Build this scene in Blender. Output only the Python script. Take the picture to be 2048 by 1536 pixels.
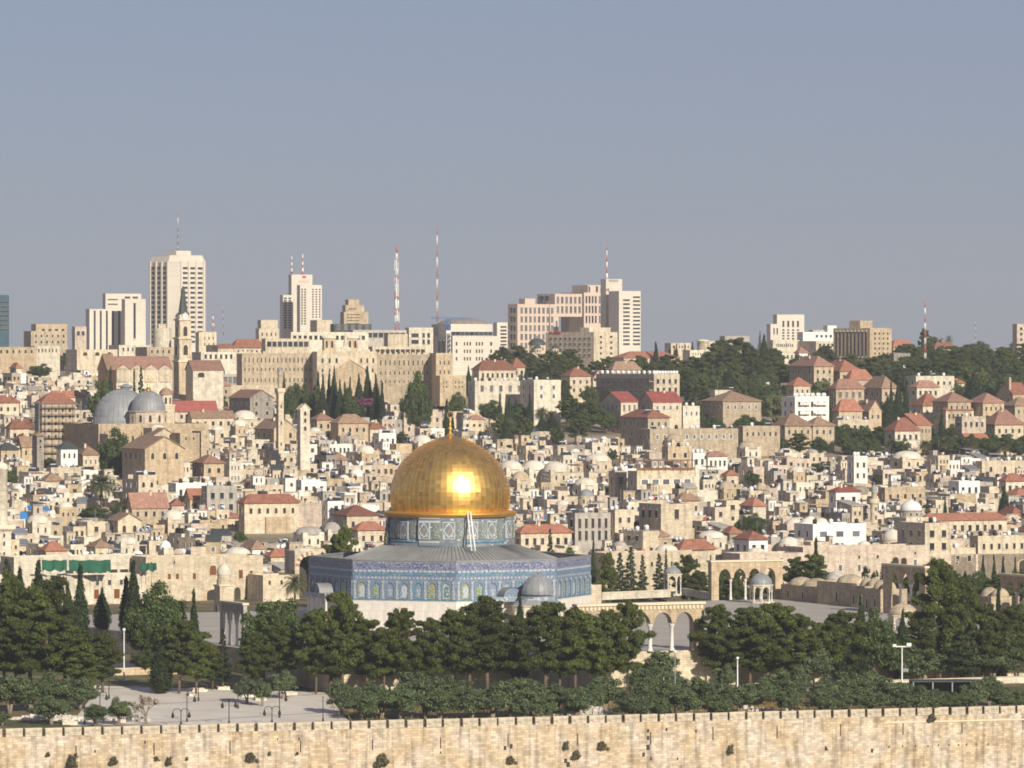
import bpy, bmesh, math, random
from math import sin, cos, pi, radians, sqrt, atan2
from mathutils import Vector, Matrix

C = bpy.context.scene.collection
for _o in list(bpy.data.objects):
    bpy.data.objects.remove(_o)
sc = bpy.context.scene

# ------------------------------------------------------------------ camera (a long lens on the hill east of the city)
F, CX, HY, CAMZ = 10400.0, 1024.0, 707.0, 52.0        # focal length and horizon in the photo's pixels, eye height in metres
cam_d = bpy.data.cameras.new("camera"); cam = bpy.data.objects.new("camera", cam_d); C.objects.link(cam)
cam_d.sensor_width = 36.0; cam_d.lens = F / 2048 * 36.0
cam_d.shift_y = (HY - 768.0) / 2048.0
cam_d.clip_start = 1.0; cam_d.clip_end = 40000.0
cam.location = (0, 0, CAMZ); cam.rotation_euler = (radians(90), 0, 0)
sc.camera = cam

# ------------------------------------------------------------------ sky, sun, exposure
SUN_AZ, SUN_EL = radians(27.5), radians(25.0)          # to the right of straight behind the camera
SUNV = Vector((sin(SUN_AZ) * cos(SUN_EL), -cos(SUN_AZ) * cos(SUN_EL), sin(SUN_EL)))
world = bpy.data.worlds.new("World"); sc.world = world; world.use_nodes = True
wn = world.node_tree.nodes; wl = world.node_tree.links
bg = wn["Background"]
sky = wn.new("ShaderNodeTexSky"); sky.sky_type = 'NISHITA'; sky.sun_disc = False
sky.sun_elevation = SUN_EL; sky.sun_rotation = atan2(SUNV.x, SUNV.y)
sky.altitude = 800; sky.air_density = 1.0; sky.dust_density = 0.3; sky.ozone_density = 6.0
mxs = wn.new("ShaderNodeMix"); mxs.data_type = 'RGBA'; mxs.inputs[0].default_value = 0.80     # a dusty summer sky: the clear sky veiled by even grey blue dust
mxs.inputs[7].default_value = (2.00, 1.98, 2.78, 1)
wl.new(sky.outputs[0], mxs.inputs[6]); wl.new(mxs.outputs[2], bg.inputs[0]); bg.inputs[1].default_value = 0.091
sun_d = bpy.data.lights.new("sun", 'SUN'); sun = bpy.data.objects.new("sun", sun_d); C.objects.link(sun)
sun_d.energy = 4.6; sun_d.angle = radians(0.5); sun_d.color = (1.0, 0.908, 0.758)
sun.rotation_euler = SUNV.to_track_quat('Z', 'Y').to_euler()
sc.view_settings.view_transform = 'Standard'; sc.view_settings.look = 'None'
sc.view_settings.exposure = 0.42; sc.view_settings.gamma = 1.0
sc.render.engine = 'CYCLES'
sc.cycles.filter_width = 1.8; sc.cycles.max_bounces = 6; sc.cycles.volume_bounces = 1; sc.cycles.use_denoising = True

# ------------------------------------------------------------------ the lie of the land
TH = radians(25.6)                                      # the city's walls are turned this much against the view
DX, DY = -11.9, 1000.0                                  # centre of the golden dome
def ne(X, Y):
    return ((X - DX) * cos(TH) + (Y - DY) * sin(TH), (X - DX) * sin(TH) - (Y - DY) * cos(TH))
def xy(n, e):
    return (DX + n * cos(TH) + e * sin(TH), DY + n * sin(TH) - e * cos(TH))
_W = [(-4000, 120), (-1500, 90), (-960, 49.5), (-900, 49.5), (-840, 44), (-700, 5), (-500, -50), (-300, -45), (-165, -26), (-158, -25)]
_G = [(195, -4.5), (230, -3), (300, 1), (400, 6.5), (550, 14.5), (700, 24), (800, 31), (900, 37), (1000, 41), (1150, 44), (1500, 48), (2000, 50.5), (2600, 51), (3600, 42), (7000, 0)]
def lerp_tab(t, x):
    if x <= t[0][0]: return t[0][1]
    for (a, b), (c, d) in zip(t, t[1:]):
        if x <= c: return b + (d - b) * (x - a) / (c - a)
    return t[-1][1]
E_WALL, PE0, PE1, PN0, PN1 = 155.0, -62.0, 98.0, -68.0, 104.0
def wall_top(n): return -7.05 - 0.0095 * n
def ground(n, e, platform=True):
    w = -e
    if e > E_WALL - .3: return lerp_tab(_W, w)
    if platform and PE0 <= e <= PE1 and PN0 <= n <= PN1: return 0.0
    esp = -7.95 - 0.0095 * max(-160, min(140, n)) + 0.030 * (155 - max(e, 40))
    if e >= -100: return esp
    if e >= -195:
        t = (-100 - e) / 95.0
        return esp * (1 - t) - 4.5 * t
    return lerp_tab(_G, w)
def y_on_e(px, e):                                      # distance at which the view ray through column px meets the line e
    k = (px - CX) / F
    return (DY * cos(TH) - DX * sin(TH) - e) / (cos(TH) - k * sin(TH))
def PX(px, Y): return (px - CX) / F * Y
def PZ(py, Y): return CAMZ - (py - HY) / F * Y
def to_px(X, Y, Z): return (CX + X / Y * F, HY + (CAMZ - Z) / Y * F)
def at_top(px, py, h):                                  # where on the city's slope a thing h metres tall reaches row py
    lo, hi = 196.0, 2600.0
    for _ in range(40):
        m = (lo + hi) / 2; Y = y_on_e(px, -m)
        n, e = ne(PX(px, Y), Y)
        if HY + (CAMZ - ground(n, e) - h) / Y * F > py: lo = m
        else: hi = m
    Y = y_on_e(px, -lo); X = PX(px, Y); n, e = ne(X, Y)
    return X, Y, ground(n, e)
def at_base(px, py, platform=True):                     # first ground met by the view ray through (px, py), inside the wall
    e = 153.0
    while e > -1500:
        Y = y_on_e(px, e); X = PX(px, Y); n, ee = ne(X, Y); z = ground(n, ee, platform)
        if HY + (CAMZ - z) / Y * F <= py: break
        e -= 0.5
    return X, Y, z
def at_dist(px, Y):
    X = PX(px, Y); n, e = ne(X, Y)
    return X, Y, ground(n, e)

# ------------------------------------------------------------------ materials
MATS = {}
def M(name, col, rough=.85, var=.22, sc_=.5, brick=None, streak=0, metal=0, bump=0, orand=.10, island=0, col2=None, bcontrast=.25, spec=.3):
    m = bpy.data.materials.new(name); m.use_nodes = True; MATS[name] = m
    n, l = m.node_tree.nodes, m.node_tree.links
    b = n["Principled BSDF"]; b.inputs["Roughness"].default_value = rough; b.inputs["Metallic"].default_value = metal
    b.inputs["Specular IOR Level"].default_value = spec
    tc = n.new("ShaderNodeTexCoord")
    facs = []
    def rng(sock, lo, hi):
        r = n.new("ShaderNodeMapRange"); r.inputs[3].default_value = lo; r.inputs[4].default_value = hi
        l.new(sock, r.inputs[0]); facs.append(r.outputs[0]); return r
    if var:
        t = n.new("ShaderNodeTexNoise"); t.inputs["Scale"].default_value = sc_; t.inputs["Detail"].default_value = 6
        l.new(tc.outputs["Object"], t.inputs["Vector"])
        r = rng(t.outputs[0], 1 - var, 1 + var); r.inputs[1].default_value = .25; r.inputs[2].default_value = .75
    if streak or brick:
        sx = n.new("ShaderNodeSeparateXYZ"); l.new(tc.outputs["Object"], sx.inputs[0])
        ad = n.new("ShaderNodeMath"); ad.operation = 'ADD'; l.new(sx.outputs[0], ad.inputs[0]); l.new(sx.outputs[1], ad.inputs[1])
        cb = n.new("ShaderNodeCombineXYZ"); l.new(ad.outputs[0], cb.inputs[0]); l.new(sx.outputs[2], cb.inputs[1])
    if streak:
        mp = n.new("ShaderNodeMapping"); mp.inputs["Scale"].default_value = (1.1, .10, 1); l.new(cb.outputs[0], mp.inputs[0])
        t = n.new("ShaderNodeTexNoise"); t.inputs["Scale"].default_value = 1.0; t.inputs["Detail"].default_value = 4
        l.new(mp.outputs[0], t.inputs["Vector"])
        r = rng(t.outputs[0], 1 - streak, 1.06); r.inputs[1].default_value = .32; r.inputs[2].default_value = .52
    if brick:
        t = n.new("ShaderNodeTexBrick"); l.new(cb.outputs[0], t.inputs["Vector"])
        t.inputs["Scale"].default_value = 1; t.inputs["Brick Width"].default_value = brick[0]; t.inputs["Row Height"].default_value = brick[1]
        t.inputs["Mortar Size"].default_value = brick[2]; t.inputs["Color1"].default_value = (1, 1, 1, 1)
        t.inputs["Color2"].default_value = (1 - bcontrast,) * 3 + (1,); t.inputs["Mortar"].default_value = (.62,) * 3 + (1,)
        rng(t.outputs[0], 0, 1)
    if orand:
        t = n.new("ShaderNodeObjectInfo"); rng(t.outputs["Random"], 1 - orand, 1 + orand)
    isl = None
    if island or (col2 and island is not None):
        g = n.new("ShaderNodeNewGeometry"); isl = g.outputs["Random Per Island"]
        if island: rng(isl, 1 - island, 1 + island)
    f = None
    for s in facs:
        if f is None: f = s
        else:
            mu = n.new("ShaderNodeMath"); mu.operation = 'MULTIPLY'; l.new(f, mu.inputs[0]); l.new(s, mu.inputs[1]); f = mu.outputs[0]
    if col2:
        mx = n.new("ShaderNodeMix"); mx.data_type = 'RGBA'
        mx.inputs[6].default_value = (*col, 1); mx.inputs[7].default_value = (*col2, 1)
        if isl and island is not None: l.new(isl, mx.inputs[0])
        else:
            t = n.new("ShaderNodeTexNoise"); t.inputs["Scale"].default_value = sc_ * .35; t.inputs["Detail"].default_value = 5
            l.new(tc.outputs["Object"], t.inputs["Vector"])
            r = n.new("ShaderNodeMapRange"); r.inputs[1].default_value = .42; r.inputs[2].default_value = .60; l.new(t.outputs[0], r.inputs[0]); l.new(r.outputs[0], mx.inputs[0])
        cs = mx.outputs[2]
    else:
        rg = n.new("ShaderNodeRGB"); rg.outputs[0].default_value = (*col, 1); cs = rg.outputs[0]
    if f is not None:
        vm = n.new("ShaderNodeVectorMath"); vm.operation = 'SCALE'; l.new(cs, vm.inputs[0]); l.new(f, vm.inputs["Scale"]); cs = vm.outputs[0]
    l.new(cs, b.inputs["Base Color"])
    if bump:
        bp = n.new("ShaderNodeBump"); bp.inputs["Strength"].default_value = bump; bp.inputs["Distance"].default_value = .1
        t = n.new("ShaderNodeTexNoise"); t.inputs["Scale"].default_value = sc_ * 6; t.inputs["Detail"].default_value = 6
        l.new(tc.outputs["Object"], t.inputs["Vector"]); l.new(t.outputs[0], bp.inputs["Height"]); l.new(bp.outputs[0], b.inputs["Normal"])
    return m

BR = (.9, .42, .03)
M("cream", (.60, .51, .375), brick=BR, streak=.22)
M("honey", (.51, .40, .265), brick=BR, streak=.25)
M("pale", (.66, .595, .475), brick=BR, streak=.2)
M("white", (.68, .655, .60), streak=.18, var=.1)
M("grey", (.30, .27, .23), brick=BR, streak=.3)
M("rose", (.58, .48, .385), brick=BR, streak=.2)
M("tan", (.46, .375, .265), brick=BR, streak=.25)
M("concrete", (.36, .33, .29), var=.25, streak=.25)
M("tower_stone", (.62, .565, .48), var=.08, sc_=.05, orand=.03, brick=(3, 1.2, .04), bcontrast=.08)
M("pink_stone", (.60, .475, .385), var=.08, sc_=.05, orand=.03, brick=(3, 1.2, .04), bcontrast=.06)
M("flat_roof", (.40, .36, .30), var=.35, sc_=.4)
M("plaster_dome", (.60, .55, .46), var=.22, sc_=.6)
M("lead", (.25, .26, .27), rough=.55, var=.18, sc_=.5, metal=.1)
M("lead_roof", (.25, .255, .25), rough=.5, var=.2, sc_=.3, metal=.15, orand=0)
M("red_tile", (.335, .145, .095), var=.25, sc_=.9, brick=(.5, .35, .04), orand=.32)
M("brown_tile", (.33, .215, .145), var=.25, sc_=.9, brick=(.5, .35, .04), orand=.15)
M("rose_tile", (.37, .205, .15), var=.25, sc_=.9, brick=(.5, .35, .04), orand=.15)
M("glass", (.035, .04, .05), rough=.2, var=0, orand=.5, spec=.5)
M("glass_mid", (.12, .125, .13), rough=.3, var=0, orand=.3, spec=.5)
M("glass_blue", (.05, .10, .13), rough=.12, var=.2, spec=.6)
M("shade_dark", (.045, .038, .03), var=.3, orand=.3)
M("frame_stone", (.60, .51, .37), var=.1, orand=.12)
M("frame_white", (.76, .75, .72), var=.05)
M("metal_black", (.02, .02, .022), rough=.5, var=.1, orand=.3)
M("metal_white", (.72, .72, .70), rough=.45, var=.06)
M("metal_grey", (.30, .31, .32), rough=.45, metal=.4, var=.1)
M("panel", (.03, .035, .05), rough=.18, var=.1, spec=.6)
M("paint_red", (.50, .06, .04), rough=.5, var=.08)
M("dark_red_roof", (.27, .075, .06), rough=.6, var=.2)
M("door_wood", (.16, .06, .025), var=.2)
M("mast_red", (.42, .13, .10), rough=.6, var=.1)
M("tar", (.06, .058, .055), var=.3)
M("dark_wood", (.085, .05, .032), var=.25)
M("wood", (.20, .10, .045), var=.2, sc_=1.5)
M("green_door", (.03, .16, .09), var=.1)
M("blue_sheet", (.03, .20, .52), rough=.5, var=.15)
M("green_net", (.025, .115, .065), rough=.8, var=.25)
M("slate", (.055, .065, .06), rough=.5, var=.15)
M("gold_trim", (.80, .50, .13), rough=.35, metal=.9, var=.1)
M("plaza_stone", (.62, .57, .49), var=.14, sc_=.15, brick=(1.6, .8, .02), orand=0, bcontrast=.10)
M("marble", (.66, .62, .56), var=.12, sc_=.6, brick=(1.4, 1.8, .025), orand=.03, bcontrast=.08)
M("rubble", (.60, .56, .49), var=.4, sc_=2.0, bump=.8, orand=.2)
M("bark", (.12, .085, .06), var=.35, sc_=2.5, bump=.5)
M("bark_grey", (.22, .18, .14), var=.35, sc_=2.5, bump=.5)
M("pine_leaf", (.030, .046, .009), col2=(.082, .096, .020), island=.35, var=.3, sc_=.35, orand=.30, rough=.7, spec=.2)
M("cypress_leaf", (.017, .031, .012), col2=(.036, .053, .018), island=.3, var=.25, sc_=.4, orand=.2, rough=.7, spec=.2)
M("olive_leaf", (.050, .076, .028), col2=(.104, .134, .056), island=.3, var=.2, sc_=.6, orand=.18, rough=.6, spec=.3)
M("broad_leaf", (.028, .050, .011), col2=(.070, .096, .022), island=.3, var=.25, sc_=.5, orand=.2, rough=.6, spec=.3)
M("pale_leaf", (.085, .105, .030), col2=(.14, .15, .05), island=.3, var=.2, sc_=.5, orand=.1, rough=.6)
M("palm_leaf", (.055, .075, .030), col2=(.13, .12, .05), island=.3, var=.2, sc_=.5, orand=.1, rough=.6)
M("dry_twig", (.20, .165, .12), col2=(.30, .26, .20), island=.2, var=.2)
M("pink_flower", (.24, .05, .15), col2=(.12, .05, .08), island=.3, var=.2)
M("caper_leaf", (.075, .075, .040), col2=(.12, .11, .065), island=.3, var=.2, orand=.2)

# ------------------------------------------------------------------ mesh builder
class MB:
    def __init__(s): s.v = []; s.f = []; s.m = []; s.sm = []; s.mats = []; s.o = (0, 0, 0, 1, 0)
    def at(s, x=0, y=0, z=0, rz=0): s.o = (x, y, z, cos(rz), sin(rz)); return s
    def mi(s, m):
        if m not in s.mats: s.mats.append(m)
        return s.mats.index(m)
    def pts(s, ps):
        i = len(s.v); x, y, z, c, q = s.o
        s.v.extend((x + c * p[0] - q * p[1], y + q * p[0] + c * p[1], z + p[2]) for p in ps); return i
    def face(s, idx, m, sm=False): s.f.append(tuple(idx)); s.m.append(s.mi(m)); s.sm.append(sm)
    def poly(s, ps, m, sm=False):
        i = s.pts(ps); s.face(range(i, i + len(ps)), m, sm)
    def box(s, x0, x1, y0, y1, z0, z1, m, top=None):
        i = s.pts([(x0, y0, z0), (x1, y0, z0), (x1, y1, z0), (x0, y1, z0), (x0, y0, z1), (x1, y0, z1), (x1, y1, z1), (x0, y1, z1)])
        for q in ((0, 1, 5, 4), (1, 2, 6, 5), (2, 3, 7, 6), (3, 0, 4, 7), (3, 2, 1, 0)): s.face([i + a for a in q], m)
        s.face([i + a for a in (4, 5, 6, 7)], top or m); return s
    def parapet(s, x0, x1, y0, y1, z0, z1, m, top, ph=.6, t=.35):   # a block whose roof lies behind a parapet
        s.box(x0, x1, y0, y1, z0, z1 - ph, m, top)
        i = s.pts([(a, b, c) for c in (z1 - ph, z1) for a, b in ((x0, y0), (x1, y0), (x1, y1), (x0, y1), (x0 + t, y0 + t), (x1 - t, y0 + t), (x1 - t, y1 - t), (x0 + t, y1 - t))])
        for k in range(4):
            j = (k + 1) % 4
            s.face((i + k, i + j, i + 8 + j, i + 8 + k), m); s.face((i + 4 + j, i + 4 + k, i + 12 + k, i + 12 + j), m)
            s.face((i + 8 + k, i + 8 + j, i + 12 + j, i + 12 + k), m)
        return s
    def prism(s, pl, z0, z1, m, top=None, scale_top=1.0):
        n = len(pl); i = s.pts([(x, y, z0) for x, y in pl] + [(x * scale_top, y * scale_top, z1) for x, y in pl])
        for k in range(n): s.face((i + k, i + (k + 1) % n, i + n + (k + 1) % n, i + n + k), m)
        s.face([i + n + k for k in range(n)], top or m); return s
    def lathe(s, pr, n, m, cx=0, cy=0, sm=True, a0=0, a1=2 * pi):
        full = abs(a1 - a0 - 2 * pi) < 1e-6; nn = n if full else n + 1
        i = s.pts([(cx + r * cos(a0 + (a1 - a0) * k / n), cy + r * sin(a0 + (a1 - a0) * k / n), z) for r, z in pr for k in range(nn)])
        for j in range(len(pr) - 1):
            for k in range(n):
                k2 = (k + 1) % nn
                s.face((i + j * nn + k, i + j * nn + k2, i + (j + 1) * nn + k2, i + (j + 1) * nn + k), m, sm)
        return s
    def dome(s, cx, cy, z, r, h, m, n=20, k=7, pointed=0.0):
        pr = [(r * cos(a * pi / 2 / k) ** (1 + .0 * a), z + h * sin(a * pi / 2 / k) ** (1 - pointed)) for a in range(k)] + [(.001, z + h * (1 + pointed * .15))]
        return s.lathe(pr, n, m, cx, cy)
    def tube(s, p, q, r0, r1, n, m, sm=True):
        p, q = Vector(p), Vector(q); d = q - p
        if d.length < 1e-6: return s
        d.normalize(); a = Vector((0, 0, 1)) if abs(d.z) < .9 else Vector((1, 0, 0)); u = d.cross(a).normalized(); w = d.cross(u)
        i = s.pts([tuple(c + (u * cos(2 * pi * k / n) + w * sin(2 * pi * k / n)) * r) for c, r in ((p, r0), (q, r1)) for k in range(n)])
        for k in range(n): s.face((i + k, i + (k + 1) % n, i + n + (k + 1) % n, i + n + k), m, sm)
        s.face([i + n + k for k in range(n)], m); s.face([i + n - 1 - k for k in range(n)], m); return s
    def hip(s, x0, x1, y0, y1, z, h, m, ov=.5, th=.18):
        x0 -= ov; x1 += ov; y0 -= ov; y1 += ov; w, d = x1 - x0, y1 - y0
        if w > d: a = d / 2; r = [(x0 + a, (y0 + y1) / 2), (x1 - a, (y0 + y1) / 2)]
        else: a = w / 2; r = [((x0 + x1) / 2, y0 + a), ((x0 + x1) / 2, y1 - a)]
        s.box(x0, x1, y0, y1, z, z + th, m); z += th
        A, B, D, E = (x0, y0, z), (x1, y0, z), (x1, y1, z), (x0, y1, z); R0, R1 = (*r[0], z + h), (*r[1], z + h)
        if w > d: fs = [(A, B, R1, R0), (B, D, R1), (D, E, R0, R1), (E, A, R0)]
        else: fs = [(A, B, R0), (B, D, R1, R0), (D, E, R1), (E, A, R0, R1)]
        for q in fs: s.poly(q, m)
        return s
    def gable(s, x0, x1, y0, y1, z, h, m, axis='x', ov=.35, th=.22):    # two sloping slabs
        if axis == 'x':
            ym = (y0 + y1) / 2
            for a, b in ((y0 - ov, 0), (y1 + ov, 1)):
                zo = z - h * ov / ((y1 - y0) / 2)
                ps = [(x0 - ov, a, zo), (x1 + ov, a, zo), (x1 + ov, ym, z + h), (x0 - ov, ym, z + h)]
                up = [(p[0], p[1], p[2] + th) for p in ps]; s._slab(ps, up, m)
        else:
            xm = (x0 + x1) / 2
            for a in (x0 - ov, x1 + ov):
                zo = z - h * ov / ((x1 - x0) / 2)
                ps = [(a, y0 - ov, zo), (a, y1 + ov, zo), (xm, y1 + ov, z + h), (xm, y0 - ov, z + h)]
                up = [(p[0], p[1], p[2] + th) for p in ps]; s._slab(ps, up, m)
        return s
    def _slab(s, lo, hi, m):
        i = s.pts(lo + hi)
        for q in ((3, 2, 1, 0), (4, 5, 6, 7), (0, 1, 5, 4), (1, 2, 6, 5), (2, 3, 7, 6), (3, 0, 4, 7)): s.face([i + a for a in q], m)
    def gable_wall(s, x0, x1, y0, y1, z, h, m, axis='x'):               # the triangles under a gable roof
        if axis == 'x':
            ym = (y0 + y1) / 2
            for x in (x0, x1): s.poly([(x, y0, z), (x, y1, z), (x, ym, z + h)], m)
        else:
            xm = (x0 + x1) / 2
            for y in (y0, y1): s.poly([(x0, y, z), (x1, y, z), (xm, y, z + h)], m)
        return s
    def arch_row(s, x0, bays, bay, pier, zs, rise, z0, z1, y0, y1, m, cols=False, pointed=.15, col_m=None, end=None, cr=.3):
        """a wall pierced by arches: bays openings 'bay' wide on piers or columns, springing at zs, wall top at z1"""
        N = 10; end = pier if end is None else end; x = x0
        tot = end * 2 + bays * bay + (bays - 1) * pier
        s.box(x, x + end, y0, y1, z0, zs, m)
        s._strip([(x, zs), (x + end, zs)], z1, y0, y1, m, True); x += end
        for b in range(bays):
            cu = []
            for k in range(N + 1):
                t = k / N; a = pi * (1 - t); h = sin(a) * rise
                h += pointed * rise * (1 - abs(2 * t - 1)) ** 1.0
                cu.append((x + bay * (.5 + .5 * cos(a)), zs + h))
            s._strip(cu, z1, y0, y1, m, True); x += bay
            if b < bays - 1:
                if cols:
                    cm = col_m or m; cxm = x + pier / 2; ym = (y0 + y1) / 2
                    s.lathe([(cr * 1.5, z0), (cr * 1.4, z0 + .4), (cr, z0 + .6), (cr * .92, zs - .9), (cr * 1.1, zs - .8), (cr * 1.6, zs - .25), (cr * 1.6, zs)], 12, cm, cxm, ym)
                else: s.box(x, x + pier, y0, y1, z0, zs, m)
                s._strip([(x, zs), (x + pier, zs)], z1, y0, y1, m, True); x += pier
        s.box(x, x + end, y0, y1, z0, zs, m); s._strip([(x, zs), (x + end, zs)], z1, y0, y1, m, True)
        i = s.pts([(x0, y0, zs), (x0, y1, zs), (x0, y1, z1), (x0, y0, z1), (x0 + tot, y0, zs), (x0 + tot, y1, zs), (x0 + tot, y1, z1), (x0 + tot, y0, z1)])
        s.face((i, i + 1, i + 2, i + 3), m); s.face((i + 4, i + 5, i + 6, i + 7), m); s.face((i + 3, i + 2, i + 6, i + 7), m)
        return tot
    def _strip(s, cu, z1, y0, y1, m, under):
        for (xa, za), (xb, zb) in zip(cu, cu[1:]):
            s.poly([(xa, y0, za), (xb, y0, zb), (xb, y0, z1), (xa, y0, z1)], m)
            s.poly([(xb, y1, zb), (xa, y1, za), (xa, y1, z1), (xb, y1, z1)], m)
            s.poly([(xa, y1, za), (xb, y1, zb), (xb, y0, zb), (xa, y0, za)], m)
    def mesh(s, name):
        me = bpy.data.meshes.new(name); me.from_pydata(s.v, [], s.f)
        for m in s.mats: me.materials.append(MATS[m])
        me.polygons.foreach_set("material_index", s.m); me.polygons.foreach_set("use_smooth", s.sm)
        me.update(); return me
    def build(s, name, parent=None, loc=(0, 0, 0), rz=0, fix=True):
        me = s.mesh(name)
        if fix:
            bm = bmesh.new(); bm.from_mesh(me)
            bmesh.ops.remove_doubles(bm, verts=bm.verts, dist=.0008)
            bmesh.ops.recalc_face_normals(bm, faces=bm.faces); bm.to_mesh(me); bm.free()
        return put(me, name, parent, loc, rz)

def put(me, name, parent=None, loc=(0, 0, 0), rz=0, scale=(1, 1, 1), rx=0):
    o = bpy.data.objects.new(name, me); C.objects.link(o); o.location = loc; o.rotation_euler = (rx, 0, rz); o.scale = scale
    if parent: o.parent = parent
    return o
LABELS = {}
def thing(name, label, cat, loc=(0, 0, 0), rz=0, group=None):
    o = bpy.data.objects.new(name, None); C.objects.link(o); o.location = loc; o.rotation_euler = (0, 0, rz)
    o.empty_display_size = .5
    tag(o, label, cat, group); return o
def tag(o, label, cat, group=None):
    if label: o['label'] = label; LABELS[label] = LABELS.get(label, 0) + 1
    o['category'] = cat
    if group: o['group'] = group
    return o
def struct(o, kind='structure'): o['kind'] = kind; return o

# ------------------------------------------------------------------ window and rooftop meshes shared by the buildings
def _win(kind, pane, frame):
    b = MB(); N = 8
    if kind == 'rect': out = [(-.5, 0), (.5, 0), (.5, 1), (-.5, 1)]
    else:
        out = [(-.5, 0), (.5, 0)] + [(.5 * cos(pi * k / N), .68 + .32 * sin(pi * k / N)) for k in range(N + 1)]
    inn = [(x * .80, .07 + z * .87) for x, z in out]
    n = len(out); i = b.pts([(x, .0, z) for x, z in out] + [(x, -.10, z) for x, z in out] + [(x, -.10, z) for x, z in inn] + [(x, -.015, z) for x, z in inn])
    for k in range(n):
        j = (k + 1) % n
        b.face((i + k, i + j, i + n + j, i + n + k), frame); b.face((i + n + k, i + n + j, i + 2 * n + j, i + 2 * n + k), frame)
        b.face((i + 2 * n + k, i + 2 * n + j, i + 3 * n + j, i + 3 * n + k), frame)
    b.face([i + 3 * n + k for k in range(n)], pane)
    return b.mesh("window")
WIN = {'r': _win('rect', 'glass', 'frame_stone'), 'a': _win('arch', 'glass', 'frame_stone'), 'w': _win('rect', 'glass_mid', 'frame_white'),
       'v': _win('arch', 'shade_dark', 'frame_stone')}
def _pane(m, fr=None):
    b = MB(); b.poly([(-.5, -.04, 0), (.5, -.04, 0), (.5, -.04, 1), (-.5, -.04, 1)], m)
    b.box(-.54, .54, -.30, 0, -.06, -.0, fr or 'tower_stone'); b.box(-.54, .54, -.30, 0, 1.0, 1.05, fr or 'tower_stone')
    return b.mesh("window")
WIN['t'] = _pane('glass'); WIN['m'] = _pane('glass_mid'); WIN['p'] = _pane('glass_mid', 'pink_stone'); WIN['d'] = _pane('shade_dark')
def _tank(m):
    b = MB()
    for a in range(4): b.tube((.38 * cos(a * pi / 2 + .7), .38 * sin(a * pi / 2 + .7), 0), (.38 * cos(a * pi / 2 + .7), .38 * sin(a * pi / 2 + .7), .5), .04, .04, 4, 'metal_grey')
    b.lathe([(.001, .5), (.55, .5), (.55, 1.55), (.4, 1.7), (.12, 1.75), (.12, 1.85), (.001, 1.86)], 12, m); return b.mesh("water_tank")
TANK = {'white': _tank('metal_white'), 'black': _tank('metal_black')}
def _solar():
    b = MB()
    b._slab([(-1, -.6, .25), (1, -.6, .25), (1, .6, 1.35), (-1, .6, 1.35)], [(-1, -.66, .31), (1, -.66, .31), (1, .54, 1.41), (-1, .54, 1.41)], 'panel')
    for x in (-.8, .8): b.tube((x, .55, 0), (x, .55, 1.3), .04, .04, 4, 'metal_grey'); b.tube((x, -.5, 0), (x, -.5, .32), .04, .04, 4, 'metal_grey')
    b.tube((-.9, .85, 1.3), (.9, .85, 1.3), .3, .3, 10, 'metal_white'); b.tube((0, .85, 0), (0, .85, 1.1), .05, .05, 4, 'metal_grey')
    return b.mesh("solar_heater")
SOLAR = _solar()
def _dish():
    b = MB(); b.tube((0, 0, 0), (0, 0, 1.0), .05, .05, 6, 'metal_grey')
    pr = [(.001, 0), (.3, .05), (.6, .2)]; i0 = len(b.v); b.lathe(pr, 14, 'metal_grey')
    for k in range(i0, len(b.v)):                       # tip the bowl up and to the south
        x, y, z = b.v[k]; a = radians(60); y, z = y * cos(a) - z * sin(a), y * sin(a) + z * cos(a); b.v[k] = (x * .8 - z * .3, y, z + 1.1)
    b.tube((0, -.05, 1.1), (-.15, -.5, 1.35), .02, .02, 4, 'metal_grey'); return b.mesh("satellite_dish")
DISH = _dish()
def _ant():
    b = MB(); b.tube((0, 0, 0), (0, 0, 4), .035, .025, 5, 'metal_grey')
    for z, w in ((3.2, .7), (3.5, .55), (3.8, .4)): b.tube((-w, 0, z), (w, 0, z), .02, .02, 4, 'metal_grey')
    return b.mesh("antenna")
ANT = _ant()
def _chim():
    b = MB(); b.box(-.3, .3, -.3, .3, 0, 1.3, 'frame_stone'); b.box(-.38, .38, -.38, .38, 1.3, 1.45, 'concrete'); b.box(-.2, .2, -.2, .2, 1.45, 1.6, 'metal_black'); return b.mesh("chimney")
CHIM = _chim()

PROT = []                                               # what nearer houses must not cover: px rect and distance
FOOT = []                                               # footprints already taken: centre, radius
def protect(x0, x1, y0, y1, Y): PROT.append((x0, x1, y0, y1, Y))

def wgrid(root, p, q, z0, z1, u0, u1, nx, ny, fw, fh, kind, name='window'):
    """nx by ny windows between heights z0..z1 and fractions u0..u1 along the wall p->q (outside is to the right of p->q)"""
    dx, dy = q[0] - p[0], q[1] - p[1]; L = sqrt(dx * dx + dy * dy); a = atan2(dy, dx); cw = L * (u1 - u0) / nx; ch = (z1 - z0) / ny
    for i in range(nx):
        for j in range(ny):
            u = u0 + (u1 - u0) * (i + .5) / nx
            put(WIN[kind], name, root, (p[0] + dx * u, p[1] + dy * u, z0 + ch * (j + (1 - fh) / 2)), a, (cw * fw, 1, ch * fh))

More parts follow.
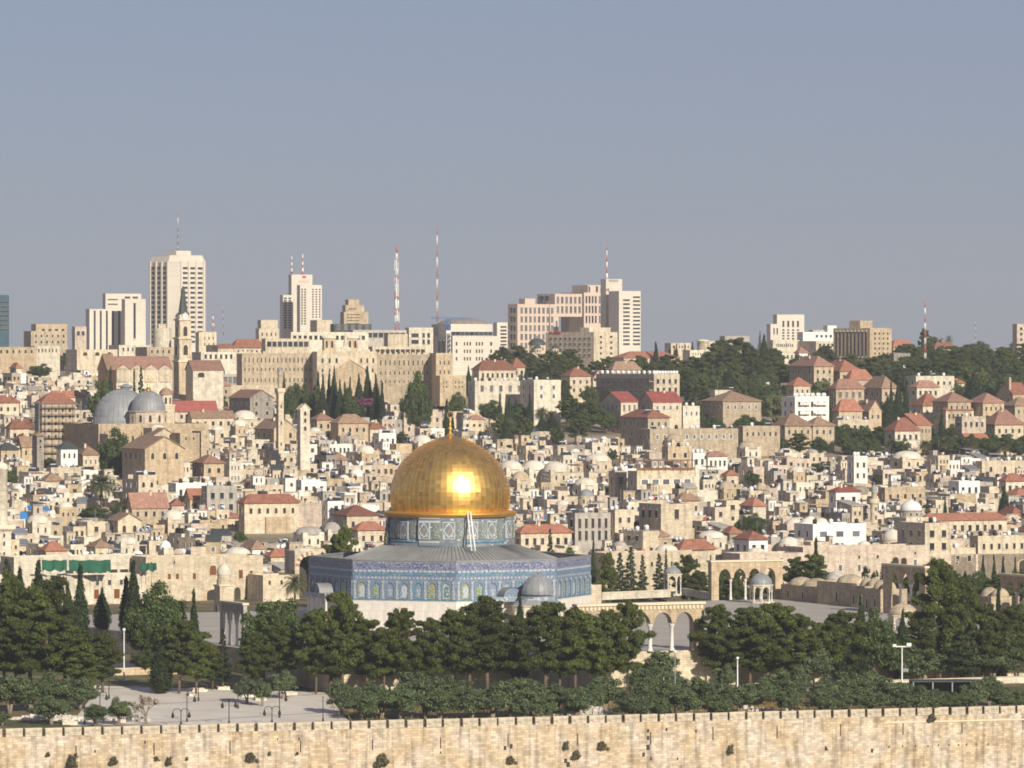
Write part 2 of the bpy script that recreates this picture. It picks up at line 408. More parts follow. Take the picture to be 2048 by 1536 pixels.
def block(name, label, cat, x0, xc, x1, ytop, Y=None, h=None, m='cream', rot=None, wins=(), roof=None, root=None, ybot=None, depth=None,
          top='flat_roof', pname='wall', ph=.6, prot=True, rise=2.5, rm='red_tile', yvis=None, eave=None, flush=False):
    """a building read off the photo: picture columns of its left side's far edge, near corner and right edge, its top row, its distance"""
    rot = TH if rot is None else radians(rot)
    if Y is None: X, Y, gz = at_top(xc if xc is not None else (x0 + x1) / 2, ytop, h)
    s = Y / F
    w = (x1 - xc) * s / cos(rot); dp = depth or max(4.0, (xc - x0) * s / max(.12, sin(rot)))
    cx, cy = PX(xc, Y), Y
    new = root is None
    if new:
        n, e = ne(cx, cy); gz = min(ground(n, e), ground(*ne(cx + w * cos(rot), cy + w * sin(rot)))) - .6
        root = thing(name, label, cat, (cx, cy, gz), rot); FOOT.append((cx + (w / 2) * cos(rot) - dp / 2 * sin(rot), cy + w / 2 * sin(rot) + dp / 2 * cos(rot), max(w, dp) / 2))
        root['px'] = ((x0 + x1) / 2, ytop)
        ox = oy = 0.0
    else:
        dx, dy = cx - root.location.x, cy - root.location.y; a = root.rotation_euler.z; gz = root.location.z
        ox, oy = dx * cos(a) + dy * sin(a), -dx * sin(a) + dy * cos(a)
        rot = a
        if flush: ox, oy = dx / cos(a), 0.0
    zt = PZ(ytop, Y) - gz; zb = 0 if ybot is None else PZ(ybot, Y) - gz
    b = MB(); X0, X1, Y0, Y1 = ox, ox + w, oy, oy + dp
    if roof in (None, 'dome'): b.parapet(X0, X1, Y0, Y1, zb, zt, m, top, ph=ph)
    else: b.box(X0, X1, Y0, Y1, zb, zt, m)
    if roof in ('gx', 'gy'): b.gable_wall(X0, X1, Y0, Y1, zt, rise, m, roof[1])
    b.build(pname, root)
    r = MB()
    if roof == 'hip': r.hip(X0, X1, Y0, Y1, zt + .003, rise, rm)
    elif roof in ('gx', 'gy'): r.gable(X0, X1, Y0, Y1, zt + .01, rise, rm, roof[1])
    elif roof == 'dome': r.dome((X0 + X1) / 2, (Y0 + Y1) / 2, zt - ph, min(w, dp) * .42, rise, rm)
    if r.f: r.build('dome' if roof == 'dome' else 'roof', root)
    for wi in wins:
        face, pa, pb, ya, yb, nx, ny, fw, fh, kind = wi
        z0, z1 = PZ(yb, Y) - gz, PZ(ya, Y) - gz
        if face == 'F': p, q, u0, u1 = (X0, Y0), (X1, Y0), (pa - xc) / (x1 - xc), (pb - xc) / (x1 - xc)
        else: p, q, u0, u1 = (X0, Y1), (X0, Y0), (pa - x0) / max(.01, xc - x0), (pb - x0) / max(.01, xc - x0)
        wgrid(root, p, q, z0, z1, u0, u1, nx, ny, fw, fh, kind)
    if prot: protect(x0, x1, ytop - 4, yvis or (ytop + 25), Y)
    if new: root['_w'] = w; root['_d'] = dp; root['_zt'] = zt; root['_Y'] = Y
    return root
def rooftop(root, me, name, u, v, z=None, rz=0, s=1.0):
    """a rooftop fitting at fractions u, v of the building's plan"""
    return put(me, name, root, (root['_w'] * u, root['_d'] * v, (root['_zt'] if z is None else z)), rz, (s, s, s))
# ================================================================== the ground: one sheet, gridded along the city's axes
def ground_sheet():
    es = [1400, 1150, 907, 840, 700, 500, 300, 165, 158]
    es += [154.8, 154.2, 148, 140, 130, 120, 110, 98, 88, 76, 64, 52, 40, 20, 0, -20, -40, -62, -80, -100, -130, -160, -195]
    es += [-230, -265, -300, -350, -400, -450, -500, -550, -625, -700, -800, -900, -1025, -1150, -1325, -1500, -1750, -2000, -2300, -2600, -3100, -3600, -5000, -7000]
    ns = [-4200, -2500, -1500, -900, -600, -450, -350, -280, -220] + list(range(-160, 141, 10)) + [180, 230, 300, 400, 550, 750, 1000, 1400, 1900, 2600, 3800]
    b = MB(); W = len(ns)
    pts = []
    for e in es:
        for n in ns:
            X, Y = xy(n, e); z = ground(n, e, False)
            pts.append((X, Y, z))
    b.pts(pts)
    for j in range(len(es) - 1):
        for i in range(W - 1):
            k = j * W + i
            m = 'valley' if es[j + 1] > 155 else ('soil' if es[j + 1] >= -195 else 'city_ground')
            b.face((k, k + 1, k + W + 1, k + W), m, True)
    return struct(b.build("ground", fix=False))
M("valley", (.22, .18, .10), col2=(.08, .10, .04), island=None, var=.3, sc_=.02, orand=0)
M("soil", (.17, .125, .065), col2=(.075, .085, .032), island=None, var=.3, sc_=.28, orand=0)
M("city_ground", (.34, .28, .20), col2=(.20, .16, .11), island=None, var=.3, sc_=.1, orand=0)
M("lawn", (.085, .095, .03), col2=(.16, .13, .06), island=None, var=.3, sc_=.5, orand=0)
M("path", (.45, .38, .28), var=.2, sc_=.4, orand=0)
ground_sheet()

def sheet(name, pl, m, dz=.03, step=4.0, plat=False):
    """paving laid on the ground inside the quadrilateral pl, given in city axes (n, e)"""
    b = MB(); (a, bb, c, d) = pl
    nu = max(2, int(max(math.dist(a, bb), math.dist(c, d)) / step)); nv = max(2, int(max(math.dist(bb, c), math.dist(d, a)) / step))
    pts = []
    for j in range(nv + 1):
        for i in range(nu + 1):
            u, v = i / nu, j / nv
            n = (a[0] * (1 - u) + bb[0] * u) * (1 - v) + (d[0] * (1 - u) + c[0] * u) * v
            e = (a[1] * (1 - u) + bb[1] * u) * (1 - v) + (d[1] * (1 - u) + c[1] * u) * v
            X, Y = xy(n, e); pts.append((X, Y, ground(n, e, plat) + dz))
    b.pts(pts); W = nu + 1
    for j in range(nv):
        for i in range(nu): b.face((j * W + i, j * W + i + 1, (j + 1) * W + i + 1, (j + 1) * W + i), m, True)
    return struct(b.build(name, fix=False))
def NE(px, py, z=None):
    X, Y, zz = at_base(px, py, False); return ne(X, Y)
# paved court at the left, beside the wall
sheet("pavement", [NE(140, 1452), NE(700, 1446), NE(650, 1385), NE(200, 1372)], 'plaza_stone')
sheet("lawn", [NE(150, 1364), NE(440, 1362), NE(440, 1330), NE(200, 1310)], 'lawn', .035)
sheet("path", [NE(200, 1336), NE(430, 1334), NE(430, 1326), NE(200, 1325)], 'path', .07)
sheet("path", [NE(1270, 1372), NE(1480, 1388), NE(1440, 1372), NE(1290, 1352)], 'plaza_stone', .03)
sheet("road", [NE(1560, 1385), NE(2070, 1360), NE(2070, 1347), NE(1700, 1362)], 'path', .03)
# raised platform: a low block with a paved top and stone retaining faces
def platform():
    b = MB()
    c = [xy(PN0, PE1), xy(PN1, PE1), xy(PN1, PE0), xy(PN0, PE0)]
    i = b.pts([(x, y, -9) for x, y in c] + [(x, y, 0) for x, y in c])
    for k in range(4): b.face((i + k, i + (k + 1) % 4, i + 4 + (k + 1) % 4, i + 4 + k), 'cream')
    b.face((i + 4, i + 5, i + 6, i + 7), 'plaza_stone')
    return struct(b.build("platform_pavement"))
platform()
def parapet_run(label, n0, e0, n1, e1, h, z=0):
    X, Y = xy(n0, e0); a = atan2(xy(n1, e1)[1] - Y, xy(n1, e1)[0] - X); L = math.hypot(n1 - n0, e1 - e0)
    t = thing("low_wall", label, "wall", (X, Y, z), a); b = MB(); b.box(0, L, -.25, .25, 0, h, 'pale'); b.build('wall', t)
    b = MB(); b.box(-.05, L + .05, -.32, .32, h + .002, h + .14, 'frame_stone'); b.build('coping', t)
def px_ne(px, py, z=0.0):                               # ground point on the platform under a picture point
    Y = (CAMZ - z) * F / (py - HY); return ne(PX(px, Y), Y)
a1, a2 = px_ne(1203, 1200), px_ne(1345, 1194); parapet_run("long low pale wall along the platform edge behind the blue shrine", *a1, *a2, 1.5)
a1, a2 = px_ne(1365, 1190), px_ne(1418, 1199); parapet_run("short shaded low wall between the small kiosk and the four arches", *a1, *a2, 1.4)

# ================================================================== the city wall along the valley
def city_wall():
    n0, n1 = -160.0, 110.0; X, Y = xy(n0, E_WALL)
    t = thing("city_wall", "long crenellated stone wall stained with dark streaks along the foot of the photo", "wall", (X, Y, 0), TH)
    N = 54; b = MB(); L = n1 - n0; GAPH = 1.15
    for k in range(N):                                  # stepped very gently downhill, one mesh
        pass
    i = b.pts([(0, 0, -26), (L, 0, -26), (L, 0, wall_top(n1) - GAPH), (0, 0, wall_top(n0) - GAPH), (0, 1.6, -26), (L, 1.6, -26), (L, 1.6, wall_top(n1) - GAPH), (0, 1.6, wall_top(n0) - GAPH)])
    for q in ((0, 1, 2, 3), (5, 4, 7, 6), (3, 2, 6, 7), (1, 5, 6, 2), (4, 0, 3, 7)): b.face([i + a for a in q], 'wall_stone')
    b.build('wall', t)
    rnd = random.Random(4); p = 3.22; me = []
    for v in range(5):
        b = MB(); w = 2.62 + .06 * v; b.box(-w / 2, w / 2, 0, .75, 0, GAPH + .02, 'merlon_stone'); b.box(-w / 2 - .05, w / 2 + .05, -.05, .82, GAPH + .022, GAPH + .12, 'frame_stone'); me.append(b.mesh('merlon'))
    x = 1.4
    while x < L - 1.5:
        put(me[rnd.randrange(5)], 'merlon', t, (x + rnd.uniform(-.06, .06), .02, wall_top(n0 + x) - GAPH + .003 + rnd.uniform(-.04, .04)), 0); x += p
    # string course under the parapet
    b = MB(); i = b.pts([(L * .62, -.1, wall_top(n0 + L * .62) - 2.3), (L, -.1, wall_top(n1) - 2.3), (L, -.1, wall_top(n1) - 2.05), (L * .62, -.1, wall_top(n0 + L * .62) - 2.05), (L * .62, .05, wall_top(n0 + L * .62) - 2.05), (L, .05, wall_top(n1) - 2.05)])
    b.face((i, i + 1, i + 2, i + 3), 'frame_stone'); b.face((i + 3, i + 2, i + 5, i + 4), 'frame_stone'); b.build('string_course', t)
    sl = MB(); sl.box(-.09, .09, -.035, .02, 0, 1.9, 'shade_dark'); slm = sl.mesh('arrow_slit')
    hl = MB(); hl.box(-.18, .18, -.04, .02, 0, .4, 'shade_dark'); hlm = hl.mesh('socket_hole')
    def on_wall(px, py):
        Yw = y_on_e(px, E_WALL); n, e = ne(PX(px, Yw), Yw); return n - n0, PZ(py, Yw)
    for px, py in ((152, 1516), (308, 1510), (460, 1508), (601, 1505), (745, 1500), (881, 1497), (1016, 1494), (1155, 1490), (1301, 1490), (1426, 1480), (1554, 1476), (1681, 1472), (1806, 1470), (1924, 1467), (2046, 1460)):
        x, z = on_wall(px, py); put(slm, 'arrow_slit', t, (x, 0, z), 0, (1, 1, 1 + rnd.uniform(-.15, .15)))
    for px, py, s in ((1392, 1465, 1), (1651, 1497, 1), (1744, 1505, 1.5), (1778, 1496, .8), (1805, 1494, .8), (1831, 1494, .8), (1856, 1494, .8), (1877, 1492, .8), (1898, 1492, .8), (1917, 1492, .8), (1933, 1491, .8), (1952, 1490, .8), (1976, 1490, .8),
                      (1296, 1465, 1.3), (1296, 1480, 1.6), (1296, 1500, 2.2), (1287, 1513, 1.6), (1302, 1520, 1.2), (1333, 1462, 1.2), (1355, 1520, 1), (598, 1480, .9), (555, 1480, .7), (290, 1487, 1), (1131, 1526, 1.8), (1136, 1534, 2), (881, 1507, .8), (190, 1505, .9), (1010, 1500, 1.6), (1022, 1497, 1.8)):
        x, z = on_wall(px, py); put(hlm, 'socket_hole', t, (x, 0, z), 0, (s * .8, 1, s))
    return on_wall, (X, Y)
def _wall_mats():
    for nm, c, c2, br in (("wall_stone", (.56, .44, .295), (.63, .535, .43), (.85, .42, .03)), ("merlon_stone", (.58, .50, .385), (.60, .53, .43), (.5, .30, .03))):
        M(nm, c, col2=c2, island=None, brick=br, streak=.40, var=.26, sc_=.55, bcontrast=.38, orand=.05, bump=.6)
_wall_mats()
on_wall, WALL0 = city_wall()

# ================================================================== the shrine with the golden dome
def _tile(name, pal, scale, base_scale=(1, 1, 1)):
    """glazed tilework: a fine tessellation of a few glaze colours"""
    m = bpy.data.materials.new(name); m.use_nodes = True; MATS[name] = m
    n, l = m.node_tree.nodes, m.node_tree.links; b = n["Principled BSDF"]; b.inputs["Roughness"].default_value = .4; b.inputs["Specular IOR Level"].default_value = .4
    tc = n.new("ShaderNodeTexCoord"); sx = n.new("ShaderNodeSeparateXYZ"); l.new(tc.outputs["Object"], sx.inputs[0])
    cb = n.new("ShaderNodeCombineXYZ"); ad = n.new("ShaderNodeMath"); l.new(sx.outputs[0], ad.inputs[0]); l.new(sx.outputs[1], ad.inputs[1])
    l.new(ad.outputs[0], cb.inputs[0]); l.new(sx.outputs[2], cb.inputs[1])
    v = n.new("ShaderNodeTexVoronoi"); v.inputs["Scale"].default_value = scale; v.inputs["Randomness"].default_value = .35; l.new(cb.outputs[0], v.inputs["Vector"])
    s2 = n.new("ShaderNodeSeparateColor"); l.new(v.outputs["Color"], s2.inputs[0])
    r = n.new("ShaderNodeValToRGB"); r.color_ramp.interpolation = 'CONSTANT'
    for i, (p, c) in enumerate(pal):
        e = r.color_ramp.elements[i] if i < 2 else r.color_ramp.elements.new(p)
        e.position = p; e.color = (*c, 1)
    l.new(s2.outputs[0], r.inputs[0]); l.new(r.outputs[0], b.inputs["Base Color"])
BL, DB, LB, WH, TQ, YE, GN = (.10, .20, .36), (.045, .07, .22), (.22, .32, .43), (.42, .44, .43), (.08, .28, .37), (.34, .30, .13), (.13, .20, .13)
GB = (.19, .24, .30)
_tile("tile_wall", [(0, (.125, .175, .26)), (.3, (.165, .205, .265)), (.55, (.21, .25, .31)), (.78, (.145, .195, .28)), (.95, (.30, .32, .34))], 5.5)
_tile("tile_band", [(0, (.085, .10, .21)), (.40, (.165, .18, .25)), (.68, (.30, .31, .34)), (.84, (.20, .225, .29))], 4.5)
_tile("tile_lav", [(0, (.20, .21, .265)), (.5, (.25, .26, .305)), (.85, (.32, .325, .35))], 5.0)
_tile("tile_white", [(0, WH), (.4, (.36, .39, .42)), (.8, LB)], 3.2)
_tile("tile_turq", [(0, (.10, .23, .31)), (.4, (.075, .20, .31)), (.85, LB)], 4.5)
_tile("tile_deep", [(0, (.055, .14, .24)), (.5, (.075, .17, .27)), (.85, (.16, .22, .30))], 5.0)
_tile("tile_yellow", [(0, YE), (.4, GN), (.75, (.26, .26, .12)), (.9, LB)], 4.0)
_tile("tile_green", [(0, GN), (.4, (.09, .18, .19)), (.7, LB), (.85, WH)], 4.0)
_tile("tile_grey", [(0, GB), (.4, (.25, .29, .33)), (.65, (.13, .18, .24)), (.8, WH)], 4.0)
_tile("tile_drum", [(0, (.15, .18, .205)), (.45, (.19, .22, .24)), (.75, (.13, .165, .20)), (.93, WH)], 2.6)
M("gold_leaf", (.92, .575, .165), rough=.37, metal=1, var=.10, sc_=.8, island=.16, orand=0)
M("gold_seam", (.72, .42, .10), rough=.62, metal=1, var=.1, orand=0)
def golden_shrine():
    t = thing("shrine", "octagonal blue tiled shrine under a great shining golden dome", "shrine", (DX, DY, 0), TH)
    R = 27.1; fw = 2 * R * sin(pi / 8); ap = R * cos(pi / 8)
    # shared parts of one face, drawn for the face that looks along local -y, origin at the middle of its foot
    def mk(fn, name): b = MB(); fn(b); return b.mesh(name)
    hw = fw / 2
    marble = mk(lambda b: b.box(-hw + .001, hw - .001, .0, 1.2, 0, 5.7, 'marble'), 'marble_wall')
    def f_w(b):
        b.box(-hw + .001, hw - .001, .0, 1.2, 5.7, 11.9, 'tile_wall')
        b.box(-hw - .02, hw + .02, -.12, .0, 5.62, 5.84, 'tile_turq')
    tile = mk(f_w, 'tile_wall')
    par = mk(lambda b: (b.box(-hw + .001, hw - .001, .0, .8, 11.903, 13.0, 'tile_lav'), b.box(-hw + .5, hw - .5, .801, 1.0, 10.6, 12.9, 'lead_roof'), b.box(-hw - .03, hw + .03, -.14, 1.05, 13.003, 13.2, 'lead_roof')), 'parapet')
    band = mk(lambda b: b.box(-hw + .3, hw - .3, -.05, -.003, 11.62, 12.75, 'tile_band'), 'inscription_band')
    def f_r(b):
        b.box(-hw, hw, -.06, -.003, 10.82, 11.44, 'tile_band')
        k = 22; p = (fw - .4) / k
        for i in range(k): b.box(-hw + .2 + p * (i + .12), -hw + .2 + p * (i + .88), -.10, -.055, 10.92, 11.32, 'tile_white')
    rects = mk(f_r, 'rectangle_band')
    turq = mk(lambda b: (b.box(-hw, hw, -.10, -.003, 10.38, 10.66, 'tile_turq'),), 'turquoise_band')
    def f_d(b):
        b.box(-hw + .4, hw - .4, -.06, -.003, 9.5, 10.2, 'tile_wall')
        k = 26; p = (fw - 1) / k
        for i in range(k):
            x = -hw + .5 + p * (i + .5); b.poly([(x - .24, -.07, 9.85), (x, -.07, 9.62), (x + .24, -.07, 9.85), (x, -.07, 10.08)], 'tile_white')
    diam = mk(f_d, 'diamond_band')
    def pil(b):
        b.box(-.30, .30, -.16, -.003, 5.86, 9.35, 'tile_grey')
        for k in range(8): z = 6.05 + k * .41; b.poly([(-.25, -.17, z), (0, -.17, z - .16), (.25, -.17, z), (0, -.17, z + .16)], 'tile_white')
    pilm = mk(pil, 'pilaster')
    def bay(inner, surround):
        b = MB(); N = 10; w = 1.06
        def outl(s, z0, zs, rise): return [(-s, z0), (s, z0)] + [(s * cos(pi * k / N), zs + rise * (sin(pi * k / N) + .12 * (1 - abs(2 * k / N - 1)))) for k in range(N + 1)]
        o, i2, i3 = outl(w, 5.9, 8.15, .95), outl(w * .74, 6.0, 8.1, .76), outl(w * .5, 6.25, 7.85, .5)
        n = len(o); i = b.pts([(x, -.003, z) for x, z in o] + [(x, -.20, z) for x, z in o] + [(x, -.20, z) for x, z in i2] + [(x, -.03, z) for x, z in i2])
        for k in range(n):
            j = (k + 1) % n
            for a in range(3): b.face((i + a * n + k, i + a * n + j, i + (a + 1) * n + j, i + (a + 1) * n + k), 'tile_deep' if a != 1 else 'tile_wall')
        b.face([i + 3 * n + k for k in range(n)], surround)
        b.poly([(x, -.06, z) for x, z in i3], inner); return b.mesh('arched_window')
    bays = [bay(*p) for p in (('tile_white', 'tile_yellow'), ('tile_yellow', 'tile_turq'), ('tile_grey', 'tile_wall'), ('tile_white', 'tile_grey'), ('tile_grey', 'tile_turq'), ('tile_yellow', 'tile_yellow'), ('tile_green', 'tile_white'))]
    mp = MB(); mp.box(-.95, .95, -.05, -.003, .3, 5.3, 'marble'); mpm = mp.mesh('marble_panel')
    win = MB(); win.box(-.65, .65, -.06, -.003, .1, 4.2, 'door_wood'); win.box(-.85, .85, -.12, -.003, 4.202, 4.5, 'frame_stone'); wm = win.mesh('window')
    for f in range(8):
        a = f * pi / 4; ox, oy = ap * sin(a), -ap * cos(a)
        def pp(me, nm, x=0, y=0): put(me, nm, t, (ox + x * cos(a) - y * sin(a), oy + x * sin(a) + y * cos(a), 0), a)
        for me, nm in ((marble, 'marble_wall'), (tile, 'tile_wall'), (par, 'parapet'), (band, 'inscription_band'), (rects, 'rectangle_band'), (turq, 'turquoise_band'), (diam, 'diamond_band')): pp(me, nm)
        for k in range(8):
            x = -hw + .47 + k * (fw - .94) / 7
            pp(pilm, 'pilaster', x)
            if k < 7:
                xm = x + (fw - .94) / 14
                door = f % 2 == 0 and k == 3
                pp(bays[k], 'arched_window', xm)
                pp(wm if k == 3 and f % 2 else mpm, 'door' if k == 3 and f % 2 else 'marble_panel', xm)
    # roof
    b = MB(); oc = lambda r: [(r * cos(pi / 8 + k * pi / 4), r * sin(pi / 8 + k * pi / 4)) for k in range(8)]
    n = 8; lo, hi = oc(25.9), oc(12.6); i = b.pts([(x, y, 10.9) for x, y in lo] + [(x, y, 15.35) for x, y in hi])
    for k in range(8): b.face((i + k, i + (k + 1) % 8, i + 8 + (k + 1) % 8, i + 8 + k), 'lead_roof')
    for k in range(8):                                  # rolled seams of the lead sheets
        for s_ in range(16):
            u = (s_ + .5) / 16
            A, B = lo[k], lo[(k + 1) % 8]; D, E = hi[k], hi[(k + 1) % 8]
            b.tube((A[0] + (B[0] - A[0]) * u, A[1] + (B[1] - A[1]) * u, 10.94), (D[0] + (E[0] - D[0]) * u, D[1] + (E[1] - D[1]) * u, 15.39), .07, .07, 4, 'lead_roof')
    b.build('roof', t, fix=False)
    # drum
    b = MB(); b.lathe([(12.05, 15.2), (12.05, 15.9), (11.75, 15.95), (11.75, 20.8)], 96, 'tile_drum'); DR = b.build('drum', t, fix=False)
    b = MB(); b.lathe([(11.8, 15.96), (12.0, 15.98), (12.0, 16.35), (11.8, 16.37)], 96, 'tile_turq'); b.build('turquoise_ring', DR, fix=False)
    def dpt(a, r): return (r * sin(a), -r * cos(a))
    camA = -TH
    for k in range(4):                                  # the four broad piers of the drum
        a0 = camA + radians(-28.5 + 90 * k); a1_ = a0 + radians(43); b = MB(); N = 10; ro = 12.25
        i = b.pts([(*dpt(a0 + (a1_ - a0) * j / N, r), z) for r, z in ((11.7, 15.3), (ro, 15.3), (ro, 20.85), (11.7, 20.85)) for j in range(N + 1)])
        for s_ in range(3):
            for j in range(N): b.face((i + s_ * (N + 1) + j, i + s_ * (N + 1) + j + 1, i + (s_ + 1) * (N + 1) + j + 1, i + (s_ + 1) * (N + 1) + j), 'tile_drum')
        for j in (0, N): b.face([i + s_ * (N + 1) + j for s_ in range(4)], 'tile_drum')
        b.build('pier', DR)
    def panel(w, h, z, inner, ring):
        b = MB(); b.box(-w / 2, w / 2, -.12, .25, z, z + h, ring)
        b.box(-w / 2 + .16, w / 2 - .16, -.16, -.121, z + .16, z + h - .16, 'tile_drum')
        c = z + h / 2
        for s_, m_, y_ in ((.44, ring, -.19), (.36, 'tile_grey', -.205), (.28, 'tile_drum', -.22), (.14, inner, -.235)):
            b.poly([(-w * s_, y_, c), (-w * s_ * .45, y_, c - h * s_ * .7), (0, y_, c - h * s_), (w * s_ * .45, y_, c - h * s_ * .7), (w * s_, y_, c), (w * s_ * .45, y_, c + h * s_ * .7), (0, y_, c + h * s_), (-w * s_ * .45, y_, c + h * s_ * .7)], m_)
        return b.mesh('drum_panel')
    M("ochre_tile", (.30, .20, .12)); M("tile_pale", (.46, .465, .46), var=.15, sc_=2); pa = panel(2.35, 3.3, 16.7, 'ochre_tile', 'tile_pale'); pb = panel(1.5, 2.9, 16.8, 'tile_green', 'tile_yellow')
    for q in range(4):
        base = camA + radians(-28.5 + 90 * q)
        for off, me, rr in ((5.5, pa, 12.25), (17, pb, 12.25), (28, pa, 12.25), (39, pb, 12.25), (50, pa, 11.75), (60.5, pb, 11.75), (71, pa, 11.75), (82, pb, 11.75)):
            a = base + radians(off); x, y = dpt(a, rr); put(me, 'drum_panel', DR, (x, y, 0), a)
    # cornice and dome
    b = MB(); b.lathe([(11.7, 20.7), (12.35, 20.8), (12.85, 21.3), (12.85, 21.55), (12.4, 21.75), (11.3, 21.8)], 96, 'gold_seam', sm=False); b.build('cornice', t, fix=False)
    prof = [(11.2, 21.6), (11.45, 22.8), (11.58, 24.2), (11.55, 25.6), (11.3, 27), (10.85, 28.4), (10.2, 29.8), (9.35, 31.1), (8.35, 32.25), (7.2, 33.25), (5.9, 34.1), (4.5, 34.85), (3.1, 35.45), (1.8, 35.9), (.7, 36.25)]
    fine = []
    L = [0]
    for (a, b_), (c, d) in zip(prof, prof[1:]): L.append(L[-1] + math.hypot(c - a, d - b_))
    nr = 25
    for k in range(nr + 1):
        s_ = L[-1] * k / nr; j = max(i for i in range(len(L)) if L[i] <= s_ + 1e-9); j = min(j, len(L) - 2); u = (s_ - L[j]) / (L[j + 1] - L[j])
        fine.append((prof[j][0] + (prof[j + 1][0] - prof[j][0]) * u, prof[j][1] + (prof[j + 1][1] - prof[j][1]) * u))
    b = MB(); rnd = random.Random(7); NS = 64
    for k in range(NS):
        a0, a1_ = 2 * pi * k / NS, 2 * pi * (k + 1) / NS
        for j in range(nr):
            (r0, z0), (r1, z1) = fine[j], fine[j + 1]
            am = (a0 + a1_) / 2; off = [rnd.uniform(-.016, .016) for _ in range(4)]
            ps = [(r0, a0, z0), (r0, a1_, z0), (r1, a1_, z1), (r1, a0, z1)]
            b.poly([((r + o) * cos(a), (r + o) * sin(a), z) for (r, a, z), o in zip(ps, off)], 'gold_leaf')
    gd = b.build('golden_dome', t, fix=False)
    b = MB()
    for k in range(NS):
        a = 2 * pi * k / NS; ca, sa = cos(a), sin(a)
        for (r0, z0), (r1, z1) in zip(fine[:-4], fine[1:-3]):
            b.tube((r0 * ca, r0 * sa, z0), (r1 * ca, r1 * sa, z1), .020, .020, 4, 'gold_seam')
    b.build('rib', gd, fix=False)
    b = MB()
    b.lathe([(1.0, 36.1), (.5, 36.5), (.22, 36.8), (.22, 37.2), (.5, 37.5), (.22, 37.85), (.16, 38.1), (.34, 38.35), (.16, 38.6), (.1, 38.9), (.22, 39.05), (.08, 39.2), (.05, 39.6)], 16, 'gold_seam')
    for k in range(16):
        a0, a1_ = -pi / 2 + 2 * pi * k / 16, -pi / 2 + 2 * pi * (k + 1) / 16
        b.tube((.62 * cos(a0), 0, 40.2 + .62 * sin(a0)), (.62 * cos(a1_), 0, 40.2 + .62 * sin(a1_)), .06, .06, 5, 'gold_seam')
    b.build('finial', gd, fix=False)
    # porches: barrel vault on the south face, arched porch on the east face
    b = MB(); N = 12
    def porch(a, w, dd, h, r):
        b = MB(); x0 = ap; o = []
        for k in range(N + 1): o.append((r * cos(pi * k / N), h + r * .9 * sin(pi * k / N)))
        b.at(ap * sin(a), -ap * cos(a), 0, a)
        for (xa, za), (xb, zb) in zip(o, o[1:]): b.poly([(xa, -dd, za), (xb, -dd, zb), (xb, 0, zb), (xa, 0, za)], 'lead_roof', True)
        b.poly([(x, -dd + .3, z) for x, z in o] + [(-r, -dd + .3, h - .6), (r, -dd + .3, h - .6)][::1], 'tile_wall')
        b.box(-w / 2, w / 2, -dd, -.2, h - .9, h - .02, 'tile_grey')
        for x in (-w / 2 + .3, -r - .1, r + .1, w / 2 - .3):
            b.lathe([(.35, 0), (.35, .4), (.24, .6), (.22, h - 1.5), (.38, h - .95)], 10, 'marble', x, -dd + .4)
        b.build('porch', t, fix=False)
    porch(-pi / 2, 9, 3.2, 6.6, 2.0); porch(0, 9, 3.2, 6.4, 2.0); porch(pi / 2, 9, 3.2, 6.4, 2.0); porch(pi, 9, 3.2, 6.4, 2.0)
    return t
SHRINE = golden_shrine()
def pole_ladder():                                      # the white twin poles leaning on the drum
    a = -TH + radians(16.5)
    def at(r, z, da): return Vector((DX, DY, 0)) + Matrix.Rotation(TH, 3, 'Z') @ Vector((r * sin(a + da), -r * cos(a + da), z))
    t = thing("ladder", "white ladder of two long rails leaning on the drum below the golden dome", "ladder", at(16, 14.6, 0)); o = t.location.copy()
    for da in (-.022, .022):
        b = MB(); b.tube(at(16.2, 14.6, da) - o, at(13.1, 21.9, da) - o, .13, .13, 8, 'frame_white'); b.build('rail', t)
    b = MB()
    for k in range(20):
        u = (k + .5) / 20; p = [at(16.2 + (13.1 - 16.2) * u, 14.6 + 7.3 * u, da) - o for da in (-.022, .022)]; b.tube(p[0], p[1], .03, .03, 4, 'metal_grey')
    b.build('rung', t)
pole_ladder()

